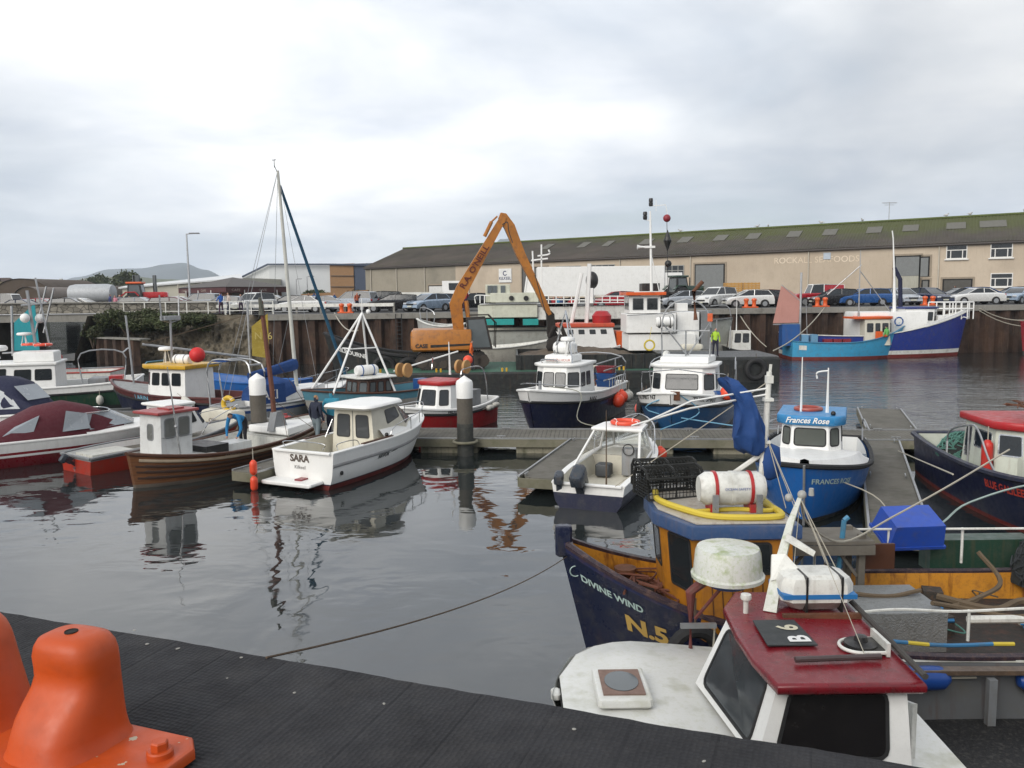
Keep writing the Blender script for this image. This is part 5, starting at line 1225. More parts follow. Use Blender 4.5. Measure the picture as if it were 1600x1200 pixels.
 def seg(p, a, b): a, b = Vector(J[a])*k, Vector(J[b])*k; d = b-a; u = max(0, min(1, (p-a).dot(d)/max(1e-9, d.length_squared))); return (p-a-d*u).length, u
 for pl in m2.polygons:
  c = pl.center; best = min(((seg(c, a, b)[0]/(RAD[a if a in RAD else a[:-1]][0]+.02), a, b, seg(c, a, b)[1]) for a, b in ED), key=lambda q: q[0]); a, b, u = best[1:]
  mi = 1
  if a[:3] == 'hip' or a[:4] == 'knee' or (a == 'pel' and b[:3] == 'hip'): mi = 2
  if a[:3] == 'ank': mi = 4
  if a[:3] == 'wri': mi = 0
  if a in ('neck', 'jaw', 'head'):
   mi = 0; hd = Vector(J['head'])*k; f = (Vector(J['nose'])*k-hd).normalized(); upv = (Vector(J['crown'])-Vector(J['neck'])).normalized(); r_ = c-hd
   if a != 'neck' and (r_.dot(upv) > .045*k or (r_.dot(f) < .0 and r_.dot(upv) > -.06*k)): mi = 3
  pl.material_index = mi; pl.use_smooth = True
 b = bpy.data.objects.new('body', m2); link(b, t); return t
# ================================================================ PONTOONS
def deck_wood():
 m = mat('pontoon decking', (0.145, 0.135, 0.115), rough=.85, col2=(.09, .085, .07), scale=1.2, amt=.8, grime=.5, grimecol=(.07, .075, .05), bump=0)
 nt = m.node_tree; b = nt.nodes['Principled BSDF']; N = nt.nodes.new; K = nt.links.new
 tc = N('ShaderNodeTexCoord'); sp = N('ShaderNodeSeparateXYZ'); K(tc.outputs['Object'], sp.inputs[0])
 w = N('ShaderNodeMath'); w.operation = 'PINGPONG'; K(sp.outputs[0], w.inputs[0]); w.inputs[1].default_value = .072
 r = N('ShaderNodeMapRange'); K(w.outputs[0], r.inputs[0]); r.inputs[1].default_value = 0; r.inputs[2].default_value = .012
 bp = N('ShaderNodeBump'); bp.inputs['Strength'].default_value = 1; bp.inputs['Distance'].default_value = .012; K(r.outputs[0], bp.inputs['Height']); K(bp.outputs[0], b.inputs['Normal'])
 src = b.inputs['Base Color'].links[0].from_socket; r2 = N('ShaderNodeMapRange'); K(w.outputs[0], r2.inputs[0]); r2.inputs[1].default_value = 0; r2.inputs[2].default_value = .01; r2.inputs[3].default_value = .25
 mx = N('ShaderNodeVectorMath'); mx.operation = 'SCALE'; K(src, mx.inputs[0]); K(r2.outputs[0], mx.inputs['Scale']); K(mx.outputs[0], b.inputs['Base Color']); return m
PDECK = deck_wood()
FLOATM = mat('stained concrete float', (.30, .28, .21), rough=.9, amt=.6, scale=1.2, grime=.9, grimecol=(.07, .075, .04), streak=.8, streakcol=(.08, .07, .04), bump=.3)
FASC = mat('pontoon timber edge', (.20, .185, .135), rough=.85, col2=(.12, .115, .08), scale=1.5, amt=.8, grime=.6, grimecol=(.09, .10, .05), bump=.2)
def pontoon(label, a, b, w, top=.48, cat='pontoon', floats=True, round_end=False, fstep=3.0, dm=PDECK):
 a, b = Vector((a[0], a[1], 0)), Vector((b[0], b[1], 0)); L = (b-a).length; t = thing('pontoon', label, cat, a, math.atan2((b-a).y, (b-a).x), 'floating pontoons')
 ol = [(0, -w/2), (L, -w/2), (L, w/2), (0, w/2)] if not round_end else [(0, -w/2), (L-.35, -w/2), (L-.1, -w/2+.12), (L, -w/2+.4), (L, w/2-.4), (L-.1, w/2-.12), (L-.35, w/2), (0, w/2)]
 mb = MB(); mb.prism(ol, top-.05, top); mb.build('decking', dm, t, smooth=False)
 mb = MB(); mb.box((L/2, -w/2-.03, top-.13), (L-.02, .07, .26)); mb.box((L/2, w/2+.03, top-.13), (L-.02, .07, .26)); mb.box((L+.03, 0, top-.14), (.07, w, .24)); mb.box((-.03, 0, top-.14), (.07, w, .24)); mb.build('edge_beam', FASC, t, smooth=False)
 mb = MB(); mb.tube([(0, -w/2-.03, top+.02), (L, -w/2-.03, top+.02)], .035, n=4); mb.tube([(0, w/2+.03, top+.02), (L, w/2+.03, top+.02)], .035, n=4); mb.build('kerb_rail', STEEL, t)
 n = max(1, int(L/fstep))
 for i in range(n):
  mb = MB(); x = L*(i+.5)/n; mb.box((x, 0, .06), (min(1.9, L/n*.66), w-.15, .40), bev=.03); mb.build('float', FLOATM, t)
 for i in range(n+1):
  x = .2+(L-.4)*i/n
  for sg in (-1, 1): mb = MB(); mb.tube([(x-.14, sg*(w/2-.12), top+.08), (x+.14, sg*(w/2-.12), top+.08)], .018, n=5); mb.cyl((x-.05, sg*(w/2-.12), top), (x-.05, sg*(w/2-.12), top+.08), .015, n=5); mb.cyl((x+.05, sg*(w/2-.12), top), (x+.05, sg*(w/2-.12), top+.08), .015, n=5); mb.build('cleat', STEEL, t)
 return t
pontoon('main walkway pontoon crossing the middle of the harbour behind the white motor cruiser', (-3.6, 28.0), (18.5, 26.0), 1.9)
pontoon('left walkway pontoon running behind the wooden boat towards the green trawler', (-3.7, 28.6), (-27, 37.5), 1.6)
fdir = Vector((-.36, -.93, 0)).normalized()
pontoon('short finger pontoon with a rounded end left of the small open motorboat', (2.45, 26.3), (.72, 20.9), 1.15, round_end=True)
pontoon('finger pontoon between the two white topped boats beyond the walkway', (4.3, 28.8), (6.0, 33.2), 1.0)
pontoon('broad finger pontoon between the blue boat with the script name and the navy boat', (11.45, 25.6), (7.45, 15.6), 1.05, fstep=4)
pontoon('short broken pontoon stub beyond the walkway with yellow rope round it', (12.8, 27.8), (14.5, 32.6), 1.5)
pontoon('narrow finger pontoon where two men stand beside the white motor cruiser', (-4.9, 27.9), (-7.35, 22.4), .8, top=.42)
pontoon('grey catwalk pontoon in front of the maroon covered speedboat', (-10.2, 29.3), (-13.4, 25.0), .9, top=.4)
pontoon('dark mooring pontoon alongside the green hulled trawler', (-20.5, 34.2), (-15.2, 36.4), 1.0, top=.35, dm=mat('dark wet decking', (.04, .042, .04), rough=.7))
# piles
def pile(x, y, h, label):
 t = thing('mooring_pile', label, 'pile', (x, y, 0), group='steel mooring piles with white caps')
 mb = MB(); mb.cyl((0, 0, -1), (0, 0, 1.05), .265, mi=1, n=24); mb.cyl((0, 0, 1.05), (0, 0, h-.5), .255, mi=0, n=24); mb.build('shaft', [mat('grey pile', (.105, .092, .075), rough=.8, amt=.6, grime=.5, streak=.4, streakcol=(.05, .045, .035)), mat('wet weedy pile', (.035, .038, .035), rough=.55, amt=.6, grime=.5, bump=.3)], t)
 mb = MB(); mb.lathe([(.27, h-.55), (.275, h-.08), (.25, h), (.01, h+.17)], n=24); mb.build('cap', WHITE, t)
 mb = MB(); mb.torus((0, 0, .45), .38, .05, n=16, m=6); mb.box((0, .45, .45), (.9, .1, .08)); mb.build('pile_guide', FASC, t)
pile(-1.53, 26.55, 2.42, 'nearer white capped grey pile in front of the small red boat')
pile(-8.45, 27.45, 2.5, 'white capped grey pile behind the wooden fishing boat beside the blue canvas yacht')
# ================================================================ shared superstructure
def wheelhouse(t, x0, x1, w, z0, z1, m, rake=.25, fc=.35, ff=.35, tumble=.08, wins=None, roof=None, roofm=None, over=.08, rth=.07, name='wheelhouse', frame=RUBBER, pane=GLASS, rad=.07, aft_rake=0.0, camber=.03, front_over=None):
 """corners: 0 starboard side, 1 starboard quarter, 2 front, 3 port quarter, 4 port side, 5 back"""
 b = [(x0, -w, z0), (x1-fc, -w, z0), (x1, -w+ff, z0), (x1, w-ff, z0), (x1-fc, w, z0), (x0, w, z0)]
 q = w-tumble; r = rake
 tp = [(x0+aft_rake, -q, z1), (x1-fc-r*.8, -q, z1), (x1-r, -q+ff*.9, z1), (x1-r, q-ff*.9, z1), (x1-fc-r*.8, q, z1), (x0+aft_rake, q, z1)]
 o = cabin(t, b, tp, m, wins or {}, name=name, frame=frame, pane=pane, rad=rad)
 ol = [(p[0], p[1]) for p in tp]; fo = over if front_over is None else front_over
 ex = [(p[0]+(fo if p[0] > (x0+x1)/2-.3 else -over), p[1]+math.copysign(over, p[1])) for p in ol]
 mb = MB(); mb.prism(ex, z1-.01, z1+rth, bev=min(.03, rth*.4), camber=camber); rf = mb.build('roof', roofm or m, t, ang=50)
 return o, rf, tp, b
# ================================================================ DIVINE WIND (dark blue and yellow trawler, bow to the left)
DWB = paint('midnight blue paint', (.008, .013, .04), col2=(.004, .006, .02), rough=.3, grime=.3, streak=.1)
DWY = paint('rusty yellow paint', (.60, .27, .03), col2=(.45, .17, .02), streak=1.0, streakcol=(.15, .045, .016), grime=.85, grimecol=(.18, .07, .025), scale=1.6)
DWO = paint('orange brown wheelhouse paint', (.42, .17, .015), col2=(.32, .11, .01), streak=.5, streakcol=(.16, .05, .01), rough=.4, grime=.5, grimecol=(.14,.06,.02))
GOLD = mat('gold lettering', (.55, .36, .10), rough=.5, amt=.5, grime=.3); PALEB = mat('pale blue lettering', (.42, .55, .52), rough=.5, amt=.3)
dw = thing('trawler', 'dark blue trawler with an orange wheelhouse, its gold lettered bow pointing left', 'trawler', (5.38, 10.75, 0), PI)
H = Hull(dw, 9.6, 3.0, (1.2, .93, 1.98), rake=.05, trans=.75, full=.5, bowp=2.1, flare=(.04, .42), se=3.4)
H.build([(('z', .28), 0), (.93, 1), (1.0, 2)], [ANTIF, DWB, paint('worn blue rail', (.02, .03, .10), grime=.5, grimecol=(.12, .06, .04))])
H.inner([(0, .70, .55), (.70, .99, lambda a: H.sheer(a)-.26)], [mat('dark littered deck', (.035, .033, .03), rough=.8, grime=.5, grimecol=(.12, .05, .03), bump=.4), DWY], th=.09)
H.rail(paint('worn dark rail', (.03, .02, .03), grime=.7, grimecol=(.16, .10, .08), scale=4), w=.065, t=.045, a1=.985)
mb = MB(); mb.box((4.72, 0, 1.93), (.22, .16, .42), bev=.03); mb.build('stem_post', DWB, dw)
H.text('DIVINE WIND', .125, .978, .78, 1, PALEB, bold=.004, frac=True, sx=1.0)
H.text('N.5', .29, .925, .56, 1, GOLD, bold=.012, frac=True, sx=1.25)
mb = MB(); mb.add([H.pt(.985, h, 1)+V(0, .012, 0) for h in (.14, .0)]+[H.pt(.955, h, 1)+V(0, .012, 0) for h in (.0, .03)], [(0, 1, 2, 3)]); mb.build('bow_patch', WHITE2, dw, smooth=False)
mb = MB(); c = H.pt(.985, .82, 1)+V(0, .01, 0); mb.torus(c, .07, .008, axis='Y', n=16, m=4); mb.build('bow_badge', PALEB, dw)
def DL(x, y, z): return (5.38-x-(.2 if 1.6 < x < 3.45 and z > .9 and y > 9.7 else 0), 10.75-y, z)      # world to this boat's frame
# wheelhouse
bw = [DL(2.12, 9.72, .95), DL(3.2, 9.72, .95), DL(3.2, 11.8, .95), DL(2.12, 11.8, .95), DL(1.80, 11.1, .95), DL(1.80, 10.5, .95)]
tw = [DL(2.02, 9.78, 2.28), DL(3.16, 9.78, 2.28), DL(3.16, 11.72, 2.28), DL(2.02, 11.72, 2.28), DL(1.68, 11.1, 2.28), DL(1.68, 10.5, 2.28)]
cabin(dw, bw, tw, DWO, {5: [(.22, .80, .40, .92)], 4: [(.1, .9, .5, .9)], 0: [(.45, .78, .62, .92)], 1: [(.2, .45, .5, .9), (.55, .8, .5, .9)]}, rad=.05)
mb = MB()
for i in range(1, 9):
 f = i/9; a = Vector(bw[0]).lerp(Vector(bw[1]), f)+V(0, .006, 0); b_ = Vector(tw[0]).lerp(Vector(tw[1]), f)+V(0, .006, 0); mb.tube([a, a.lerp(b_, .60)], .006, n=4)
mb.build('plank_joint', WOODD, dw)
RB = paint('faded blue roof edge', (.03, .07, .17), grime=.4, grimecol=(.12, .12, .16)); ex = expand([(p[0], p[1]) for p in tw], .09)
mb = MB(); mb.prism(ex, 2.22, 2.40, 0, bev=.02); mb.prism(expand([(p[0], p[1]) for p in tw], .02), 2.395, 2.425, 1, bev=.01, camber=.02); mb.build('roof', [RB, paint('peeling pale roof', (.45, .42, .36), grime=.7, grimecol=(.2, .12, .08), scale=4)], dw)
HOSE = mat('yellow hose', (.60, .46, .05), rough=.5, amt=.3)
mb = MB(); mb.tube(curve([DL(1.75, 11.2, 2.47), DL(1.72, 10.7, 2.47), DL(2.0, 10.15, 2.47), DL(2.3, 9.9, 2.46), DL(2.9, 9.85, 2.46), DL(3.1, 10.0, 2.46), DL(3.05, 10.5, 2.46)], 6), .042, n=8); mb.build('yellow_hose', HOSE, dw)
mb = MB(); mb.tube(curve([DL(2.1, 10.2, 2.45), DL(2.6, 10.25, 2.46), DL(3.05, 10.2, 2.46), DL(3.1, 10.9, 2.46)], 6), .03, n=8); mb.build('yellow_hose', HOSE, dw)
liferaft(dw, DL(2.55, 10.3, 2.72), L=.82, r=.21, band=RED, m=WHITE2)
mb = MB()
for x in (2.28, 2.82): mb.box(DL(x, 9.98, 2.5), (.07, .04, .42))
mb.build('raft_cradle', STEEL, dw, smooth=False)
text_on('OCEAN SAFETY', .045, DL(2.42, 10.085, 2.74), (-1, 0, 0), (0, 0, 1), mat('blue lettering', (.02, .06, .3)), dw)
# creel on the roof (rests there: own thing)
def creel(loc, label, rz=0.0, s=1.0, L=.8, Wd=.5, Hh=.4):
 t = thing('lobster_pot', label, 'lobster pot', loc, rz, 'lobster pots'); BLK = mat('black creel netting', (.015, .016, .015), rough=.8)
 def arc(x): return [(x, -Wd/2, 0), (x, -Wd/2, Hh*.7), (x, -Wd*.3, Hh*.95), (x, 0, Hh), (x, Wd*.3, Hh*.95), (x, Wd/2, Hh*.7), (x, Wd/2, 0)]
 mb = MB()
 for x in (-L/2, 0, L/2): mb.tube(arc(x), .02, n=5)
 for y, z in ((-Wd/2, 0), (Wd/2, 0), (0, Hh), (-Wd/2, Hh*.7), (Wd/2, Hh*.7)): mb.tube([(-L/2, y, z), (L/2, y, z)], .018, n=5)
 mb.build('frame', BLK, t)
 mb = MB(); n = 16; a = arc(0)
 for i in range(n+1): mb.tube([(-L/2+L*i/n, p[1], p[2]) for p in a], .006, n=3)
 pth = curve([(0, p[1], p[2]) for p in a], 4)
 for p in pth: mb.tube([(-L/2, p.y, p.z), (L/2, p.y, p.z)], .006, n=3)
 for k in range(8):
  f = k/8
  for x in (-L/2, L/2): mb.tube([(x, -Wd/2+Wd*f, 0), (x, -Wd/2+Wd*f, Hh*.8)], .006, n=3); mb.tube([(x, -Wd/2, Hh*.8*f), (x, Wd/2, Hh*.8*f)], .006, n=3)
 mb.build('netting', BLK, t); return t
creel((2.12, 11.15, 2.44), 'black lobster pot on the blue edged wheelhouse roof beside the white life raft', .25)
creel((2.15, 11.62, 2.44), 'second black lobster pot behind the one on the orange wheelhouse roof', .15)
# white mast with blue cover, brace and stays
mb = MB(); b0 = Vector(DL(3.12, 11.0, 2.4)); mb.tube([b0, b0+V(-.06, 0, .75), b0+V(-.10, 0, 1.72)], [.045, .045, .036], n=10)
mb.box(tuple(b0+V(-.06, 0, .78)), (.12, .12, .04)); mb.box(tuple(b0+V(-.09, 0, 1.35)), (.12, .12, .04)); mb.box(tuple(b0+V(-.10, 0, 1.62)), (.09, .09, .10)); mb.tube([b0+V(-.10, 0, 1.6), b0+V(-.12, 0, 1.82)], .02, n=5); mb.build('mast', WHITE2, dw)
mb = MB(); mb.tube([b0+V(-.03, 0, .62), Vector(DL(2.35, 11.1, 2.42))], .035, n=6); mb.build('mast_brace', WHITE2, dw)
mb = MB()
for (a, r_) in (((1.45, 11.6, 2.45), .008), ((3.3, 9.9, 2.45), .006), ((3.25, 10.3, 2.45), .006), ((3.35, 10.2, 2.42), .005)): mb.tube([b0+V(-.1, 0, 1.6 if a[0] < 2 else .8), Vector(DL(*a))], r_, n=4)
mb.build('stay', ROPE, dw)
mb = MB()
rows = []
for k, (z, wx, wy, ox) in enumerate(((1.62, .08, .10, .50), (1.55, .12, .15, .42), (1.40, .13, .16, .28), (1.24, .13, .16, .20), (1.04, .17, .19, .18), (.86, .20, .19, .18), (.72, .16, .14, .16), (.62, .08, .08, .14))):
 rows.append([b0+V(ox+math.cos(a)*wx*1.1*(1+.18*math.sin(3*a+k)), math.sin(a)*wy*(1+.2*math.cos(4*a+k)), z+.05*math.sin(2*a+k)) for a in [2*math.pi*j/16 for j in range(16)]])
fine = []
for a in range(len(rows)-1):
 for f in range(4):
  ring = [rows[a][i].lerp(rows[a+1][i], f/4) for i in range(16)]; ring = [p for i in range(16) for p in (ring[i], (ring[i]+ring[(i+1) % 16])/2)]; c = sum(ring, V(0, 0, 0))/32
  fine.append([c+(p-c)*(1+.34*noise.noise(V(j*.9, (a*4+f)*.10, 1))+.15*noise.noise(V(p.x*9, p.y*9, p.z*3))) for j, p in enumerate(ring)])
rows = fine
vs = [p for r_ in rows for p in r_]; fs = [(a*32+i, a*32+(i+1) % 32, (a+1)*32+(i+1) % 32, (a+1)*32+i) for a in range(len(rows)-1) for i in range(32)]+[tuple(range(32)), tuple(range(len(vs)-32, len(vs)))]
mb.add(vs, fs); mb.build('blue_cover', CANB, dw, ang=70)
mb = MB(); mb.lathe([(.02, -.25), (.13, -.2), (.15, 0), (.13, .2), (.02, .25)], tuple(b0+V(-.14, -.02, .5)), n=14, sy=.7); mb.build('blue_float', CANB, dw, ang=60)
mb = MB(); mb.tube([b0+V(-.08, 0, 1.5), b0+V(1.0, .3, 1.38), b0+V(1.7, .9, 1.2)], .014, n=5); mb.tube([b0+V(-.08, 0, 1.42), b0+V(1.0, .2, 1.27), b0+V(1.8, .5, 1.1)], .014, n=5); mb.build('derrick_pole', WHITE, dw)
# aft working deck
mb = MB()
for (x0, x1, y, z) in ((3.3, 9.6, 12.12, 1.64),): mb.tube([DL(x0, y, z), DL(x1, y-.15, z)], .018, n=6)
for x in (3.4, 4.5, 5.6, 6.7, 7.8): mb.cyl(DL(x, 12.1, 1.1), DL(x, 12.1, 1.64), .02, n=6)
mb.build('far_guard_rail', WHITE2, dw)
mb = MB(); mb.tube(curve([DL(3.55, 9.42, 1.36), DL(4.4, 9.40, 1.46), DL(5.2, 9.42, 1.42), DL(6.2, 9.45, 1.44), DL(7.6, 9.45, 1.44), DL(9.0, 9.6, 1.45)], 5), .018, n=6)
for x in (4.05, 5.35, 6.6, 7.9): mb.cyl(DL(x, 9.44, 1.05), DL(x, 9.44, 1.43), .018, n=6)
mb.build('near_guard_rail', WHITE2, dw)
mb = MB(); mb.cyl(DL(5.6, 9.9, 1.12), DL(7.5, 9.85, 1.14), .05, n=8); mb.build('white_pipe', WHITE2, dw)
for i in range(8):
 a = DL(3.85+i*.25, 9.36, 1.10+.02*math.sin(i)-.01*i); b_ = DL(3.85+(i+1)*.25, 9.36, 1.10+.02*math.sin(i+1)-.01*(i+1)); mb = MB(); mb.cyl(a, b_, .024, n=7)
 mb.build('rail_sleeve', mat('light blue sleeve', (.04, .18, .36), grime=.4) if i in (1, 2, 4, 5, 6) else HOSE, dw)
TREAD = mat('aluminium tread plate', (.28, .29, .29), rough=.45, metal=.4, amt=.5, scale=6, bump=.8, bscale=40, grime=.4)
mb = MB(); mb.box(DL(4.75, 10.35, .98), (1.15, 1.0, .5)); mb.build('engine_box', TREAD, dw, smooth=False)
mb = MB()
for x in (3.75, 4.85): mb.box(DL(x, 11.75, 1.25), (.09, .09, 1.1)); mb.box(DL(x, 11.3, 1.25), (.09, .09, 1.1))
mb.box(DL(4.3, 11.5, 1.72), (1.35, .7, .05)); mb.box(DL(4.3, 11.15, 1.62), (1.35, .05, .13)); mb.tube([DL(4.5, 11.3, 1.6), DL(4.8, 11.3, 1.2)], .03, n=4); mb.tube([DL(4.1, 11.3, 1.6), DL(3.8, 11.3, 1.2)], .03, n=4)
mb.build('sorting_table', WOODG, dw, smooth=False)
mb = MB(); mb.box(DL(5.15, 11.4, 1.45), (.42, .05, .36)); mb.build('timber_hatch', WOODD, dw, smooth=False)
mb = MB(); mb.cyl(DL(4.55, 11.35, 1.1), DL(4.6, 11.3, 2.0), .035, n=8); mb.tube([DL(4.6, 11.3, 2.0), DL(4.66, 11.3, 2.05)], .035, n=8); mb.build('blue_pipe', mat('weathered blue pipe', (.06, .25, .42), grime=.4), dw)
mb = MB(); mb.box(DL(7.2, 12.6, 1.1), (1.6, .35, .5)); mb.build('green_locker', paint('green locker paint', (.02, .06, .04)), dw, smooth=False)
BRN = mat('muddy rope', (.13, .095, .06), rough=.95, bump=.4, bscale=60)
for pts, r_ in (([(3.6, 11.7, 1.0), (4.4, 11.5, .92), (5.2, 11.3, .78), (5.9, 11.1, .80), (6.6, 11.3, .9), (7.0, 11.6, 1.0), (6.8, 11.85, 1.35)], .035), ([(3.5, 10.6, 1.35), (4.2, 10.5, 1.28), (4.8, 10.4, 1.24), (5.3, 10.5, 1.28)], .03), ([(5.2, 10.0, 1.3), (5.6, 10.1, 1.2), (6.2, 9.9, 1.15), (6.6, 9.8, 1.3), (6.4, 9.5, 1.42), (6.1, 9.4, 1.2), (6.0, 9.35, .95)], .03), ([(6.0, 11.4, .85), (6.5, 10.9, .85), (7.1, 11.2, .85), (7.5, 10.8, .85)], .05)):
 mb = MB(); mb.tube(curve([DL(*p) for p in pts], 6), r_, n=6); mb.build('deck_hose', BRN, dw)
GEAR = mat('deck litter', (.05, .045, .04), rough=.95, amt=.8, grime=.6, grimecol=(.16, .09, .05), scale=6)
for k in range(16):
 rnd = random.Random(70+k); x = rnd.uniform(3.6, 8.0); y = rnd.uniform(9.9, 11.9); mb = MB()
 if k % 3: mb.tube(curve([DL(x+rnd.uniform(-.5, .5), min(11.9, max(9.7, y+rnd.uniform(-.3, .3))), .60+rnd.uniform(0, .2)) for _ in range(6)], 5), rnd.choice((.012, .02, .03)), n=5); mb.build('loose_rope', (ROPE, ROPEG, BRN, ROPEL)[k % 4], dw)
 else: mb.box(DL(x+.9, y, .68), (rnd.uniform(.2, .5), rnd.uniform(.2, .4), .26), rz=rnd.uniform(0, 3)); mb.build('deck_gear', GEAR, dw, smooth=False)
REDR = mat('rusty chain', (.14, .05, .03), rough=.9, amt=.6)
for k in range(11):
 rnd = random.Random(k); mb = MB(); a_ = .80+.012*k; c = H.pt(a_, 0, 1); c = V(c.x, .35*math.sin(k*2), H.sheer(a_)-.23); mb.tube(curve([c+V(rnd.uniform(-.3, .3), rnd.uniform(-.35, .35), rnd.uniform(0, .12)) for _ in range(9)], 5), .014+.004*(k % 3), n=5); mb.build('chain_pile', REDR, dw)
mb = MB(); mb.cyl(DL(1.5, 10.9, 1.15), DL(1.5, 10.9, 1.45), .12, .09, n=12); mb.cyl(DL(1.5, 10.9, 1.45), DL(1.5, 10.9, 1.5), .15, n=12); mb.build('capstan', RUST, dw)
def netpile(loc, rx, ry, rz_, label, m, seed, parent=None, n=36, r=.012):
 rnd = random.Random(seed); t = thing('net_heap', label, 'fishing net', loc)
 mb = MB(); prof = [(max(.02, math.cos(a)**.6), math.sin(a)) for a in [i*1.57/6 for i in range(7)]]; mb.lathe([(p[0]*.9, p[1]*.85) for p in prof], n=16); mb.v = [Vector((v.x*rx*(1+.2*noise.noise(v*3)), v.y*ry*(1+.2*noise.noise(v*3+V(3, 0, 0))), v.z*rz_)) for v in mb.v]; mb.build('bundle', mat('dark net mass', (.03, .035, .035), rough=.95, bump=.8, bscale=25, amt=.8), t)
 mb = MB()
 for _ in range(n):
  a = rnd.uniform(0, 6.28); b = rnd.uniform(.1, 1.3); p = []
  for k in range(7): a += rnd.uniform(-.5, .6); b = min(1.45, max(.05, b+rnd.uniform(-.35, .35))); p.append(V(math.cos(a)*math.cos(b)*rx, math.sin(a)*math.cos(b)*ry, math.sin(b)*rz_)*rnd.uniform(.9, 1.06))
  mb.tube(curve(p, 3), r, n=4)
 mb.build('twine', m, t); return t
netpile((7.75, 12.0, .8), .35, .3, .75, 'dark fishing net bundle heaped at the right end of the yellow trawler deck', mat('black twine', (.03, .035, .04), rough=.9), 4)
netpile((8.3, 12.3, 1.3), .5, .45, .7, 'pale grey net bundle hanging at the right edge above the green locker', mat('grey twine', (.22, .25, .24), rough=.9), 6)
t = fish_box((6.0, 12.2, 1.42), 'big blue plastic tub tipped over the far rail of the yellow trawler', mat('blue plastic tub', (.02, .075, .42), rough=.4, amt=.4, grime=.3), rz=.08, s=(.86, .58, .40), rx=R(203), group=None); t.location.z = 1.80
# mooring line, fenders
rope(sag(Vector((.72, 10.75, 1.72)), Vector(quay_pt(1.72, .02, QZ+.008)), .13, 18), 'long brown mooring line sagging from the dark trawler bow to the quay edge', .006, ROPEB, smooth=False)
fender_sausage((4.62, 9.02, .80), .62, .135, 'left blue sausage fender between the dark trawler and the white red roofed boat', BUOYB, ry=PI/2, group='blue fenders alongside the trawler')
fender_sausage((6.0, 9.0, .76), .62, .135, 'right blue sausage fender at the edge of the view beside the trawler', BUOYB, ry=PI/2, group='blue fenders alongside the trawler')
fender_ball((2.25, 9.1, .85), .12, 'small blue ball fender behind the white windscreen post', BUOYB)
tyre_fender((2.12, 9.42, .95), .27, 'old tyre hanging on the dark trawler side beside the red post', rx=PI/2, rz=.1)
# ================================================================ B6 (white boat with the dark red roof, nearest the quay)
b9 = thing('work_boat', 'nearest white fishing boat with dark red wheelhouse roof tied below the quay', 'fishing boat', (4.35, 7.75, 0), PI)
H = Hull(b9, 8.0, 2.95, (.84, .92, 1.28), rake=.04, trans=.85, full=.5, bowp=14, flare=(.04, .30))
ALG = paint('stained white deck', (.74, .74, .71), streak=0, grime=.7, grimecol=(.40, .40, .30), scale=1.3, col2=(.62, .63, .58), bump=.1)
H.build([(('z', .2), 0), (.9, 1), (1.0, 1)], [ANTIF, ALG])
BK = lambda x, y, z: (4.35-x, 7.75-y, z)
H.inner([(0, .56, .28), (.56, .99, lambda a: H.sheer(a)-.02)], [mat('black wet deck', (.012, .012, .013), rough=.5, grime=.35, grimecol=(.16, .15, .13), scale=9), paint('grey bulwark paint', (.13, .135, .14), streak=.5, streakcol=(.10, .05, .03), grime=.4)], th=.08, camber=0)
# raised foredeck shell
mb = MB(); n = 16; vs = []; fs = []
for i in range(n+1):
 a = .56+.43*i/n; p = H.pt(min(a, .99), 1, 1, -.03); 
 for f in (-1, -.92, -.6, 0, .6, .92, 1): vs.append(V(p.x-(.02), p.y*f, p.z+.01+(.14 if abs(f) < .95 else .0)*(1-.35*abs(f))*min(1, (1-a)*9)))
for i in range(n):
 for j in range(6): fs.append((7*i+j, 7*i+j+1, 7*i+j+8, 7*i+j+7))
mb.add(vs, fs); mb.build('foredeck', ALG, b9, ang=50)
H.rail(RUBBER, 'rubbing_strake', h=.93, w=.05, off=.02, a1=.97)
mb = MB(); mb.tube([BK(3.3, 9.02, .90), BK(8.2, 8.95, .88)], .09, n=4, flat=(1, .4)); mb.build('bulwark_cap', paint('brown worn cap', (.10, .07, .05), grime=.6, grimecol=(.2, .14, .1)), b9)
for x in (4.15, 5.35, 6.55): mb = MB(); mb.box(BK(x, 8.92, .56), (.09, .08, .54)); mb.build('bulwark_stanchion', GREYP, b9, smooth=False)
# hatch
mb = MB(); c = BK(1.03, 7.75, 1.36); mb.box(c, (.52, .72, .10), bev=.03); hb = mb.build('hatch', ALG, b9)
mb = MB(); mb.box((c[0], c[1], c[2]+.055), (.40, .52, .02)); mb.build('hatch_frame', mat('old brown gasket', (.24, .16, .13), rough=.9, amt=.7, scale=12), hb, smooth=False)
mb = MB(); mb.lathe([(.01, .0), (.165, .0), (.165, .006), (.01, .012)], (c[0], c[1], c[2]+.066), n=24, sy=1.25); mb.build('hatch_glass', GLASSL, hb)
zb, zt = 1.30, 1.98
bw = [BK(1.98, 6.5, zb), BK(3.18, 6.3, zb), BK(3.3, 8.75, zb), BK(2.42, 8.78, zb), BK(1.80, 7.95, zb)]
tw = [BK(2.18, 6.58, zt), BK(3.20, 6.50, zt), BK(3.3, 8.6, zt), BK(2.55, 8.62, zt), BK(2.12, 7.97, zt)]
cabin(b9, bw, tw, WHITE, {4: [(.08, .88, .08, .92)], 3: [(.12, .92, .08, .92)], 0: [(.10, .86, .14, .94)]}, pane=mat('grey windscreen', (.045, .052, .058), rough=.08, amt=.6, scale=1.5), rad=.10)
for f in [c_ for c_ in bpy.data.objects if c_.parent == b9 and c_.name.startswith('window')][-1:]: pass
for o_ in list(_kids[b9.name]):
 if o_.name.startswith('window'): last = o_
for ch in _kids[last.name]: ch.data.materials[0] = mat('sooty black side glass', (.008, .007, .008), rough=.15, amt=.6, grime=.12, grimecol=(.06, .055, .05), scale=3)
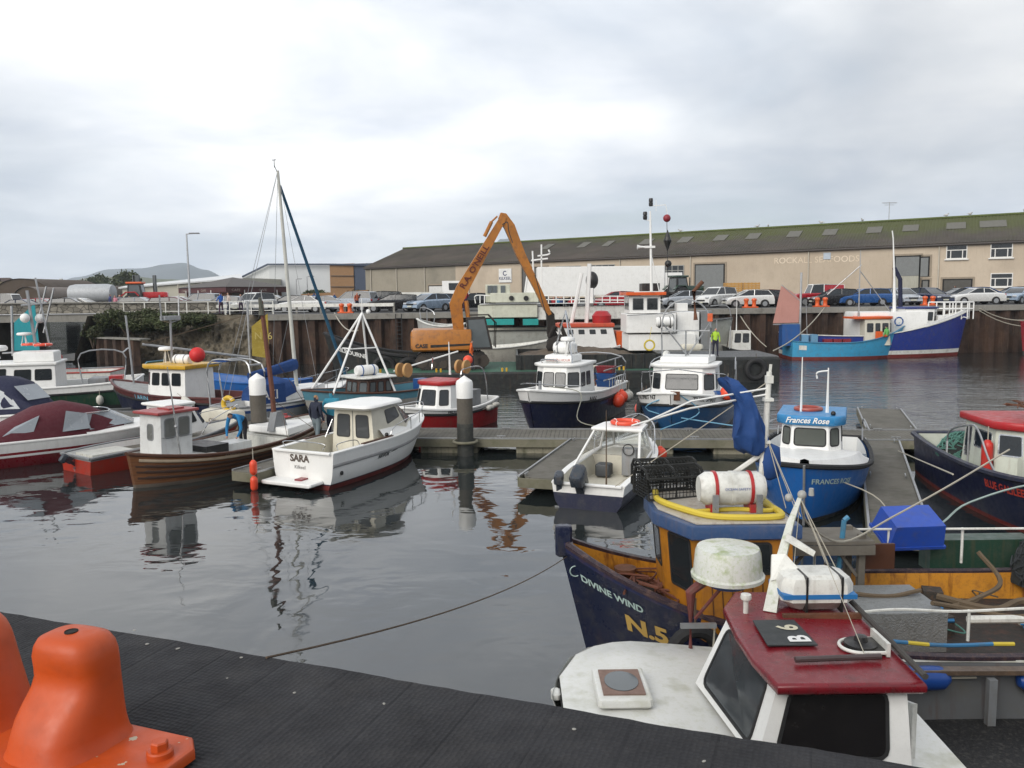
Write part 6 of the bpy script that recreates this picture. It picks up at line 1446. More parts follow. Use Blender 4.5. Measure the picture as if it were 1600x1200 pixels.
mb = MB(); mb.plate([Vector(p) for p in (BK(1.98, 6.5, .9), BK(3.18, 6.3, .9), BK(3.18, 6.3, zb), BK(1.98, 6.5, zb))], .02); mb.build('cabin_side', WHITE, b9, smooth=False)
rc = [BK(2.10, 6.36, 0), BK(3.30, 6.36, 0), BK(3.38, 8.45, 0), BK(2.32, 8.48, 0), BK(2.09, 8.05, 0), BK(2.04, 7.4, 0), BK(2.04, 6.85, 0)]
DR2 = paint('dark red roof paint', (.19, .010, .018), col2=(.12, .008, .012), grime=.6, grimecol=(.05, .02, .02), scale=2.8, rough=.28, streak=0)
mb = MB(); mb.prism([(p[0], p[1]) for p in rc], 1.95, 2.05, bev=.03, camber=.03); rf = mb.build('roof', DR2, b9, ang=60)
mb = MB(); mb.plate([BK(2.22, 7.02, 2.098), BK(2.66, 7.02, 2.098), BK(2.64, 7.58, 2.098), BK(2.25, 7.58, 2.098)], .012); mb.build('number_panel', mat('dark grey roof panel', (.035, .04, .042), rough=.6), rf, smooth=False)
text_on('B', .26, BK(2.62, 7.06, 2.1), (0, -1, 0), (1, 0, 0), WHTTEXT, rf, bold=.008, sx=1.0)
text_on('6', .26, BK(2.60, 7.32, 2.1), (0, -1, 0), (1, 0, 0), mat('cream lettering', (.6, .56, .42)), rf, bold=.008)
mb = MB(); c = BK(3.0, 7.0, 2.09); mb.torus((c[0], c[1], c[2]), .15, .016, a0=R(-90), a1=R(90), n=14, rz=0); mb.tube([(c[0], c[1]-.15, c[2]), (c[0]-.2, c[1]-.15, c[2])], .016, n=5); mb.tube([(c[0], c[1]+.15, c[2]), (c[0]-.2, c[1]+.15, c[2])], .016, n=5); mb.box((c[0]-.2, c[1], c[2]+.03), (.03, .34, .12)); mb.build('vent_guard', WHITE2, b9)
mb = MB(); mb.lathe([(.14, -.02), (.14, .03), (.06, .05), (.05, .09), (.01, .1)], (c[0]-.03, c[1], c[2]), n=18); mb.box((c[0]-.1, c[1], c[2]), (.2, .27, .04)); mb.build('vent', BLACKP, b9)
mb = MB(); mb.cyl(BK(2.36, 6.72, 2.10), BK(3.1, 6.76, 2.10), .025, n=8); mb.build('antenna_tube', mat('grime tube', (.07, .05, .05), amt=.6), b9)
mb = MB(); mb.cyl(BK(3.36, 8.42, 2.12), BK(3.30, 6.4, 2.09), .028, n=8); mb.build('aft_roof_bar', mat('dark weathered bar', (.06, .055, .05), rough=.8, amt=.7), b9)
mb = MB(); mb.cyl(BK(2.26, 7.85, 2.05), BK(2.26, 7.85, 2.2), .025, n=8); mb.lathe([(.05, 0), (.055, .02), (.05, .05), (.01, .06)], BK(2.26, 7.85, 2.2), n=12); mb.build('nav_light', WHITE2, b9)
# roof raft
mb = MB(); mb.box(BK(2.95, 7.98, 2.27), (.70, .46, .34), bev=.09); lr = mb.build('liferaft_canister', WHITE2, b9)
mb = MB(); mb.box(BK(2.95, 7.98, 2.25), (.712, .472, .045)); mb.build('band', mat('blue band', (.02, .16, .42)), lr, smooth=False)
mb = MB()
for x in (2.82, 3.16): mb.box(BK(x, 7.98, 2.27), (.02, .475, .35))
mb.build('strap', BLACKP, lr, smooth=False)
mb = MB(); mb.box(BK(2.95, 7.70, 2.08), (.75, .05, .05)); mb.build('raft_chock', RUST, b9, smooth=False)
# folding mast
mst = [BK(2.5, 7.85, 2.06), BK(2.62, 8.05, 2.35), BK(2.88, 8.45, 2.78), BK(3.08, 8.75, 2.98)]
mb = MB(); mb.tube([V(*mst[0]), V(*mst[1]), V(*mst[2]), V(*mst[3])], [.09, .075, .05, .03], n=4, flat=(1, .45)); mb.build('folding_mast', paint('algae white', (.62, .63, .58), grime=.6, grimecol=(.2, .26, .08), scale=5), b9, smooth=False)
mb = MB(); mb.plate([BK(2.55, 8.0, 2.33), BK(2.86, 8.0, 2.41), BK(2.72, 8.1, 2.57), BK(2.60, 8.15, 2.55)], .05); mb.plate([BK(2.76, 8.25, 2.66), BK(3.02, 8.15, 2.52), BK(3.04, 8.15, 2.57), BK(2.8, 8.3, 2.72)], .05); mb.build('mast_step', WHITE2, b9, smooth=False)
mb = MB(); c = V(*mst[3]); mb.ball(c+V(-.02, 0, .03), .05, n=10); mb.ball(c+V(.12, 0, -.0), .045, n=10); mb.cyl(c+V(-.12, 0, .02), c+V(-.12, 0, .10), .03, .025, n=8); mb.build('mast_light', mat('lamp housing', (.35, .35, .33)), b9)
mb = MB()
for tgt, r_ in (((3.4, 8.6, 2.1), .006), ((3.36, 7.9, 2.08), .005), ((2.75, 8.0, 2.1), .006), ((4.0, 8.85, .95), .006), ((2.98, 6.8, 2.1), .004)): mb.tube([c, Vector(BK(*tgt))], r_, n=4)
mb.build('stay', ROPE, b9)
rope([W2(b9, c), Vector((3.6, 9.9, 2.35)), Vector((4.4, 10.8, 1.85)), Vector((5.4, 11.6, 1.95)), Vector((6.6, 12.3, 2.25)), Vector((8.0, 13.2, 2.6))], 'two part pale rope swooping from the folding mast across the yellow trawler', .014)
# radar dome on red post
dc = (2.36, 8.92, 2.02)
mb = MB(); d_ = BK(*dc); mb.lathe([(.2, -.07), (.34, .02)], d_, mi=1, n=30); mb.lathe([(.34, .02), (.395, .03), (.40, .07), (.375, .085), (.355, .32), (.335, .37), (.01, .40)], d_, mi=0, n=30)
mb.build('radar_dome', [paint('algae radar white', (.66, .67, .63), grime=.95, grimecol=(.22, .29, .06), scale=2.2, streak=.5, streakcol=(.3, .33, .2)), BLUE], b9)
mb = MB(); mb.tube([BK(1.98, 9.0, .9), BK(1.97, 9.0, 1.85), BK(2.12, 8.95, 2.0)], .06, n=9); mb.tube([BK(2.3, 8.85, 1.98), BK(2.02, 8.98, 1.55)], .02, n=5); mb.build('radar_post', mat('red oxide post', (.15, .035, .03), rough=.7, amt=.6, grime=.4, scale=5), b9)
mb = MB(); mb.box(BK(2.05, 8.95, 1.48), (.4, .05, .05)); mb.build('bracket', GREYP, b9, smooth=False)
mb = MB(); mb.box(BK(.40, 7.9, 1.22), (.10, .2, .08), bev=.03); mb.build('bow_roller', WHITE2, b9)
mb = MB(); mb.plate([BK(3.5, 6.9, .3), BK(3.5, 7.2, .3), BK(3.5, 7.2, 1.5), BK(3.5, 6.9, 1.6)], .04); mb.build('cabin_door', WHITE2, b9, smooth=False)
fender_sausage((.02, 7.75, 1.0), .5, .1, 'dark brown fender just off the white bow at the quay edge', mat('brown canvas fender', (.05, .03, .025), rough=.9), ry=PI/2, rz=.3, group=None)
# ================================================================ BOLLARD
bp_ = P(128, 1168, QZ); ba = math.atan2(qd.y, qd.x)
t = thing('mooring_bollard', 'big orange painted double horned bollard on the black quay matting', 'bollard', (bp_.x, bp_.y, QZ), ba)
ORB = paint('thick orange paint', (.50, .072, .008), col2=(.38, .045, .005), rough=.46, grime=.5, grimecol=(.33, .05, .01), streak=0, scale=4, bump=.12, bscale=9)
def chips(m):
 nt = m.node_tree; b = nt.nodes['Principled BSDF']; N = nt.nodes.new; K = nt.links.new; src = b.inputs['Base Color'].links[0].from_socket
 tc = N('ShaderNodeTexCoord'); n = N('ShaderNodeTexNoise'); n.inputs['Scale'].default_value = 16; n.inputs['Detail'].default_value = 5; K(tc.outputs['Object'], n.inputs[0])
 sp = N('ShaderNodeSeparateXYZ'); K(tc.outputs['Object'], sp.inputs[0]); h = N('ShaderNodeMapRange'); K(sp.outputs[2], h.inputs[0]); h.inputs[1].default_value = .0; h.inputs[2].default_value = .14; h.inputs[3].default_value = .62; h.inputs[4].default_value = .73
 s = N('ShaderNodeMath'); s.operation = 'SUBTRACT'; K(n.outputs[0], s.inputs[0]); K(h.outputs[0], s.inputs[1]); r = N('ShaderNodeMapRange'); K(s.outputs[0], r.inputs[0]); r.inputs[1].default_value = 0; r.inputs[2].default_value = .012
 x = N('ShaderNodeMixRGB'); K(r.outputs[0], x.inputs[0]); K(src, x.inputs[1]); x.inputs[2].default_value = (.42, .38, .28, 1); K(x.outputs[0], b.inputs['Base Color'])
chips(ORB)
def horn(cx, lean, flip):
 mb = MB(); n = 32; secs = [  # z, half width x, front reach (towards camera, -y), back reach, x shift
(.0, .19, .245, .13, 0), (.03, .172, .235, .12, 0), (.07, .165, .225, .112, 0), (.12, .160, .205, .108, 0), (.17, .156, .165, .106, 0), (.21, .152, .125, .105, 0), (.25, .149, .104, .104, 0), (.29, .147, .108, .103, 0), (.33, .144, .116, .10, 0), (.365, .136, .112, .092, 0), (.392, .118, .104, .078, 0), (.406, .08, .068, .05, 0), (.41, .03, .02, .02, 0)]
 vs = []
 for z, hw, fr, bk_, sx_ in secs:
  for j in range(n):
   a = 2*math.pi*j/n; c, s_ = math.cos(a), math.sin(a); e = .66
   x = hw*math.copysign(abs(c)**e, c); y = (bk_ if s_ > 0 else fr)*math.copysign(abs(s_)**e, s_)
   vs.append(V(cx+x+lean*z, y, .045+z))
 k = len(secs); fs = [(a*n+i, a*n+(i+1) % n, (a+1)*n+(i+1) % n, (a+1)*n+i) for a in range(k-1) for i in range(n)]+[tuple(range((k-1)*n, k*n))]
 mb.add(vs, fs); o = mb.build('horn', ORB, t, ang=70)
 mb = MB(); mb.lathe([(.001, .001), (.021, .001), (.023, .004), (.0235, -.002)], (cx+lean*.41, -.02, .4545), n=14); mb.build('casting_hole', DARK, o); return o  # flat dark disc; the shade down the hole is put in as colour
horn(0, .03, 1); horn(-.46, -.22, -1)
mb = MB(); mb.prism([(-.95, -.40), (.42, -.40), (.47, -.34), (.47, .06), (.41, .12), (-.95, .12)], .002, .055, bev=.012); mb.build('base_plate', ORB, t)
for (x, y) in ((.39, -.02), (.39, -.30)):
 mb = MB(); mb.lathe([(.045, .05), (.045, .075), (.04, .08), (.001, .08)], (x, y, 0), n=20); mb.lathe([(.03, .08), (.03, .105), (.025, .11), (.001, .11)], (x, y, 0), n=6); mb.build('bolt', ORB, t)
# litter on the matting
LIT = mat('shell and litter', (.32, .31, .28), rough=.8)
for i, (px, py, s_) in enumerate(((230, 1007, .009), (278, 1014, .008), (377, 1028, .008), (210, 985, .006), (355, 1060, .005), (600, 1100, .006), (897, 1140, .008), (1100, 1190, .006), (460, 1083, .007))):
 q = P(px, py, QZ); mb = MB(); mb.ball((0, 0, .0), s_, n=8, sz=.3, sx=1.6 if i % 2 else 1.1); o = mb.build('litter', LIT); o.location = q+V(0, 0, s_*.3); o.rotation_euler = (0, 0, i); tag(o, ['tiny pale fragment just right of the bollard top, farthest left','elongated pale fragment right of the orange bollard','pale fragment at the matting edge under the mooring line','faint speck directly behind the orange bollard','small fleck in the middle of the left matting','lone speck near the middle of the matting edge','pale speck at the bottom below the white bow','speck at the bottom right of the matting below the windscreen','small fleck between mooring line and lower edge'][i], 'litter', 'pale specks on the matting')
# ================================================================ MID HARBOUR BOATS
def deckline(t, lines, m=CHROME, name='grab_rail', r=.014): 
 mb = MB()
 for l in lines: mb.tube(curve(l, 4) if len(l) > 2 else l, r, n=5)
 return mb.build(name, m, t)
# ---- FRANCES ROSE
fr = boat_at('fishing_boat', 'bright blue fishing boat with white wheelhouse and a script name on its blue roof', 'fishing boat', (9.2, 24.6), (6.3, 17.7), 7.0, 1)
FRB = paint('bright harbour blue', (.012, .12, .40), col2=(.01, .085, .30), grime=.1)
H = Hull(fr, 7.0, 2.75, (.95, 1.0, 1.42), rake=.055, trans=.82, full=.5, bowp=2.6, flare=(.05, .55))
H.build([(('z', .12), 0), (1.0, 1)], [BLACKP, FRB])
H.inner([(0, .40, .45), (.40, .99, lambda a: H.sheer(a)-.03)], [mat('blue grey deck', (.16, .20, .24), rough=.7, amt=.5), WHITE], th=.10)
H.rail(RUBBER, 'rubbing_strake', h=.985, w=.055, off=.02, t=.06)
mb = MB(); mb.tube([H.pt(1, h, 1, -.01)+V(.02, -.0, 0) for h in (0, .3, .6, 1.0)], .03, n=6); mb.build('stem_band', GREYP, fr)
# white whaleback
mb = MB(); n = 14; vs = []; fs = []
for i in range(n+1):
 a = .52+.465*i/n; p = H.pt(a, 1, 1, -.05); up = .32*min(1, (a-.52)*6+.35)*(1-.55*max(0, (a-.7)/.285)); 
 for f in (-1, -.86, -.5, 0, .5, .86, 1): vs.append(V(p.x, p.y*f, p.z+(0 if abs(f) > .95 else up*(1-.25*abs(f)))))
for i in range(n):
 for j in range(6): fs.append((7*i+j, 7*i+j+1, 7*i+j+8, 7*i+j+7))
fs.append(tuple(range(7))[::-1]); mb.add(vs, fs); mb.build('foredeck', WHITE, fr, ang=50)
_, rf, tp, b = wheelhouse(fr, -.25, 1.55, .72, .9, 2.0, WHITE, rake=.10, fc=.35, ff=.28, tumble=.06, over=.12, rth=.22, roofm=paint('mid blue roof', (.03, .23, .50), grime=.15), camber=.02,
 wins={2: [(.06, .94, .53, .93)], 1: [(.15, .9, .53, .93)], 3: [(.1, .85, .53, .93)], 0: [(.2, .7, .55, .92)], 4: [(.3, .8, .55, .92)]}, pane=mat('grey green glass', (.10, .11, .10), rough=.08, amt=.6, scale=1.4), rad=.08)
text_on('Frances Rose', .19, (1.585, -.56, 2.055), (0, 1, 0), (0, 0, 1), WHTTEXT, rf, bold=.004, shear=.35, lift=.012, sx=.95)
H.text('FRANCES ROSE', .165, .985, .97, 1, PALEB, bold=.003); H.text('FRANCES ROSE', .155, .72, .86, -1, PALEB, bold=.003); 
aerial(fr, (.9, .35, 2.22), 1.1, .03, name='mast'); deckline(fr, [[(.9, .35, 3.25), (.9, .1, 3.2), (.9, .1, 3.05)]], WHITE, 'mast_arm', .02); aerial(fr, (.9, -.25, 2.22), 1.35, .022)
mb = MB(); mb.torus((.6, -.1, 2.27), .3, .05, n=18, m=7); mb.build('roof_ring', paint('faded red ring', (.35, .06, .04)), fr)
mb = MB(); mb.ball((1.3, .5, 2.27), .06); mb.build('lamp', BLACKP, fr)
# starboard side working rails, black rollers
deckline(fr, [[H.top(.05, -1, -.04, .0), H.top(.05, -1, -.04, .45), H.top(.35, -1, -.04, .5), H.top(.35, -1, -.04, 0)], [H.top(.1, 1, -.04, .0), H.top(.1, 1, -.04, .6), H.top(.4, 1, -.04, .6)]], STEEL, 'side_rail', .022)
mb = MB()
for k in range(9): a = .05+.06*k; mb.tube([H.top(a, -1, .02, .05), H.top(a+.05, -1, .02, .05)], .045, n=7)
mb.build('rail_roller', BLACKP, fr)
mb = MB(); mb.box((-1.0, -.5, .85), (.9, .7, .5), bev=.04); mb.build('deck_locker', WHITE, fr)
q = W2(fr, H.pt(.80, .5, -1, .14)); tyre_fender(tuple(q), .18, 'small tyre hanging at the quarter of the bright blue boat', rx=PI/2, rz=1.9-PI/2)
# ---- BLUE GALILEE
bg = boat_at('fishing_boat', 'navy blue fishing boat with cream wheelhouse and bright red roof at the right edge', 'fishing boat', (12.6, 23.0), (11.7, 14.7), 8.4, 1)
BGC = paint('pale cream paint', (.55, .58, .50), grime=.15)
H = Hull(bg, 8.4, 3.2, (1.15, 1.12, 1.45), rake=.05, trans=.8, full=.5, bowp=3.0, flare=(.06, .45))
H.build([(('z', .1), 0), (1.0, 1)], [ANTIF, NAVY])
H.inner([(0, .45, .5), (.45, .99, lambda a: H.sheer(a)-.16)], [mat('grey blue deck', (.16, .18, .2), rough=.8), BGC], th=.1)
H.rail(paint('navy rubber rail', (.02, .025, .05), rough=.5), 'rubbing_strake', h=.99, w=.07, off=.03, t=.07)
_, rf, tp, b = wheelhouse(bg, -1.0, 1.15, 1.32, .9, 2.05, BGC, rake=.22, fc=.45, ff=.5, tumble=.1, over=.12, rth=.17, roofm=RED, wins={2: [(.04, .47, .48, .9), (.53, .96, .48, .9)], 1: [(.1, .9, .48, .9)], 3: [(.1, .9, .48, .9)], 0: [(.05, .25, .25, .88), (.35, .9, .5, .88)]}, frame=CHROME, pane=GLASS, rad=.06)
mb = MB(); mb.prism([(1.0, -.95), (1.7, -.95), (2.6, -.5), (2.6, .5), (1.7, .95), (1.0, 1.1)], .95, 1.5, bev=.06); mb.build('trunk_cabin', BGC, bg)
mb = MB(); mb.plate([(1.15, .75, 1.515), (1.15, .1, 1.515), (1.8, .1, 1.515), (1.8, .65, 1.515)][::-1], .012); mb.plate([(1.15, -.75, 1.515), (1.15, -.1, 1.515), (1.8, -.1, 1.515), (1.8, -.65, 1.515)], .012); mb.build('grip_panel', GREYP, bg, smooth=False)
mb = MB(); mb.box((2.05, .0, 1.515), (.3, .55, .02)); vp = mb.build('vent_frame', WHITE, bg, smooth=False); 
for i in range(4): mb = MB(); mb.box((2.05, -.2+.13*i, 1.53), (.22, .07, .015)); mb.build('vent_slot', BLACKP, vp, smooth=False)
mb = MB(); mb.torus((2.62, -.25, 1.3), .09, .02, axis='X', n=16, m=6); mb.lathe([(.001, 0), (.08, 0), (.08, .01)], (2.605, -.25, 1.3), mi=1, n=14, axis='X'); mb.build('porthole', [CHROME, GLASS], bg)
mb = MB(); mb.lathe([(.02, 0), (.38, .0), (.40, .06), (.40, .22), (.36, .3), (.02, .34)], (.3, .1, 2.32), n=24); mb.lathe([(.22, -.1), (.2, 0)], (.3, .1, 2.32), n=14); mb.build('radar_dome', WHITE, bg)
deckline(bg, [[(.5, -.2, 2.5), (.5, -.2, 3.1), (.5, 0, 3.25), (.5, .2, 3.1), (.5, .2, 2.5)], [(.5, -.5, 2.85), (.5, .6, 2.9)]], CHROME, 'light_arch', .018)
mb = MB(); mb.ball((.5, .6, 2.97), .09); mb.build('gps_dome', WHITE, bg)
mb = MB(); mb.lathe([(.05, -.03), (.06, .05), (.02, .08)], (1.0, -.1, 2.46), n=10); mb.build('horn', CHROME, bg)
mb = MB()
for k in range(7): rnd = random.Random(k); mb.tube(curve([V(.2+rnd.uniform(-.5, .6), -.55+rnd.uniform(-.25, .3), 2.45+rnd.uniform(0, .14)) for _ in range(5)], 4), .014, n=4)
mb.build('rusty_chain', RUST, bg)
H.text('BLUE GALILEE', .24, .60, .80, -1, mat('orange red lettering', (.50, .05, .03), rough=.5), bold=.006, sx=.92)
# wing emblem
mb = MB(); EM = mat('emblem red', (.5, .03, .02)); a0 = .885
for k in range(4): z = .98-.13*k; mb.add([H.pt(a0-.07+.012*k, (z+.05)/1.35, -1, .012), H.pt(a0-.07+.012*k, z/1.35, -1, .012), H.pt(a0, (z-.02)/1.35, -1, .012), H.pt(a0, (z+.06)/1.35, -1, .012)], [(0, 1, 2, 3)])
mb.build('wing_emblem', WHTTEXT, bg, smooth=False); mb = MB(); c = H.pt(.905, .66, -1, .02); mb.lathe([(.001, -.004), (.14, -.004), (.14, .004), (.001, .004)], c, n=18, axis='Y'); mb.build('emblem_disc', EM, bg, smooth=False)
deckline(bg, [[H.top(.34, -1, -.05), H.top(.34, -1, -.1, .55), H.top(.5, -1, -.02, .9), H.top(.56, -1, .0, .85), H.top(.62, -1, 0, .3), H.top(.66, -1, 0, 0)], [H.top(.5, -1, -.02, 0), H.top(.5, -1, -.02, .9)]], STEEL, 'hauler_frame', .025)
lifebuoy_ = fender_sausage(tuple(W2(bg, (.6, -1.42, 1.4))), .80, .12, 'red and white sausage fender standing against the cream wheelhouse', paint('red fender', (.55, .03, .02)), group=None)
text_on('N50', .3, (.2, -1.325, 1.15), (1, 0, 0), (0, 0, 1), BLKTEXT, bg, bold=.006)
netpile(tuple(W2(bg, (-1.9, -.95, .95))), .6, .38, .6, 'green net heap behind the rail of the navy boat', ROPEG, 8, n=90, r=.014)
rope([W2(bg, H.top(.93, 1, 0, .03)), W2(bg, H.top(.85, -1, .15, .05)), Vector((9.2, 16.4, .9)), Vector((8.5, 16.2, .52)), Vector((7.9, 16.3, .5))], 'pale green mooring line from the navy boat down to the finger pontoon', .022, mat('pale green rope', (.30, .38, .36), rough=.9))
rope([W2(fr, H.top(.6, -1, 0, .0)), Vector((7.7, 18.0, .8)), Vector((7.75, 16.6, .55)), Vector((7.95, 16.0, .52))], 'thin pale line from the bright blue boat to the pontoon end', .014)
rope([Vector((7.0, 13.0, 2.25)), Vector((11.1, 23.6, .55))], 'long taut pale rope from the folding mast head to the broad finger pontoon', .016, smooth=False)
# ---- small open motorboat with two outboards
mbt = boat_at('motorboat', 'small white and navy open motorboat with two outboards', 'motorboat', (1.65, 19.2), (3.95, 24.9), 6.0, 1)
H = Hull(mbt, 5.6, 2.0, (.62, .72, .95), rake=.12, trans=.9, full=.45, bowp=2.2, flare=(.12, .55), chine=.3)
H.build([(('z', .06), 0), (.62, 0), (1.0, 1)], [NAVY, WHITE])
H.inner([(0, .16, .34), (.16, .58, .22), (.58, .99, lambda a: H.sheer(a)-.01)], [CREAM, CREAM], th=.14, camber=0)
H.rail(WHITE, w=.09, t=.035, off=-.06)
wsb = [(-1.2, -.86, .7), (.9, -.74, .82), (1.35, -.45, .86), (1.35, .45, .86), (.9, .74, .82), (-1.2, .86, .7)]
# windscreen shelter: frame, glass, roof
mb = MB(); tq = [(-.05, -.62, 1.5), (.75, -.55, 1.5), (.95, -.4, 1.5), (.95, .4, 1.5), (.75, .55, 1.5), (-.05, .62, 1.5)]
for p, q in ((wsb[0], tq[0]), (wsb[1], tq[1]), (wsb[2], tq[2]), (wsb[3], tq[3]), (wsb[4], tq[4]), (wsb[5], tq[5])): mb.tube([p, q], .035, n=5)
mb.tube([wsb[0], wsb[1], wsb[2], wsb[3], wsb[4], wsb[5]], .035, n=5); mb.tube([tq[0], tq[5]], .04, n=5); mb.build('shelter_frame', WHITE, mbt)
mb = MB(); mb.prism(expand([(p[0], p[1]) for p in tq], .08), 1.48, 1.58, bev=.03, camber=.04); mb.build('shelter_roof', WHITE, mbt)
mb = MB()
for i in (1, 2, 3): mb.plate([wsb[i], wsb[i+1], tq[i+1], tq[i]], .008)
mb.add([wsb[0], wsb[1], tq[1], tq[0]], [(0, 1, 2, 3)]); mb.add([wsb[4], wsb[5], tq[5], tq[4]], [(0, 1, 2, 3)]); mb.build('windscreen', SEEGL, mbt, smooth=False)
mb = MB(); mb.box((.2, -.3, .62), (.35, .4, .75), bev=.03); mb.build('console', GREYP, mbt); mb = MB(); mb.torus((-.02, -.3, .98), .15, .015, axis='X', n=16, m=5); mb.build('steering_wheel', BLACKP, mbt)
mb = MB(); mb.box((-.1, .35, .42), (.4, .4, .35), bev=.04); mb.build('seat', mat('dark seat', (.04, .045, .05)), mbt)
mb = MB(); mb.box((-2.6, 0, .44), (.12, 1.1, .2)); mb.build('transom_board', WHITE, mbt, smooth=False)
ob = outboard(mbt, (-2.72, .18, .62), 1.0, .6); outboard(mbt, (-2.7, .74, .55), .68, .35, steer=.2)
deckline(mbt, [[H.top(.62, -1, -.08), H.top(.66, -1, -.08, .5), H.top(.85, -1, -.05, .6), H.pt(.985, 1, 1)+V(.05, 0, .62), H.top(.85, 1, -.05, .6), H.top(.66, 1, -.08, .5), H.top(.62, 1, -.08)], [H.top(.85, -1, -.05), H.top(.85, -1, -.05, .6)], [H.top(.85, 1, -.05), H.top(.85, 1, -.05, .6)]], CHROME, 'bow_rail', .017)
aerial(mbt, (-1.5, -.1, .35), 1.9, .018, ROPEB, name='pole'); 
lifebuoy(tuple(W2(mbt, (.45, -.1, 1.66))), .36, 'orange lifebuoy lying on the small motorboat shelter roof', BUOYO)
fender_ball(tuple(W2(mbt, H.pt(.80, .72, -1, .2))), .19, 'orange ball fender on the right bow of the small open motorboat')
rope([W2(mbt, H.top(.95, 1)), Vector((4.3, 26.5, .55))], 'short mooring line from the small motorboat bow to the walkway', .014, smooth=False)
# ---- SARA
sa = boat_at('motor_cruiser', 'white motor cruiser with red boot stripe and SARA on its stern', 'motor cruiser', (-5.72, 22.2), (-3.05, 27.6), 6.0, 1)
SAW = paint('clean white gelcoat', (.82, .82, .80), streak=.06, grime=.05, col2=(.76, .76, .73))
H = Hull(sa, 6.0, 2.25, (1.0, 1.02, 1.22), rake=.13, trans=.93, full=.4, bowp=2.3, flare=(.10, .62), chine=.28)
H.build([(('z', .13), 0), (('z', .16), 2), (('z', .19), 1), (.72, 1), (1.0, 1)], [ANTIF, SAW, NAVY])
H.inner([(0, .42, .42), (.42, .99, lambda a: H.sheer(a)-.01)], [CREAM, CREAM], th=.16)
H.rail(SAW, w=.10, t=.04, off=-.07); H.rail(mat('grey strip', (.3, .3, .3)), 'rubbing_strake', h=.66, w=.014, off=.008, transom=False)
mb = MB()
for a in (.42,): 
 n = 12; vs = []; fs = []
 for i in range(n+1):
  aa = a+.565*i/n; p = H.pt(aa, 1, 1, -.16); up = .20*(1-(i/n)**1.5)+.03
  for f in (-1, -.8, 0, .8, 1): vs.append(V(p.x, p.y*f, p.z+(0 if abs(f) > .9 else up)))
 for i in range(n):
  for j in range(4): fs.append((5*i+j, 5*i+j+1, 5*i+j+6, 5*i+j+5))
 mb.add(vs, fs)
mb.build('foredeck', SAW, sa, ang=45)
mb = MB(); mb.box((-3.28, .15, .20), (.55, 1.7, .10), bev=.03); mb.build('swim_platform', SAW, sa); mb = MB(); mb.box((-3.12, -.05, .18), (.30, .24, .22)); mb.build('outdrive_cover', DRED, sa, smooth=False)
b = [(-.75, -.78, .45), (.95, -.76, 1.15), (1.75, -.40, 1.28), (1.75, .40, 1.28), (.95, .76, 1.15), (-.75, .78, .45)]; tp = [(-.72, -.66, 1.88), (.55, -.62, 1.9), (.80, -.42, 1.9), (.80, .42, 1.9), (.55, .62, 1.9), (-.72, .66, 1.88)]
cabin(sa, b, tp, CREAM, {5: [(.09, .43, .40, .88), (.57, .91, .40, .88)], 0: [(.5, .95, .50, .9)], 4: [(.05, .5, .50, .9)], 2: [(.04, .96, .1, .9)], 1: [(.05, .95, .1, .9)], 3: [(.05, .95, .1, .9)]}, rad=.08, frame=mat('dark seal', (.03, .03, .03)), pane=mat('smoked glass', (.07, .075, .08), rough=.07, amt=.7, scale=1.3))
mb = MB(); mb.tube([(-.765, 0, .6), (-.735, 0, 1.82)], .008, n=4); mb.build('door_joint', GREYP, sa)
mb = MB(); mb.prism([(-1.15, -.72), (-.9, -.86), (.7, -.8), (1.05, -.5), (1.12, 0), (1.05, .5), (.7, .8), (-.9, .86), (-1.15, .72)], 1.88, 2.02, bev=.07, camber=.06); mb.build('roof', SAW, sa, ang=60)
deckline(sa, [[H.top(.45, -1, -.12), H.top(.5, -1, -.1, .3), H.top(.8, -1, -.03, .38), H.pt(.99, 1, 1)+V(.10, 0, .42), H.top(.8, 1, -.03, .38), H.top(.5, 1, -.1, .3), H.top(.45, 1, -.12)]]+[[H.top(a, s_, -.04), H.top(a, s_, -.04, .38)] for a in (.65, .8, .92) for s_ in (1, -1)], CHROME, 'bow_rail', .014)
deckline(sa, [[(-2.6, -.9, 1.03), (-2.6, -.9, 1.2), (-1.9, -.95, 1.2), (-1.7, -.95, 1.03)], [(-2.75, -.5, 1.03), (-2.75, -.5, 1.2), (-2.75, .8, 1.2), (-2.75, .8, 1.03)], [(-.9, .9, 1.0), (-.6, .85, 1.5)]], CHROME, 'stern_rail', .014)
mb = MB(); mb.tube([H.top(.22, -1, -.08, .04), H.top(.46, -1, -.08, .04)], .03, n=4, flat=(2.4, 1)); mb.tube([H.top(.22, 1, -.08, .04), H.top(.40, 1, -.08, .04)], .03, n=4, flat=(2.4, 1)); mb.build('teak_trim', WOODD, sa, smooth=False)
mb = MB(); mb.ball(tuple(H.top(.43, -1, -.15, .1)), .06); mb.cyl(H.top(.43, -1, -.15, .02), H.top(.43, -1, -.15, .1), .02); mb.cyl(H.pt(.06, .42, -1, .01), H.pt(.06, .42, -1, .03), .06, n=12); mb.build('compass', BLACKP, sa)
GREYT = mat('grey brown lettering', (.10, .075, .06))
text_on('SARA', .27, (-3.005, .42, .72), (0, -1, 0), (0, 0, 1), GREYT, sa, bold=.008, lift=.01); text_on('Kilkeel', .14, (-3.005, .28, .52), (0, -1, 0), (0, 0, 1), mat('grey lettering', (.25, .24, .23)), sa, lift=.01)
H.text('ARVOR', .17, .33, .52, -1, BLKTEXT, bold=.004, shear=.4, follow=False)
mb = MB(); mb.add([H.pt(.30, .49, -1, .012), H.pt(.50, .60, -1, .012), H.pt(.52, .63, -1, .012), H.pt(.50, .63, -1, .012)], [(0, 1, 2, 3)]); mb.build('side_flash', BLKTEXT, sa, smooth=False)
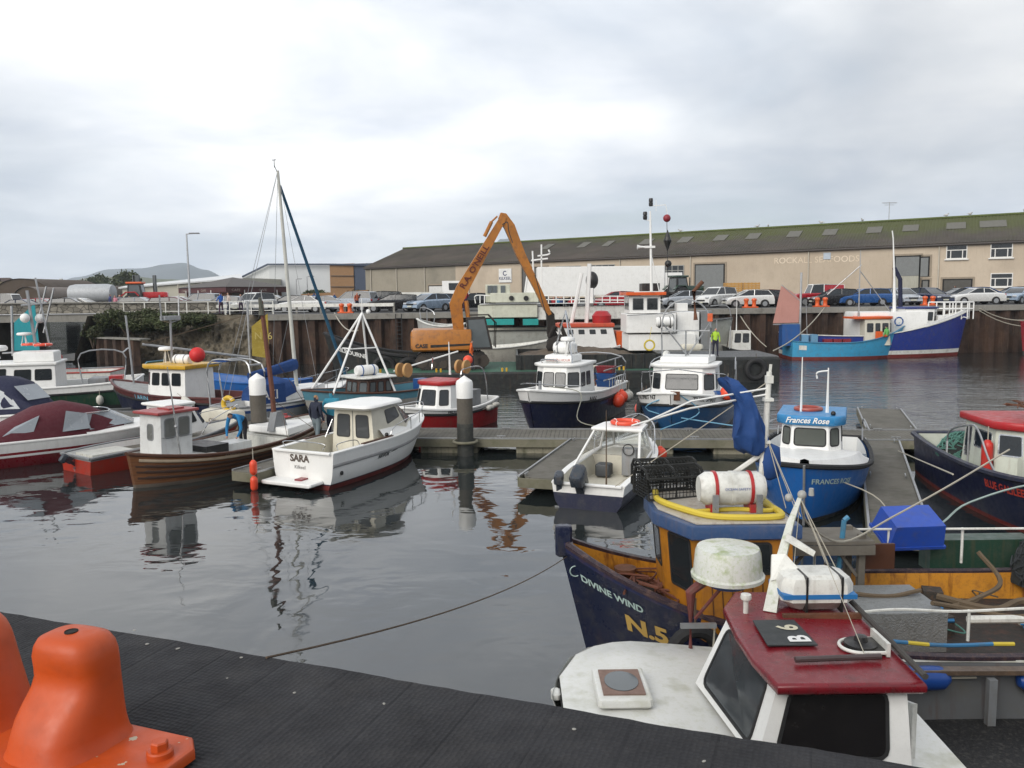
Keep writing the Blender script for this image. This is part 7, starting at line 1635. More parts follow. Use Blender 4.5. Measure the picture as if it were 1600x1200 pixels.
for k, (z, lb) in enumerate(((.62, 'upper orange sausage fender between the wooden boat and the white cruiser'), (.18, 'lower orange sausage fender between the wooden boat and the white cruiser'))): fender_sausage((-6.98, 22.0, z), .42, .1, lb, BUOYO, group='orange fenders by the white cruiser')
# ---- wooden fishing boat
wb = boat_at('wooden_boat', 'varnished wooden fishing boat with a white wheelhouse and red roof, stern at the left', 'fishing boat', (-10.6, 22.1), (-6.6, 28.6), 7.4, 1)
H = Hull(wb, 7.4, 2.7, (.98, .72, 1.15), rake=.04, trans=.12, full=.50, bowp=2.0, flare=(.16, .4), traker=.02)
H.plan = lambda a, H=H: (max(0, 1-abs((a-.5)/.5)**2.4))**.75 if a > .004 else .05
H.build([(('z', .10), 1), (.93, 0), (1.0, 2)], [WOODV, mat('bottom paint', (.12, .10, .08)), WOODD])
H.inner([(.03, .30, lambda a: .80), (.30, .66, .30), (.66, .985, lambda a: H.sheer(a)-.10)], [paint('scuffed white deck', (.6, .6, .57), grime=.5, streak=0, scale=3), paint('white inner planks', (.6, .6, .56), grime=.3, scale=4)], th=.07)
H.rail(WOODD, w=.05, off=0, transom=False); H.rail(paint('worn pale strake', (.35, .28, .2), grime=.5), 'rubbing_strake', h=.82, w=.022, off=.01, a0=.02, a1=.98, transom=False)
for h in (.3, .48, .65): H.rail(mat('plank seam', (.035, .015, .008)), 'plank_seam', h=h, w=.007, off=.003, a0=.01, a1=.99, transom=False)
b = [(-3.0, -.48, .72), (-2.0, -.48, .72), (-2.0, .48, .72), (-3.0, .48, .72)]; tp = [(-2.95, -.46, 1.98), (-1.93, -.46, 1.98), (-1.93, .46, 1.98), (-2.95, .46, 1.98)]
cabin(wb, b, tp, paint('old white paint', (.66, .67, .66), grime=.2, streak=.15), {0: [(.10, .47, .45, .9), (.54, .92, .45, .9)], 3: [(.35, .65, .40, .78)], 2: [(.1, .45, .5, .88), (.55, .9, .5, .88)], 1: [(.1, .45, .5, .88), (.55, .9, .5, .88)]}, frame=GREYP, pane=mat('hazy glass', (.16, .165, .155), rough=.2, amt=.8, scale=2), rad=.09, name='wheelhouse')
mb = MB(); mb.prism([(-3.1, -.56), (-1.76, -.56), (-1.76, .56), (-3.1, .56)], 1.97, 2.05, bev=.02, camber=.03); rf = mb.build('roof', paint('faded red roof', (.33, .05, .05), grime=.3, streak=0), wb); mb = MB(); mb.box((-2.35, -.1, 2.08), (.5, .5, .05)); mb.build('roof_hatch', paint('faded red roof', (0, 0, 0)), rf, smooth=False)
deckline(wb, [[(-1.97, -.49, 1.3), (-2.97, -.49, 1.33)]], GREYP, 'trim_line', .008)
mb = MB(); mb.tube([(-2.5, -.62, .8), (-2.6, -.62, 1.7), (-2.75, -.6, 3.3)], [.028, .026, .015], n=6); mb.ball((-2.6, -.62, 1.62), .05); mb.build('aft_pole', STEEL, wb)
mb = MB(); mb.tube([(1.5, -.1, .3), (1.42, -.08, 2.2), (1.2, -.05, 4.6), (1.15, -.05, 5.05)], [.085, .08, .07, .06], n=9); mb.build('mast', mat('brown mast wood', (.13, .045, .025), rough=.6, amt=.6), wb)
mb = MB(); mb.tube([(1.15, -.05, 4.6), (1.15, -.05, 4.9), (1.1, -.05, 5.15)], [.09, .08, .05], n=7); mb.tube([(1.2, .15, 4.5), (1.17, -.05, 4.85)], .012, n=4); mb.build('masthead', mat('weathered mast cap', (.09, .09, .07)), wb)
mb = MB(); mb.plate([(1.15, -.35, .9), (1.8, -.35, .9), (1.62, -.3, 1.5), (1.38, -.3, 1.5)], .3); mb.build('mast_case', GREYP, wb, smooth=False)
mb = MB(); mb.prism([(1.25, -.9), (2.4, -.62), (3.2, -.2), (3.2, .2), (2.4, .62), (1.25, .9)], .78, 1.02, bev=.04); mb.build('white_foredeck', WHITE, wb)
mb = MB(); mb.box((-.1, .1, .52), (.9, .7, .45)); mb.build('engine_box', paint('old white paint', (0, 0, 0)), wb, smooth=False); mb = MB(); mb.box((-1.3, -.1, .6), (.8, 1.2, .6)); mb.build('dark_gear', BLACKP, wb, smooth=False)
H.text('STORMY', .11, .30, .66, -1, mat('pale lettering', (.4, .36, .3)), sx=1.2)
deckline(wb, [[(1.3, -.06, 3.6), H.top(.97, 1, -.05)], [(1.25, -.06, 2.0), H.top(.80, -1, -.05)], [(1.6, -.3, 1.5), H.top(.62, -1, -.05)]], ROPEB, 'stay', .009)
# people
person('man in a navy jacket with fair hair leaning forward on the pontoon', (-6.12, 25.7, .42), 1.0, (.015, .02, .04), (.16, .20, .22), hair=(.30, .17, .08), pose='stand', h=1.74, seed=1)
person('man in a teal jacket with dark hair behind the navy jacket man', (-5.72, 26.1, .42), 1.4, (.03, .22, .32), (.02, .025, .05), hair=(.04, .02, .012), pose='pocket', h=1.82, seed=2)
person('man in a blue jacket bending right over inside the wooden boat', tuple(W2(wb, (.55, .35, .38))), -1.9, (.02, .20, .45), (.02, .02, .025), hair=(.05, .03, .02), pose='bend', h=1.75, seed=3)
# ---- red and white open boat
ro = boat_at('open_boat', 'low red and white open boat with a small outboard behind the wooden boat', 'boat', (-13.2, 24.4), (-9.6, 29.3), 5.9, 1)
H = Hull(ro, 5.9, 2.0, (.50, .58, .95), rake=.12, trans=.88, full=.45, bowp=2.1, flare=(.08, .5))
ROR = paint('orange red hull', (.38, .03, .015), grime=.3)
H.build([(('z', .1), 0), (.82, 0), (1.0, 1)], [ROR, GREYP]); H.inner([(0, .55, .22), (.55, .99, lambda a: H.sheer(a)-.02)], [CREAM, WHITE], th=.1); H.rail(GREYP, w=.05)
mb = MB(); mb.box((-2.05, 0, .45), (1.3, 1.0, .16)); mb.box((-2.9, 0, .38), (.06, 1.0, .3)); mb.build('stern_box', paint('pale stern box', (.6, .6, .55), grime=.3), ro, smooth=False)
b = [(-.3, -.7, .6), (1.0, -.7, .85), (1.3, -.4, .9), (1.3, .4, .9), (1.0, .7, .85), (-.3, .7, .6)]; tp = [(-.25, -.62, 1.72), (.55, -.6, 1.72), (.7, -.4, 1.72), (.7, .4, 1.72), (.55, .6, 1.72), (-.25, .62, 1.72)]
cabin(ro, b, tp, WHITE, {5: [(.1, .9, .1, .9)], 0: [(.08, .9, .35, .92)], 4: [(.1, .92, .35, .92)], 2: [(.05, .95, .2, .9)], 1: [(.1, .9, .2, .9)], 3: [(.1, .9, .2, .9)]}, name='cuddy')
mb = MB(); mb.prism([(-.4, -.7), (.7, -.66), (.8, 0), (.7, .66), (-.4, .7)], 1.70, 1.79, bev=.03); mb.build('cuddy_roof', WHITE, ro)
deckline(ro, [[H.top(.62, s_, -.08), H.top(.7, s_, -.08, .4), H.pt(.98, 1, 1)+V(.05, 0, .45)] for s_ in (1, -1)], CHROME, 'bow_rail', .015)
outboard(ro, (-3.1, .1, .4), .5, .9)
mb = MB(); mb.torus((-.42, .45, 1.0), .22, .07, axis='X', n=16, m=7); mb.build('orange_buoy', BUOYO, ro)
for a, lb in ((.25, 'left white sausage fender on the red open boat'), (.52, 'right white sausage fender on the red open boat')): fender_sausage(tuple(W2(ro, H.pt(a, .75, -1, .1))), .42, .08, lb, BUOYW, ry=PI/2*.95, rz=ro.rotation_euler[2])
# ---- maroon covered speedboat and the navy covered cruiser at the edge
sp = boat_at('speedboat', 'white speedboat with a maroon canvas canopy and maroon side stripe', 'speedboat', (-17.4, 25.2), (-11.6, 29.7), 7.2, 1)
H = Hull(sp, 7.2, 2.5, (.78, .80, 1.0), rake=.18, trans=.93, full=.4, bowp=2.0, flare=(.10, .5), chine=.3)
H.build([(('z', .34), 0), (.52, 1), (.62, 2), (1.0, 1)], [DRED, WHITE, DRED]); H.inner([(0, .5, .5), (.5, .99, lambda a: H.sheer(a)-.01)], [CREAM, WHITE], th=.15, camber=0)
H.rail(WHITE, w=.09, t=.04, off=-.06)
mb = MB(); n = 12; vs = []; fs = []
for i in range(n+1):
 aa = .5+.485*i/n; p = H.pt(aa, 1, 1, -.12); up = .22*(1-(i/n)**1.3)+.02
 for f in (-1, -.75, 0, .75, 1): vs.append(V(p.x, p.y*f, p.z+(0 if abs(f) > .9 else up*(1.15-abs(f)*.3))))
for i in range(n):
 for j in range(4): fs.append((5*i+j, 5*i+j+1, 5*i+j+6, 5*i+j+5))
mb.add(vs, fs); mb.build('foredeck', WHITE, sp, ang=45)
def canopy(t, secs, m, name='canopy'):
 """secs: (x, half width, base z, top z)"""
 mb = MB(); pr = [(-1, 0), (-.97, .35), (-.86, .72), (-.6, .93), (0, 1), (.6, .93), (.86, .72), (.97, .35), (1, 0)]; vs = [V(x, w*a, zb+(zt-zb)*b) for x, w, zb, zt in secs for a, b in pr]
 k = len(pr); fs = [(i*k+j, i*k+j+1, (i+1)*k+j+1, (i+1)*k+j) for i in range(len(secs)-1) for j in range(k-1)]+[tuple(range(k)), tuple(reversed(range((len(secs)-1)*k, len(secs)*k)))]; mb.add(vs, fs); return mb.build(name, m, t, ang=50)
cn = canopy(sp, [(-3.1, 1.05, .92, 1.0), (-2.5, 1.08, .95, 1.35), (-1.3, 1.08, .95, 1.95), (-.5, 1.06, .97, 2.08), (.3, 1.0, 1.0, 1.85), (1.2, .80, 1.08, 1.30)], CANM)
for (q, nm_) in (([(-2.35, -.98, 1.17), (-1.5, -1.02, 1.24), (-1.3, -.93, 1.72), (-2.0, -.90, 1.42)], 'left'), ([(-.7, -1.06, 1.15), (.1, -1.05, 1.18), (.05, -.94, 1.66), (-.55, -.96, 1.80)], 'mid')): mb = MB(); mb.plate([V(*p)+V(0, -.03, .03) for p in q], .02); mb.build('vinyl_window', GLASSC, cn, smooth=False)
mb = MB(); mb.add([(.1, -1.02, 1.15), (1.5, -.72, 1.22), (1.7, 0, 1.25), (1.5, .72, 1.22), (.1, 1.02, 1.15), (.0, -.95, 1.68), (.75, -.62, 1.66), (.9, 0, 1.66), (.75, .62, 1.66), (.0, .95, 1.68)], [(0, 1, 6, 5), (1, 2, 7, 6), (2, 3, 8, 7), (3, 4, 9, 8)]); mb.build('windscreen', GLASSC, sp, smooth=False)
deckline(sp, [[(0, -.95, 1.69), (.75, -.62, 1.67), (.9, 0, 1.67), (.75, .62, 1.67), (0, .95, 1.69)]], CHROME, 'windscreen_frame', .02)
for o_ in _kids[sp.name]:
 if o_.name.split('.')[0] in ('canopy', 'windscreen', 'windscreen_frame'): o_.location.z = -.2
fender_ball(tuple(W2(sp, (-2.9, -1.25, .75))), .12, 'cream ball fender on the stern quarter of the maroon speedboat', BUOYW, group=None)
nc = boat_at('cabin_cruiser', 'white cruiser with a navy canvas canopy at the left edge behind the speedboat', 'cruiser', (-22.6, 32.2), (-16.4, 30.4), 6.6, 1)
H = Hull(nc, 6.6, 2.3, (.9, .9, 1.1), rake=.15, trans=.9, full=.4, bowp=2.1, flare=(.1, .5)); H.build([(('z', .2), 0), (1.0, 1)], [NAVY, WHITE]); H.inner([(0, .99, lambda a: H.sheer(a)-.02)], [WHITE, WHITE], th=.12); H.rail(WHITE, w=.06)
cn = canopy(nc, [(-2.2, 1.0, .9, 1.4), (-1.2, 1.02, .9, 2.2), (.6, .98, .95, 2.35), (1.3, .9, 1.0, 2.15), (2.2, .65, 1.1, 1.35)], CANN)
mb = MB(); mb.plate([(1.15, -.93, 1.2), (1.9, -.74, 1.22), (1.45, -.72, 1.72), (1.05, -.86, 1.95)], .02); mb.plate([(-.6, -1.02, 1.3), (.6, -1.0, 1.3), (.6, -.92, 1.9), (-.6, -.94, 1.9)], .02); mb.plate([(1.45, -.5, 2.0), (1.45, .5, 2.0), (2.05, .5, 1.5), (2.05, -.5, 1.5)], .02); mb.build('vinyl_window', GLASSC, cn, smooth=False)
# ---- N66
def harbour_boat(label, stern, bow, L, B, zs, hullm, wh, name='fishing_boat', cat='fishing boat', bowp=2.5, flare=(.06, .55), band=.74, boot=BLACKP, topm=WHITE, deck=DECKG, cockpit=.48, group=None, rake=.08, full=.48):
 t = boat_at(name, label, cat, stern, bow, L, 1, group); H = Hull(t, L, B, zs, rake=rake, trans=.84, full=full, bowp=bowp, flare=flare)
 H.build([(('z', .12), 0), (band, 1), (1.0, 2)], [boot, hullm, topm])
 H.inner([(0, cockpit, .5), (cockpit, .99, lambda a: H.sheer(a)-.03)], [deck, topm], th=.1); H.rail(topm, w=.06, t=.05); H.rail(RUBBER, 'rubbing_strake', h=band, w=.045, off=.015, t=.05)
 if wh: _, rf, tp, b = wheelhouse(t, *wh[0], **wh[1]); return t, H, rf
 return t, H, None
WG = dict(rake=.28, fc=.45, ff=.45, tumble=.10)
n6, H, rf = harbour_boat('white topped dark navy fishing boat numbered N66, bow towards the left', (4.0, 37.3), (.55, 29.5), 8.4, 3.0, (1.25, 1.3, 1.75), NAVY, ((-.6, 1.7, .98, .6, 2.35, WHITE), dict(WG, wins={2: [(.03, .48, .55, .88), (.52, .97, .55, .88)], 3: [(.08, .92, .55, .88)], 4: [(.05, .35, .55, .86), (.42, .72, .55, .86)], 1: [(.08, .92, .55, .88)], 0: [(.3, .6, .55, .86)]}, over=.1, rth=.12)))
mb = MB(); mb.prism([(.0, -.6), (1.1, -.55), (1.1, .55), (.0, .6)], 2.45, 2.78, bev=.08); mb.build('roof_pod', WHITE, n6); text_on('GOLDEN HOUR', .14, (1.11, -.5, 2.54), (0, 1, 0), (0, 0, 1), mat('pale red lettering', (.5, .15, .12)), n6)
liferaft(n6, (.3, .0, 3.02), L=.9, r=.24, rz=PI/2, band=GREYP)
deckline(n6, [[(1.1, .6, 2.45), (.5, .1, 4.5)], [(0, .5, 2.45), (.5, .1, 4.5)], [(.5, -.5, 2.45), (.5, .1, 4.5)], [(1.25, -.6, 2.45), (1.3, -.6, 2.6), (1.3, .0, 2.6), (1.25, .0, 2.45)]], CHROME, 'tripod_mast', .03)
radar(n6, (.95, .35, 2.75), .28, .2, WHITE, .55); 
H.text('N66', .36, .66, .98, 1, BLKTEXT, bold=.006); H.text('KINGFISHER', .16, .52, .78, 1, mat('light blue lettering', (.08, .2, .5)), sx=1.1)
H.rail(CHROME, 'pulpit', w=.018, t=.018, a0=.72, a1=.98, dz=.25, off=-.12)
mb = MB(); mb.cyl((3.0, 0, 1.5), (3.0, 0, 1.95), .06, n=8); mb.build('bitt', STEEL, n6)
deckline(n6, [[(-3.6, 1.2, 1.1), (-3.6, 1.2, 2.4), (-3.6, -1.2, 2.4), (-3.6, -1.2, 1.1)], [(-.6, 1.0, 2.3), (-3.6, 1.2, 2.4)], [(-.6, -1.0, 2.3), (-3.6, -1.2, 2.4)], [(-1.0, 1.2, 2.0), (-3.6, 1.2, 2.0)], [(-1.0, 1.2, 1.6), (-3.6, 1.2, 1.6)], [(-2.6, 1.2, 1.1), (-2.6, 1.2, 2.4)]], STEEL, 'gantry', .03)
deckline(n6, [[H.top(.05+.05*k, 1, .0, 0), H.top(.05+.05*k, 1, .0, .38)] for k in range(8)]+[[H.top(.05, 1, 0, .38), H.top(.42, 1, 0, .38)]], CHROME, 'side_rail', .018)
FBX = [(0, 0, 'lower blue box in the N66 boat cockpit', BLUE), (0, .3, 'upper blue box in the N66 boat cockpit', BLUE), (.75, 0, 'orange red box at the bottom of the cockpit stack', ORANGE), (.75, .3, 'deep blue box in the middle of the stack', ROYAL), (.75, .6, 'cream box on top of the stack', CREAM), (0, .6, 'dark red box on top of the blue boxes', DRED)]
for dy, dz, lb, m_ in FBX: fish_box(tuple(W2(n6, (-2.4, .85-dy*1.1, 1.2+dz))), lb, m_, rz=n6.rotation_euler[2]+PI/2)
for i, (a, h, lb) in enumerate(((.30, .55, 'left of two orange balls at the quarter of the N66 boat'), (.24, .62, 'right of two orange balls at the quarter of the N66 boat'))): fender_ball(tuple(W2(n6, H.pt(a, h, 1, .2))), .27, lb)
for a, m_, lb in ((.14, BUOYW, 'grey white ball fender right of the orange pair'), (.08, BUOYW, 'second grey white ball fender between the two white topped boats')): fender_ball(tuple(W2(n6, H.pt(a, .55, 1, .22))), .22, lb, m_)
rope([W2(n6, (2.9, .3, 1.75)), W2(n6, (2.5, 1.4, 1.5)), Vector((2.3, 28.9, .75)), Vector((3.3, 28.2, .55))], 'mooring line hanging from the N66 boat bow to the walkway', .018, mat('greyish line', (.25, .25, .2)))
tyre_fender(tuple(W2(n6, H.pt(.1, .95, -1, .12))), .34, 'tyre fender high on the stern of the N66 boat', rz=n6.rotation_euler[2])
# ---- THEE SPIRIT
ts, H, rf = harbour_boat('white topped petrol blue fishing boat with its bow facing the viewer, right of the finger', (8.3, 36.2), (5.45, 28.5), 8.2, 3.5, (1.2, 1.2, 1.7), TEALBLUE, ((-.4, 1.7, 1.25, .7, 2.35, WHITE), dict(WG, wins={2: [(.1, .9, .5, .86)], 3: [(.1, .9, .5, .86)], 1: [(.1, .9, .5, .86)], 0: [(.2, .6, .5, .86)], 4: [(.1, .4, .5, .86)]}, over=.1, rth=.12)), bowp=2.9)
mb = MB(); mb.prism([(-.5, -1.0), (1.0, -.9), (1.0, .9), (-.5, 1.0)], 2.45, 2.72, bev=.06); mb.build('roof_pod', WHITE, ts)
H.text('THEE SPIRIT N7', .22, .76, 1.22, -1, BLKTEXT, bold=.003); H.text('THEE SPIRIT', .20, .93, 1.38, 1, BLKTEXT, bold=.003)
mb = MB(); mb.plate([H.pt(.985, .86, 1)+V(.03, .12, 0), H.pt(.985, .86, 1)+V(.03, -.2, 0), H.pt(.985, 1.05, 1)+V(.05, -.2, 0), H.pt(.985, 1.05, 1)+V(.05, .12, 0)], .03); mb.build('bow_plate', RUST, ts, smooth=False)
deckline(ts, [[(.6, s_*.9, 2.7), (.6, s_*.9, 4.1), (.6, s_*.55, 4.7), (.6, 0, 4.9)] for s_ in (1, -1)]+[[(.6, -.9, 3.7), (.6, .9, 3.7)], [(.6, -.9, 4.0), (.1, 0, 2.7)], [(.6, .9, 4.0), (.1, 0, 2.7)], [(.6, 0, 2.7), (.6, 0, 3.7)]], STEEL, 'mast_arch', .03)
mb = MB(); mb.box((.6, .9, 4.2), (.18, .18, .3)); mb.build('deck_lamp', ORANGE, ts); 
for sg in (1, -1): deckline(ts, [[H.top(.02, sg, -.05), H.top(.02, sg, -.05, 1.1), H.top(.35, sg, -.05, 1.1), H.top(.35, sg, -.05)], [H.top(.18, sg, -.05), H.top(.18, sg, -.05, 1.1)], [H.top(.02, sg, -.05, .55), H.top(.35, sg, -.05, .55)]], STEEL, 'side_rail', .025)
deckline(ts, [[H.top(.6, s_, -.1), H.top(.62, s_, -.1, .75), H.top(.85, s_, -.1, .8), H.pt(.98, 1, 1)+V(0, 0, .85)] for s_ in (1, -1)], CHROME, 'bow_rail', .018)
mb = MB(); mb.torus((-.9, -1.0, 2.3), .4, .13, axis='Y', a0=0, a1=PI, n=14, m=8); mb.build('exhaust_hood', WHITE2, ts)
fender_ball(tuple(W2(ts, H.pt(.5, .45, -1, .25))), .24, 'faded pink ball fender on the right side of the petrol blue boat', BUOYP); fender_ball(tuple(W2(ts, H.pt(.72, 1.1, 1, .1))), .26, 'orange ball fender on the left bow of the petrol blue boat')
for k in range(3): tyre_fender(tuple(W2(ts, H.pt(.40+.08*k, .5, -1, .14))), .38, ['left', 'middle', 'right'][k]+' hanging tyre on the right side of the petrol blue boat', rz=ts.rotation_euler[2])
fish_box(tuple(W2(ts, H.pt(.70, 1.0, 1, .0)))[:2]+(1.25,), 'bright blue box at the left rail of the petrol blue boat', BLUE, group=None)
for sg, e in ((1, (5.0, 27.8, .55)), (-1, (8.2, 27.6, .55))): rope([W2(ts, H.pt(.985, 1.02, 1)), W2(ts, H.pt(.93, .6, sg, .3)), Vector(e)], ('left' if sg > 0 else 'right')+' pale blue bow line of the petrol blue boat', .022, mat('pale blue rope', (.15, .35, .5)))
# ---- PROTHERO
pr, H, rf = harbour_boat('small red hulled boat with white wheelhouse and red roof behind the grey pile', (-1.5, 34.0), (-3.95, 29.6), 5.2, 2.3, (1.0, .85, 1.15), RED, ((-.6, 1.15, .85, .5, 1.78, WHITE), dict(rake=.32, fc=.4, ff=.4, tumble=.14, wins={2: [(.08, .92, .42, .88)], 3: [(.15, .85, .42, .88)], 4: [(.35, .85, .42, .86)], 1: [(.15, .85, .42, .88)]}, over=.06, rth=.16, roofm=RED)), band=.80, boot=RED, cockpit=.45)
H.text('PROTHERO  N2', .17, .72, .80, 1, BLKTEXT, bold=.003)
aerial(pr, (.2, .5, 2.15), 1.25, .035, lean=(.05, .0), name='aerial'); deckline(pr, [[(.4, -.2, 2.35), (.35, -.2, 2.6), (.45, -.1, 2.8)], [(-.4, .6, 2.1), (-.6, .6, 2.3), (-1.8, .6, 2.3), (-2.2, .6, 1.9), (-2.4, .6, .9)], [(-1.8, -.6, 2.3), (-2.2, -.6, 1.9), (-2.4, -.6, .9)]], CHROME, 'frame', .025)
for c, lb in (((1.1, -1.0), 0), ((-1.0, .3), 1)):
 for s_ in (-.17, .17): mb = MB(); mb.lathe([(.02, -.04), (.27, -.05), (.27, .05), (.02, .04)], (c[0], c[1]+s_, 2.35), n=18, axis='Y'); mb.build('cork_float', mat('tan float', (.45, .26, .10), rough=.7), pr)
mb = MB(); mb.ball((-2.2, -.2, 2.5), .2); mb.build('red_buoy', BUOYO, pr); mb = MB(); mb.box((-1.5, .3, 1.0), (.7, .6, .8)); mb.build('hauler', GREYP, pr, smooth=False)
for a, lb in ((.2, 'nearer'), (.1, 'farther')): fender_sausage(tuple(W2(pr, H.pt(a, .8, 1, .12))), .5, .11, lb+' white sausage fender on the side of the small red boat', BUOYW, ry=PI/2, rz=pr.rotation_euler[2])
# ---- brown wheelhouse boat with A-frame
br = boat_at('fishing_boat', 'old boat with a dark brown wheelhouse and a tall white tripod mast', 'fishing boat', (-3.7, 37.2), (-8.4, 33.0), 7.0, 1)
H = Hull(br, 7.0, 2.6, (1.3, 1.15, 1.45), rake=.06, trans=.6, full=.5, bowp=2.2, flare=(.08, .45)); H.build([(('z', .1), 0), (.72, 1), (1.0, 2)], [BLACKP, paint('dull white hull', (.35, .35, .32), grime=.4), paint('weathered light blue', (.10, .27, .35), grime=.3)]); H.inner([(0, .99, lambda a: .55)], [DGREY, paint('weathered light blue', (0, 0, 0))], th=.08); H.rail(WOODD, w=.06)
_, rf, tp, b = wheelhouse(br, -.3, 1.3, .85, .6, 1.75, WOODD, rake=.15, fc=.3, ff=.35, tumble=.05, over=.22, rth=.07, roofm=WHITE2, wins={4: [(.06, .3, .5, .88), (.38, .62, .5, .88), (.7, .94, .5, .88)], 3: [(.1, .9, .5, .88)], 2: [(.1, .48, .5, .88), (.52, .9, .5, .88)]}, pane=GLASSL)
liferaft(br, (.6, .2, 2.06), L=1.0, r=.22, rz=0, band=BLUE)
ap = V(.6, 0, 4.45); mb = MB()
for q in ((2.6, .9, 1.3), (2.6, -.9, 1.3), (-.3, 1.0, 1.1), (-.3, -1.0, 1.1)): mb.tube([q, ap], .045, n=6)
mb.tube([(1.35, .4, 3.0), (1.35, -.4, 3.0)], .03, n=5); mb.tube([(.2, .45, 3.0), (1.35, .4, 3.0)], .03, n=5); mb.tube([ap, ap+V(0, 0, .6)], .02, n=4); mb.build('tripod_mast', WHITE, br); mb = MB(); mb.ball(tuple(ap+V(-.3, 0, .05)), .1); mb.build('light', WHITE, br)
deckline(br, [[(-.3, .9, 2.0), (-3.2, 1.6, 2.7)]], WHITE, 'boom', .035)
mb = MB(); mb.box((-1.9, .6, 1.2), (.5, .5, .7)); mb.build('blue_barrel', BLUE, br); 
# ---- sailing yacht
ya = boat_at('sailing_yacht', 'grey hulled sailing yacht with blue canvas and the tallest mast', 'yacht', (-10.9, 31.7), (-7.7, 38.8), 8.0, 1)
H = Hull(ya, 8.0, 2.7, (1.0, .95, 1.25), rake=.12, trans=.55, full=.42, bowp=1.8, flare=(.1, .35)); H.build([(('z', .1), 0), (.75, 1), (.86, 2), (1.0, 3)], [BLACKP, paint('yacht grey', (.30, .32, .33)), CANB, WHITE]); H.inner([(0, .3, .5), (.3, .99, lambda a: H.sheer(a)-.03)], [WHITE, WHITE], th=.08); H.rail(STEEL, w=.03)
mb = MB(); mb.prism([(-1.6, -.8), (.6, -.75), (1.8, -.35), (1.8, .35), (.6, .75), (-1.6, .8)], .9, 1.35, bev=.08); mb.build('coachroof', WHITE, ya)
mt = V(.3, 0, 1.3); top = V(-.35, .0, 10.3); mb = MB(); mb.tube([mt, mt.lerp(top, .5), top], [.085, .08, .055], n=10); mb.build('mast', mat('cream mast', (.55, .55, .50), rough=.4), ya)
deckline(ya, [[top+V(0, 0, -.1), top+V(-.15, .0, .1), top+V(-.2, 0, .2)], [top+V(-.2, -.1, .4), top+V(-.2, .1, .4)], [top+V(-.2, 0, .1), top+V(-.2, 0, .42)]], BLACKP, 'masthead_gear', .014)
sprd = mt.lerp(top, .36); mb = MB(); mb.tube([sprd+V(0, -.95, 0), sprd+V(0, .95, 0)], .02, n=5); mb.build('spreader', STEEL, ya)
mb = MB()
for (tp_, e) in ((top, (-3.9, 0, 1.0)), (top, (-3.6, .6, 1.0)), (top, (.2, 1.25, 1.0)), (top, (.2, -1.25, 1.0)), (sprd, (.2, 1.25, 1.0))):
 mb.tube([tp_, Vector(e)], .009, n=4)
mb.build('rigging_wire', mat('rigging wire', (.25, .26, .27), metal=.3), ya)
mb = MB(); mb.tube([top+V(.1, 0, -.6), V(3.9, 0, 1.4)], [.06, .085], n=8); mb.build('furled_jib', mat('blue furled sail', (.02, .09, .16), rough=.8, amt=.6, scale=3), ya)
mb = MB(); mb.tube([V(.25, 0, 2.3), V(-1.2, 0, 2.15), V(-2.6, 0, 2.05)], [.22, .17, .12], n=10, flat=(.8, 1.2)); mb.build('sail_cover', CANB, ya)
canopy(ya, [(-2.2, .8, 1.0, 1.6), (-1.5, .85, 1.1, 2.0), (-.7, .8, 1.25, 1.75)], CANB, 'spray_hood')
mb = MB(); mb.plate([(-3.6, -1.0, 1.05), (-1.9, -1.22, 1.0), (-1.9, -1.2, 1.75), (-3.6, -.98, 1.8)], .03); dg_ = mb.build('dodger', CANB, ya, smooth=False); text_on('SAKI', .5, (-3.3, -1.02, 1.2), (1, -.13, 0), (0, 0, 1), WHTTEXT, dg_, bold=.01, lift=.03)
deckline(ya, [[(-3.7, -1.0, 1.0), (-3.7, -1.0, 2.6), (-3.5, 0, 2.75), (-3.7, 1.0, 2.6), (-3.7, 1.0, 1.0)], [(-3.0, -1.0, 1.0), (-3.0, -1.0, 2.6), (-3.0, 1.0, 2.6), (-3.0, 1.0, 1.0)], [(-3.7, -1, 2.6), (-3.0, -1, 2.6)], [(-3.7, 1, 2.6), (-3.0, 1, 2.6)]], STEEL, 'stern_gantry', .035)
mb = MB(); mb.box((-3.35, .5, 2.72), (.6, .7, .06)); mb.build('solar_panel', mat('solar panel', (.02, .06, .2), rough=.2), ya, smooth=False)
t = lifebuoy(tuple(W2(ya, (-4.15, -.35, 1.15))), .25, 'yellow horseshoe buoy on the stern of the white transom', mat('yellow buoy', (.65, .42, .03)), rx=PI/2, gap=.5, tube=.09, rz=ya.rotation_euler[2]-PI/2)
mb = MB(); mb.prism([(-4.45, -.75), (-3.9, -.9), (-3.9, .9), (-4.45, .75)], .25, .95, bev=.12); mb.build('transom_step', CREAM, ya); text_on('Olleys', .2, (-4.46, .4, .5), (0, -1, 0), (0, 0, 1), GREYT, ya, shear=.3)
deckline(ya, [[H.top(.5+.11*k, s_, -.03), H.top(.5+.11*k, s_, -.03, .55)] for k in range(5) for s_ in (1, -1)]+[[H.top(.4, s_, -.03, .3), H.top(.94, s_, -.03, .55), H.pt(.99, 1, 1)+V(.1, 0, .6)] for s_ in (1, -1)], CHROME, 'stanchions', .012)
# red jerry can on the walkway
mb = MB(); mb.box((0, 0, .28), (.45, .3, .5), bev=.05); mb.tube([(-.1, 0, .53), (-.1, 0, .6), (.1, 0, .6), (.1, 0, .53)], .02, n=5); o = mb.build('red_can', paint('red plastic', (.5, .03, .03))); q = P(446, 650, .9); o.location = (-8.0, 28.9, .48); tag(o, 'bright red plastic can on the walkway under the brown mast', 'can')
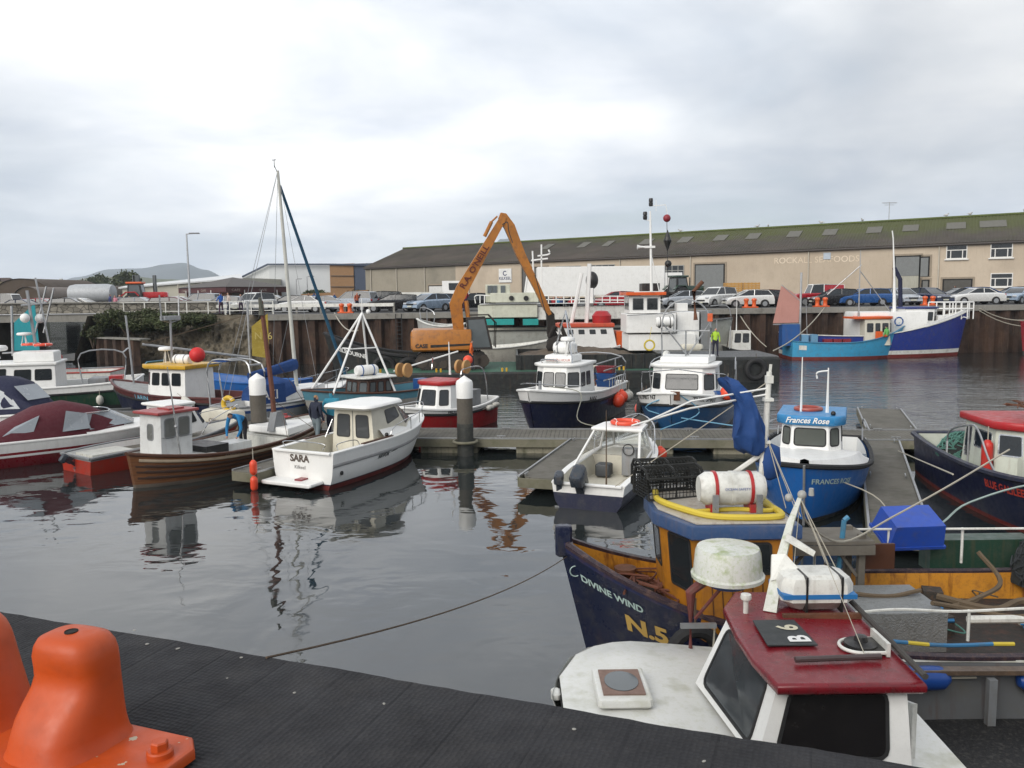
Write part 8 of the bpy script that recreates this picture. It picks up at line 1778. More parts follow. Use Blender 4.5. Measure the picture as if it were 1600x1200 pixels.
# ---- yellow roofed boat, blue boat with mustard sail
yb, H, rf = harbour_boat('navy boat with white wheelhouse and bright yellow roof in front of the stone bank', (-11.9, 37.0), (-16.6, 36.4), 7.6, 2.6, (1.0, 1.0, 1.5), NAVY, None, band=.75, topm=paint('dark red brown rail', (.09, .02, .02)), cockpit=.4)
yb.location = (-14.75, 36.4, 0); yb.rotation_euler = (0, 0, R(158))
_, rf, tp, b = wheelhouse(yb, -1.3, 1.2, .9, .7, 2.15, WHITE, rake=.15, fc=.5, ff=.4, tumble=.06, over=.18, rth=.17, roofm=YELLOW, front_over=.2, wins={4: [(.05, .27, .5, .88), (.33, .55, .5, .88), (.62, .88, .5, .88)], 3: [(.15, .85, .5, .88)], 2: [(.05, .45, .5, .88), (.55, .95, .5, .88)]})
mb = MB(); mb.plate([(1.32, -.5, 2.2), (1.32, .6, 2.2), (1.08, .55, 2.42), (1.08, -.45, 2.42)], .03); pn_ = mb.build('name_board', mat('pale blue board', (.12, .32, .55)), rf, smooth=False); text_on('CLARITY', .22, (1.31, -.42, 2.23), (0, 1, 0), (-.5, 0, .8), WHTTEXT, pn_, bold=.004, lift=.02)
H.text('LARIN', .3, .66, .85, 1, mat('sky blue lettering', (.2, .45, .6)), bold=.005)
radar(yb, (.5, 0, 2.3), .32, .2, WHITE, .55); liferaft(yb, (-.5, .1, 2.5), L=.85, r=.22, rz=0, band=GREYP)
mb = MB(); mb.cyl((.2, 0, 2.3), (.15, 0, 4.2), .05, n=6); mb.tube([(.15, 0, 4.1), (.15, -.5, 4.2), (.15, -.55, 5.3)], .035, n=5); mb.tube([(.15, 0, 4.1), (.15, .5, 4.2), (.15, .55, 5.3)], .035, n=5); mb.box((.15, 0, 4.3), (.3, .9, .18)); mb.build('twin_mast', STEEL, yb)
mb = MB(); mb.tube([(2.9, -.4, 1.3), (3.15, -.4, 4.4)], .045, n=6); mb.build('fore_pole', STEEL, yb)
mb = MB(); mb.ball((-1.7, .5, 2.75), .33); mb.build('red_buoy', mat('bright red float', (.6, .02, .02), rough=.6), yb)
fender_sausage(tuple(W2(yb, H.pt(.25, .85, 1, .15))), .7, .14, 'cream sausage fender on the side of the yellow roofed boat', BUOYW, ry=1.0, rz=yb.rotation_euler[2])
ms = boat_at('fishing_boat', 'small bright blue boat with a mustard steadying sail and long boom', 'fishing boat', (-11.6, 41.0), (-15.6, 42.5), 6.5, 1); H = Hull(ms, 6.5, 2.3, (1.1, 1.0, 1.4), bowp=2.2); H.build([(('z', .1), 0), (1.0, 1)], [BLACKP, FRB]); H.inner([(0, .99, .6)], [DGREY, FRB], th=.08); H.rail(FRB)
ms.location = (-13.3, 41.5, 0)
q0 = Vector(D(388, 560, 41))-ms.location; mi = ms.rotation_euler.to_matrix().inverted(); LC = lambda px, py, Y=41: mi @ (Vector(D(px, py, Y))-ms.location)
mb = MB(); mb.tube([LC(391, 568), LC(386, 470)], .06, n=6); mb.build('mizzen_mast', STEEL, ms); mb = MB(); mb.plate([LC(394, 556), LC(421, 560), LC(418, 490), LC(393, 510)], .03); sl = mb.build('mustard_sail', mat('mustard sail', (.30, .22, .03), rough=.9, amt=.5, grime=.4, grimecol=(.45, .38, .12)), ms, smooth=False)
text_on('N76', .5, LC(398, 530, 40.9), LC(420, 530, 40.9)-LC(398, 530, 40.9), (0, 0, 1), mat('faded sail number', (.42, .34, .10)), sl, lift=.05)
mb = MB(); mb.tube([LC(222, 538, 39), LC(388, 558)], .06, n=6); mb.build('boom', STEEL, ms); mb = MB(); mb.tube([LC(222, 538, 39), LC(388, 492)], .02, n=4); mb.build('topping_lift', ROPEB, ms)
# ---- green trawler at the left and the boat with the teal sail
gt, H, rf = harbour_boat('dark green hulled trawler with a long white rail at the left edge', (-18.6, 41.3), (-31, 37.5), 13.0, 3.8, (1.25, 1.05, 1.9), GREEN, ((-3.0, 1.3, 1.25, .6, 2.1, WHITE), dict(rake=.35, fc=.5, ff=.6, tumble=.08, over=.08, rth=.12, wins={4: [(.52, .72, .52, .88), (.76, .96, .52, .88), (.06, .22, .52, .92), (.27, .43, .52, .92)], 3: [(.1, .9, .5, .85)], 2: [(.05, .45, .5, .85), (.55, .95, .5, .85)]})), band=.68, deck=DGREY, cockpit=.55)
mb = MB(); mb.prism([(-2.9, -.8), (-1.2, -.8), (-1.2, .8), (-2.9, .8)], 2.18, 2.7, bev=.08); mb.build('upper_steering', WHITE, gt); radar(gt, (-.4, .2, 2.4), .45, .3, WHITE, .35); radar(gt, (-1.5, -.2, 2.95), .33, .16, WHITE, .5)
mb = MB(); mb.tube([(-2.0, 0, 2.9), (-1.8, 0, 5.6)], .07, n=6); mb.tube([(-2.6, 0, 2.9), (-2.2, .0, 6.2)], .045, n=5); mb.tube([(-1.5, 0, 4.9), (-2.6, 0, 5.0)], .05, n=5); mb.build('mast', STEEL, gt)
for c, m_ in (((-1.7, .3, 4.3), 0), ((-2.2, -.3, 4.25), 1)): mb = MB(); mb.ball(c, .22); mb.build('satellite_dome', WHITE, gt)
for (x, y, z, r_) in ((-2.4, .4, 3.02, 0), (-1.7, -.4, 3.02, 1)): lifebuoy(tuple(W2(gt, (x, y, z))), .36, ['orange lifebuoy lying on the green trawler steering deck', 'second orange lifebuoy farther back on the green trawler roof'][r_], BUOYO)
deckline(gt, [[(-4.2, 1.5, 1.2), (-4.2, 1.5, 2.6), (-6.0, 1.4, 2.6), (-6.0, 1.4, 1.2)], [(-6, -1.2, 1.2), (-6.0, -1.2, 2.6), (-6.0, 1.4, 2.6)], [(-4.2, 1.5, 1.9), (-6, 1.4, 1.9)]], STEEL, 'aft_gantry', .035)
mb = MB(); mb.box((-4.6, -.5, .95), (.9, 1.1, .7), bev=.1); mb.build('winch', GREYP, gt); mb = MB(); mb.box((-5.5, .2, 1.3), (.6, .8, .22)); mb.build('red_box', RED, gt)
fender_ball(tuple(W2(gt, H.pt(.50, .5, 1, .3))), .3, 'orange red ball fender on the green trawler side')
for a, lb in ((.30, 'left'), (.12, 'right')): fender_sausage(tuple(W2(gt, H.pt(a, .35, 1, .14))), .45, .16, lb+' grey white cylinder fender on the green trawler', BUOYW)
tb = boat_at('fishing_boat', 'boat half hidden behind the green trawler under a teal steadying sail', 'fishing boat', (-21.5, 47.5), (-31, 46.5), 8.5, 1); H = Hull(tb, 8.5, 2.8, (1.1, 1.1, 1.6)); H.build([(('z', .1), 0), (1.0, 1)], [BLACKP, WHITE2]); H.inner([(0, .99, .7)], [DGREY, WHITE2]); H.rail(ROR)
mi = tb.rotation_euler.to_matrix().inverted(); LC = lambda px, py, Y=47: mi @ (Vector(D(px, py, Y))-tb.location)
mb = MB(); mb.tube([LC(20, 556), LC(18, 478)], .07, n=6); mb.tube([LC(4, 552), LC(62, 548)], .05, n=5); mb.build('mizzen_mast', STEEL, tb); mb = MB(); mb.plate([LC(22, 548), LC(62, 548), LC(54, 474), LC(22, 504)], .03); mb.build('teal_sail', mat('teal sail', (.02, .26, .30), rough=.85, amt=.4, bump=.2, bscale=3), tb, smooth=False)
mb = MB(); mb.tube([LC(55, 520), LC(72, 448)], .05, n=5); mb.tube([LC(68, 520), LC(84, 450)], .05, n=5); mb.build('twin_aerial', STEEL, tb); mb = MB(); mb.box(LC(70, 560), (1.6, 1.0, .4), bev=.1); mb.build('red_engine_cover', RED, tb)
# ================================================================ SHIPS AND WORK CRAFT BEYOND
# ---- excavator barge
ex0 = D(655, 600, 46.5); bgx = thing('barge', 'long low black and green dredging barge under the excavator', 'barge', (1.2, 48.6, 0))
HB = paint('barge black', (.016, .017, .017), grime=.5, grimecol=(.05, .06, .05), streak=.2); GD = mat('barge green deck', (.035, .12, .075), rough=.7, amt=.6, grime=.5, grimecol=(.05, .05, .04))
mb = MB(); mb.prism([(-10.5, -3.2), (-9.8, -3.6), (7.0, -3.6), (7.0, 3.2), (-10.5, 3.2)], -.5, .95, 0, bev=.12, mtop=1); mb.build('hull', [HB, GD], bgx, smooth=False)
mb = MB()
for (cx, cy, sx, sy) in ((3.1, -2.6, 8.0, .12), (3.1, 2.6, 8.0, .12), (-.9, 0, .12, 5.2), (7.0, 0, .12, 5.2)): mb.box((cx, cy, 1.35), (sx, sy, .85))
for k in range(12): mb.box((-.7+.68*k, -2.70, 1.33), (.07, .08, .85))
mb.build('hopper', HB, bgx, smooth=False)
SP = mat('dredged spoil', (.13, .10, .07), rough=.9, col2=(.06, .045, .035), scale=2, amt=.9, bump=.5)
mb = MB(); n = 24; vs = [V(-.8+7.7*i/n, -2.5+5*j/n, 1.25+.75*max(0, 1-((i/n-.45)/.6)**2)*max(0, 1-((j/n-.5)/.6)**2)+.15*noise.noise(V(i*.5, j*.5, 0))) for j in range(n+1) for i in range(n+1)]
mb.add(vs, [(j*(n+1)+i, j*(n+1)+i+1, (j+1)*(n+1)+i+1, (j+1)*(n+1)+i) for j in range(n) for i in range(n)]); mb.build('spoil', SP, bgx)
for x in (-8.5, -5.2, -1.6, 1.5, 4.8): mb = MB(); mb.tube([(x-.12, -3.3, .95), (x-.12, -3.3, 1.15)], .06, n=6); mb.tube([(x+.12, -3.3, .95), (x+.12, -3.3, 1.15)], .06, n=6); mb.build('bitts', YELLOW, bgx)
EXO = paint('excavator orange', (.43, .16, .018), col2=(.30, .10, .012), grime=.55, grimecol=(.09, .05, .03), streak=.4, streakcol=(.12, .06, .03)); EXB = mat('excavator dark steel', (.03, .026, .024), rough=.7, amt=.6, grime=.5, grimecol=(.08, .05, .03))
ec = D(700, 552, 48); ex = thing('excavator', 'tall orange tracked excavator with a long two part boom standing on the barge', 'excavator', (ec.x, 48.0, 0.96), .10)
def xl(px, py, Y=48.0): q = D(px, py, Y); m_ = Matrix.Rotation(-.10, 3, 'Z'); return m_ @ (q-Vector(ex.location))
for sg in (-1, 1):
 mb = MB(); ol = [(-1.55, .05), (-1.85, .3), (-1.9, .5), (-1.7, .8), (-1.5, .88), (1.9, .88), (2.15, .78), (2.3, .5), (2.25, .3), (1.95, .05)]; vs = [V(x, sg*1.15-.3, z) for x, z in ol]+[V(x, sg*1.15+.3, z) for x, z in ol]; k = len(ol)
 mb.add(vs, [tuple(range(k)), tuple(reversed(range(k, 2*k)))]+[(i, k+i, k+(i+1) % k, (i+1) % k) for i in range(k)])
 for i in range(26): x = -1.5+3.4*i/25; mb.box((x, sg*1.15, .91), (.09, .62, .05)); mb.box((x, sg*1.15, .02), (.09, .62, .05))
 tr = mb.build('track', EXB, ex, smooth=False); mb = MB()
 for x in (-1.5, -.9, -.3, .3, .9, 1.5, 1.95): mb.lathe([(.02, -.33), (.22 if abs(x) < 1.5 else .33, -.33), (.22 if abs(x) < 1.5 else .33, .33), (.02, .33)], (x, sg*1.15, .3 if abs(x) < 1.5 else .46), n=14, axis='Y')
 mb.build('track_wheels', mat('muddy wheel steel', (.06, .045, .035)), tr)
mb = MB(); mb.lathe([(.9, .75), (.9, 1.1)], n=20); mb.build('slew_ring', EXB, ex)
mb = MB(); mb.prism([(-2.0, -1.25), (-1.7, -1.35), (1.3, -1.35), (1.3, 1.35), (-1.7, 1.35), (-2.0, 1.25)], 1.05, 2.25, bev=.08); mb.box((-1.6, 0, 1.6), (1.0, 2.5, 1.2), bev=.2); hb_ = mb.build('engine_house', EXO, ex)
mb = MB(); mb.plate([(-1.0, -1.365, 1.25), (1.2, -1.365, 1.35), (1.2, -1.365, 1.45), (-1.0, -1.365, 1.4)], .01); mb.build('side_stripe', BLACKP, hb_, smooth=False); text_on('CASE', .3, (-1.85, -1.37, 1.25), (1, 0, 0), (0, 0, 1), BLKTEXT, hb_, bold=.01)
b = [(1.1, -1.3, 1.1), (2.5, -1.3, 1.1), (2.5, -.3, 1.1), (1.1, -.3, 1.1)]; tp = [(1.05, -1.25, 2.9), (2.1, -1.25, 2.95), (2.1, -.35, 2.95), (1.05, -.35, 2.9)]
cabin(ex, b, tp, EXB, {0: [(.06, .94, .05, .94)], 1: [(.06, .94, .05, .94)], 3: [(.1, .9, .4, .94)]}, name='cab', pane=GLASSL, frame=BLACKP, rad=.05); mb = MB(); mb.tube([(2.65, -1.35, 1.2), (2.7, -1.35, 2.6), (2.3, -1.35, 3.05), (1.2, -1.35, 3.05)], .04, n=5); mb.tube([(2.65, -.3, 1.2), (2.7, -.3, 2.6), (2.3, -.3, 3.05)], .04, n=5); mb.build('cab_guard', EXB, ex)
def boom(pts, wd, name, m, par, Y=.0, th=.30):
 """box section: list of (px, py, half depth)"""
 mb = MB(); vs = []; q = [xl(p[0], p[1]) for p in pts]; k = len(q)
 for i, p in enumerate(q):
  d = (q[min(i+1, k-1)]-q[max(i-1, 0)]); d.y = 0; d.normalize(); nn = V(-d.z, 0, d.x); h = pts[i][2]
  for s1, s2 in ((-1, -1), (1, -1), (1, 1), (-1, 1)): vs.append(V(p.x, Y, p.z)+nn*h*s2+V(0, th*s1, 0))
 fs = [(i*4+j, i*4+(j+1) % 4, (i+1)*4+(j+1) % 4, (i+1)*4+j) for i in range(k-1) for j in range(4)]+[(3, 2, 1, 0), (4*k-4, 4*k-3, 4*k-2, 4*k-1)]
 mb.add(vs, fs); return mb.build(name, m, par, smooth=False)
bm_ = boom([(718, 528, .28), (712, 475, .36), (722, 452, .36), (752, 400, .27), (784, 345, .2), (788, 338, .14)], 0, 'boom', EXO, ex)
st_ = boom([(781, 336, .16), (786, 338, .26), (797, 354, .30), (815, 398, .25), (840, 448, .19), (856, 482, .16), (861, 492, .1)], 0, 'dipper_arm', EXO, ex, th=.24)
a_, b_ = xl(726, 448), xl(762, 388); text_on("R.A. O'NEILL", .46, V(a_.x-.05, -.31, a_.z-.15), b_-a_, V(-(b_-a_).z, 0, (b_-a_).x), mat('dark red lettering', (.10, .015, .01)), bm_, bold=.012, lift=.01, sx=1.1)
mb = MB(); mb.tube([xl(757, 378)+V(0, -.1, .3), xl(768, 355)+V(0, -.1, .3)], .11, n=8); mb.tube([xl(768, 355)+V(0, -.1, .3), xl(777, 338)], .05, n=6); mb.build('dipper_ram', EXO, ex); mb = MB()
for y in (-.38, .38): mb.tube([xl(735, 520)+V(0, y, 0), xl(728, 470)+V(0, y, 0)], .12, n=8)
mb.build('boom_ram', EXO, ex); mb = MB(); mb.tube(curve([xl(784, 352)+V(0, -.35, 0), xl(792, 348)+V(0, -.35, 0), xl(794, 362)+V(0, -.35, 0), xl(800, 380)+V(0, -.35, 0)], 4), .04, n=4); mb.tube(curve([xl(835, 430)+V(0, -.3, 0), xl(846, 470)+V(0, -.3, 0), xl(852, 490)+V(0, -.3, 0)], 4), .04, n=4); mb.build('hydraulic_hose', EXB, ex)
BKT = mat('muddy bucket', (.022, .018, .015), rough=.9, amt=.7, bump=.6, bscale=6)
boom([(857, 484, .10), (862, 492, .22), (864, 520, .25), (868, 530, .3)], 0, 'grab_stem', BKT, ex, th=.22)
mb = MB(); c = xl(872, 538); mb.ball(tuple(c), .8, n=12, sz=.75, sx=.9, sy=.7); mb.tube([c+V(-.5, 0, .5), c+V(-.2, 0, 1.1)], .12, n=6); mb.tube([c+V(.5, 0, .4), c+V(.1, 0, 1.2)], .12, n=6); mb.v = [v+V(.15*noise.noise(v*2), 0, .15*noise.noise(v*2+V(5, 0, 0))) for v in mb.v]; mb.build('grab_bucket', BKT, ex, ang=60)
person('worker in orange high visibility jacket beside the excavator boom foot', (D(737, 560, 46.3).x, 46.0, .96), 0, (.65, .12, .02), (.03, .03, .05), h=1.7, seed=11)
# ---- black tug at the left of the barge
tg = thing('tug', 'black tug bow with white name letters left of the excavator', 'tug', (-11.5, 49.2, 0), PI+.15); H = Hull(tg, 9.0, 3.6, (1.3, 1.6, 3.0), rake=.08, bowp=2.6, flare=(.04, .4))
H.build([(('z', .2), 0), (1.0, 1)], [ANTIF, HB]); H.inner([(0, .99, lambda a: .9)], [DGREY, HB]); H.rail(RUBBER, w=.12, t=.1); H.text('KILBOURNE', .34, .93, 2.0, 1, WHTTEXT, bold=.01)
tg.location = (-6.6, 49.8, 0)
for k in range(3): tyre_fender(tuple(W2(tg, H.pt(.62-.16*k, .55, 1, .2))), .55, ['leftmost', 'middle', 'rightmost'][k]+' big tyre on the side of the black tug', rz=tg.rotation_euler[2])
# ---- white dredging work boat
wk = thing('work_boat', 'big black hulled work boat with white superstructure and an orange wheelhouse roof', 'work boat', (10.6, 49.6, 0))
mb = MB(); mb.prism([(-4.6, -2.6), (4.6, -2.6), (4.9, -1.5), (4.9, 2.5), (-4.6, 2.5)], -.5, 1.45, bev=.15); mb.build('hull', HB, wk, smooth=False)
WY = 47.6
def wb_(px0, px1, py0, py1, dep, name, m=WHITE, y0=-1.6, bev=.03, par=None):
 a = D(px0, py1, WY); c = D(px1, py0, WY); mb = MB(); mb.box(((a.x+c.x)/2-10.6, y0+dep/2, (a.z+c.z)/2), (c.x-a.x, dep, c.z-a.z), bev=bev); return mb.build(name, m, par or wk, smooth=False)
wb_(984, 1090, 522, 549, 3.0, 'lower_deckhouse'); wb_(980, 1058, 490, 521, 2.6, 'bridge_deck', y0=-1.75); wb_(1062, 1098, 488, 549, 2.4, 'engine_casing', y0=-1.2)
a = D(985, 490, WY); c = D(1034, 462, WY); b = [(a.x-10.6, -1.6, a.z), (c.x-10.6, -1.6, a.z), (c.x-10.6, .6, a.z), (a.x-10.6, .6, a.z)]; tp = [(p[0], p[1], c.z) for p in b]
cabin(wk, b, tp, WHITE, {0: [(.10, .46, .18, .88), (.56, .92, .18, .88)], 1: [(.1, .9, .18, .88)], 3: [(.1, .9, .2, .88)]}, frame=STEEL, rad=.05); wb_(979, 1042, 456, 462, 2.7, 'orange_roof', ORANGE, y0=-1.9); wb_(1008, 1036, 442, 455, 1.2, 'black_box', BLACKP, y0=-1.0)
wb_(1064, 1082, 474, 487, .7, 'funnel_base', y0=-.8); wb_(1100, 1118, 486, 549, 1.5, 'winch_house', GREYP, y0=-1.2)
mb = MB()
def wl(px, py, Y=47.6): q = D(px, py, Y); return V(q.x-10.6, q.y-49.6, q.z)
mb.tube([wl(1018, 455), wl(1016, 330)], [.09, .05], n=7); mb.tube([wl(1030, 455), wl(1017, 395)], .03, n=5); mb.tube([wl(1008, 343), wl(1016, 345)], .03, n=4); mb.tube([wl(1016, 322), wl(1040, 320)], .03, n=4); mb.tube([wl(1025, 312), wl(1025, 330)], .02, n=4); mb.tube([wl(1040, 320), wl(1044, 340)], .02, n=4); mb.build('mast', WHITE, wk)
for (px, py) in ((1017, 316), (1008, 337)): mb = MB(); q = wl(px, py); mb.lathe([(.1, -.22), (.12, -.15), (.12, -.02), (.08, 0), (.12, .02), (.12, .15), (.1, .22)], q, n=10); mb.build('mast_light', BLACKP, wk)
mb = MB(); q = wl(1042, 341); mb.ball(q, .22, n=12); mb.build('red_ball', mat('dark red ball shape', (.25, .02, .03)), wk); mb = MB(); q = wl(1043, 376); mb.lathe([(.01, -.6), (.24, 0), (.01, .6)], q, n=12); mb.ball(wl(1044, 412), .2); mb.tube([wl(1042, 345), wl(1044, 470)], .02, n=4); mb.build('day_shape', BLACKP, wk)
mb = MB(); q = wl(1004, 386); mb.lathe([(.14, -.3), (.08, -.15), (.05, .1)], q, n=10, axis='X'); mb.box(q+V(.4, 0, 0), (.6, .2, .12)); mb.build('horn', WHITE, wk)
mb = MB(); mb.tube([wl(1087, 500), wl(1084, 455), wl(1098, 440)], [.13, .12, .12], n=9); mb.build('exhaust', RUST, wk)
liferaft(wk, wl(1034, 502)+V(0, -.9, 0), L=1.0, r=.28, band=BLACKP)
deckline(wk, [[wl(1036, 492), wl(1052, 492), wl(1052, 520)], [wl(980, 493), wl(1036, 490)], [wl(1120, 500), wl(1120, 545)], [wl(1110, 478), wl(1140, 482), wl(1140, 545)]], STEEL, 'guard_rail', .03)
mb = MB(); mb.torus(wl(1011, 538)+V(0, -.85, 0), .28, .05, axis='Y', n=18, m=6); mb.tube([wl(1011, 530)+V(0, -.85, 0), wl(1014, 510)+V(0, -.85, 0)], .015, n=4); mb.build('rope_coil', HOSE, wk); mb = MB(); mb.box(wl(1073, 540)+V(0, -1.3, 0), (1.2, .6, .35), bev=.1); mb.build('cream_locker', CREAM, wk); 
for k in range(3): tyre_fender((6.6+3.6*k, 46.85, .75), .5, ['left', 'middle', 'right'][k]+' tyre hanging on the black side of the white work boat', rz=0)
person('worker in a yellow high visibility vest on the right end of the black work boat', (D(1115, 549, 48).x, 47.6, 1.45), -PI/2, (.40, .62, .05), (.02, .02, .04), h=1.65, seed=12)
# ---- fleet along the far quay
def ship(label, pxa, pxb, py, L, B, zs, bands, mats, name='trawler', cat='trawler', Y=None, **k):
 a, b = P(pxa, py), P(pxb, py)
 if Y: a = D(pxa, py, Y); b = D(pxb, py, Y)
 t = boat_at(name, label, cat, (a.x, a.y), (b.x, b.y), abs((b-a).length) if L is None else L, 1); H = Hull(t, L or (b-a).length, B, zs, **k); H.build(bands, mats); return t, H
lb, H = ship('light blue trawler with an orange roofed wheelhouse in front of the dark blue one', 1230, 1412, 551, None, 3.4, (1.4, 1.25, 2.4), [(('z', .22), 0), (.95, 1), (1.0, 1)], [ANTIF, LTBLUE], Y=63.0, rake=.09, trans=.7, bowp=2.1, flare=(.05, .45), se=2.2)
H.inner([(0, .99, lambda a: .9+.8*a*a)], [DGREY, LTBLUE]); H.rail(paint('worn blue rail 2', (.04, .2, .35)), w=.08); LLn = H.L
_, rf, tp, b = wheelhouse(lb, 1.0, 3.2, 1.0, 1.0, 2.95, CREAM, rake=.1, fc=.3, ff=.4, tumble=.02, over=.1, rth=.2, roofm=ORANGE, wins={0: [(.08, .34, .5, .85), (.42, .62, .3, .85), (.70, .95, .5, .85)], 1: [(.1, .9, .5, .85)], 2: [(.1, .9, .5, .85)]}, frame=BLACKP)
mb = MB(); mb.box((.9, 0, 3.05), (1.5, 2.1, .14)); mb.build('aft_awning', ORANGE, lb, smooth=False); mb = MB(); mb.box((2.0, -1.12, 1.7), (.5, .1, .7)); mb.build('orange_float_bag', ORANGE, lb)
aerial(lb, (.9, 0, 3.1), 5.0, .05, STEEL, name='mast'); deckline(lb, [[(1.0, 0, 7.0), (-1.5, 0, 4.8)], [(.95, 0, 6.5), (3.8, 0, 2.8)], [(-2.9, 0, 1.0), (-3.1, 0, 4.3)]], STEEL, 'derrick', .035)
for x, c_, nm_ in ((-3.4, paint('pale blue tank', (.15, .33, .5)), 'a'), (-2.7, paint('pale blue tank', (0, 0, 0)), 'b')): mb = MB(); mb.box((x, -.4, 1.35), (.5, 1.0, 1.0)); mb.build('blue_tank', c_, lb, smooth=False)
mb = MB()
for k in range(3): mb.box((-.3-.7*k*1.0, -.6, 1.3), (.6, .8, .4))
mb.build('red_gear', DRED, lb, smooth=False); mb = MB(); mb.add([H.pt(.05, .55, -1, .02), H.pt(.11, .55, -1, .02), H.pt(.11, .8, -1, .02), H.pt(.05, .8, -1, .02)], [(0, 1, 2, 3)]); mb.build('stern_plate', WHITE2, lb, smooth=False); H.text('B7', .45, .88, 2.2, -1, mat('faint white lettering', (.4, .6, .7)))
lifebuoy(tuple(W2(lb, (3.6, -.8, 2.75))), .3, 'dark blue lifebuoy on the rail forward of the cream wheelhouse', BLUE, rx=PI/2); person('crewman in an orange and green jacket by the light blue trawler wheelhouse', tuple(W2(lb, (2.45, -1.35, 1.25))), 2.0, (.15, .45, .12), (.6, .1, .03), h=1.6, pose='sit', seed=14)
db, H = ship('large dark blue trawler with white whaleback and railings behind the light blue one', 1213, 1492, 546, None, 4.6, (1.9, 1.7, 3.5), [(('z', .25), 0), (('z', .55), 1), (.98, 2), (1.0, 2)], [ANTIF, WHITE2, ROYAL], Y=66.2, rake=.05, trans=.75, bowp=2.4, flare=(.04, .45), se=1.6)
db.location.y = 66.2-1.7; H.inner([(0, .99, lambda a: 1.0+2.2*max(0, a-.5))], [DGREY, WHITE2]); H.rail(WHITE2, w=.1); mb = MB(); mb.tube([H.top(.70+.29*i/8, -1, .02, .08) for i in range(9)], .16, n=4, flat=(.4, 1.2)); mb.build('whaleback_edge', WHITE, db)
mb = MB(); mb.prism([(-1.9, -1.6), (3.2, -1.6), (3.2, 1.6), (-1.9, 1.6)], 1.2, 3.45, bev=.06); mb.build('shelter_deck', WHITE, db); mb = MB(); mb.prism([(4.2, -1.2), (6.0, -.7), (6.7, 0), (6.0, .7), (4.2, 1.2)], 2.4, 3.1, bev=.08); mb.build('whaleback', WHITE, db)
_, rf, tp, b = wheelhouse(db, 1.7, 4.2, 1.25, 2.0, 3.65, WHITE, rake=-.1, fc=.4, ff=.5, tumble=0, over=.1, rth=.14, roofm=paint('blue roof', (.03, .05, .20)), wins={0: [(.2, .38, .45, .85), (.48, .66, .45, .85), (.78, .96, .45, .85)], 1: [(.1, .9, .45, .85)], 2: [(.1, .9, .45, .85)]})
mb = MB(); mb.tube([(1.4, 0, 3.4), (1.3, 0, 6.0), (1.1, 0, 9.0)], [.14, .08, .04], n=8); mb.tube([(1.9, .1, 3.8), (1.8, .1, 5.9), (1.3, .1, 6.8)], .16, n=7, mi=1); mb.build('mast', [WHITE, CANN], db)
deckline(db, [[(4.6+.55*k, s_*(1.15-.17*k), 2.8), (4.6+.55*k, s_*(1.15-.17*k), 4.1)] for k in range(6) for s_ in (1, -1)]+[[(4.6, s_*1.15, z), (7.35, s_*.3, z)] for z in (4.1, 3.6) for s_ in (1, -1)]+[[(1.1, 0, 9.0), (1.0, 0, 9.6)]], WHITE, 'guard_rail', .05)
text_on('~', .9, H.pt(.95, .82, -1, .03), (1, 0, .1), (0, 0, 1), WHTTEXT, db)
# pink sail boat stern
mb = MB(); SLM = mat('faded pink sail', (.50, .25, .21), rough=.9, amt=.35, scale=.8, streak=.2, streakcol=(.3, .1, .09)); o_ = Vector(db.location); ml = db.rotation_euler.to_matrix().inverted()
sq = [ml @ (Vector(D(px, py, 62.5))-o_) for px, py in ((1208, 505), (1248, 504), (1250, 468), (1238, 456), (1221, 447))]; mb.plate([p for p in sq], .06); mb.build('steadying_sail', SLM, db, smooth=False); mb = MB(); mb.tube([sq[1]+V(.1, 0, -3.2), sq[2]+V(.05, 0, 2.0)], .08, n=6); mb.tube([sq[4]+V(0, 0, .1), sq[2]+V(0, 0, -.1)], .03, n=4); mb.tube([sq[0]+V(0, 0, -.1), sq[1]+V(0, 0, -.1)], .05, n=5); mb.build('mizzen_mast', STEEL, db)
mb = MB(); mb.box(ml @ (Vector(D(1233, 523, 62.6))-o_), (1.3, .8, 1.6)); mb.build('blue_container', BLUE, db, smooth=False)
# small black boat
sb, H = ship('small black boat with a tiny white cabin left of the pink sail', 1172, 1128, 549, None, 2.0, (.9, .9, 1.2), [(1.0, 0)], [HB], name='fishing_boat', cat='boat', Y=60.5, bowp=2.4); H.inner([(0, .99, .5)], [DGREY, HB]); H.rail(HB); cabin(sb, [(-.9, -.6, .6), (.5, -.6, .6), (.5, .6, .6), (-.9, .6, .6)], [(-.9, -.55, 2.3), (.35, -.55, 2.3), (.35, .55, 2.3), (-.9, .55, 2.3)], WHITE2, {0: [(.1, .45, .5, .9), (.55, .9, .5, .9)], 2: [(.1, .45, .5, .9), (.55, .9, .5, .9)]}); aerial(sb, (0, 0, 2.3), 2.6, .03)
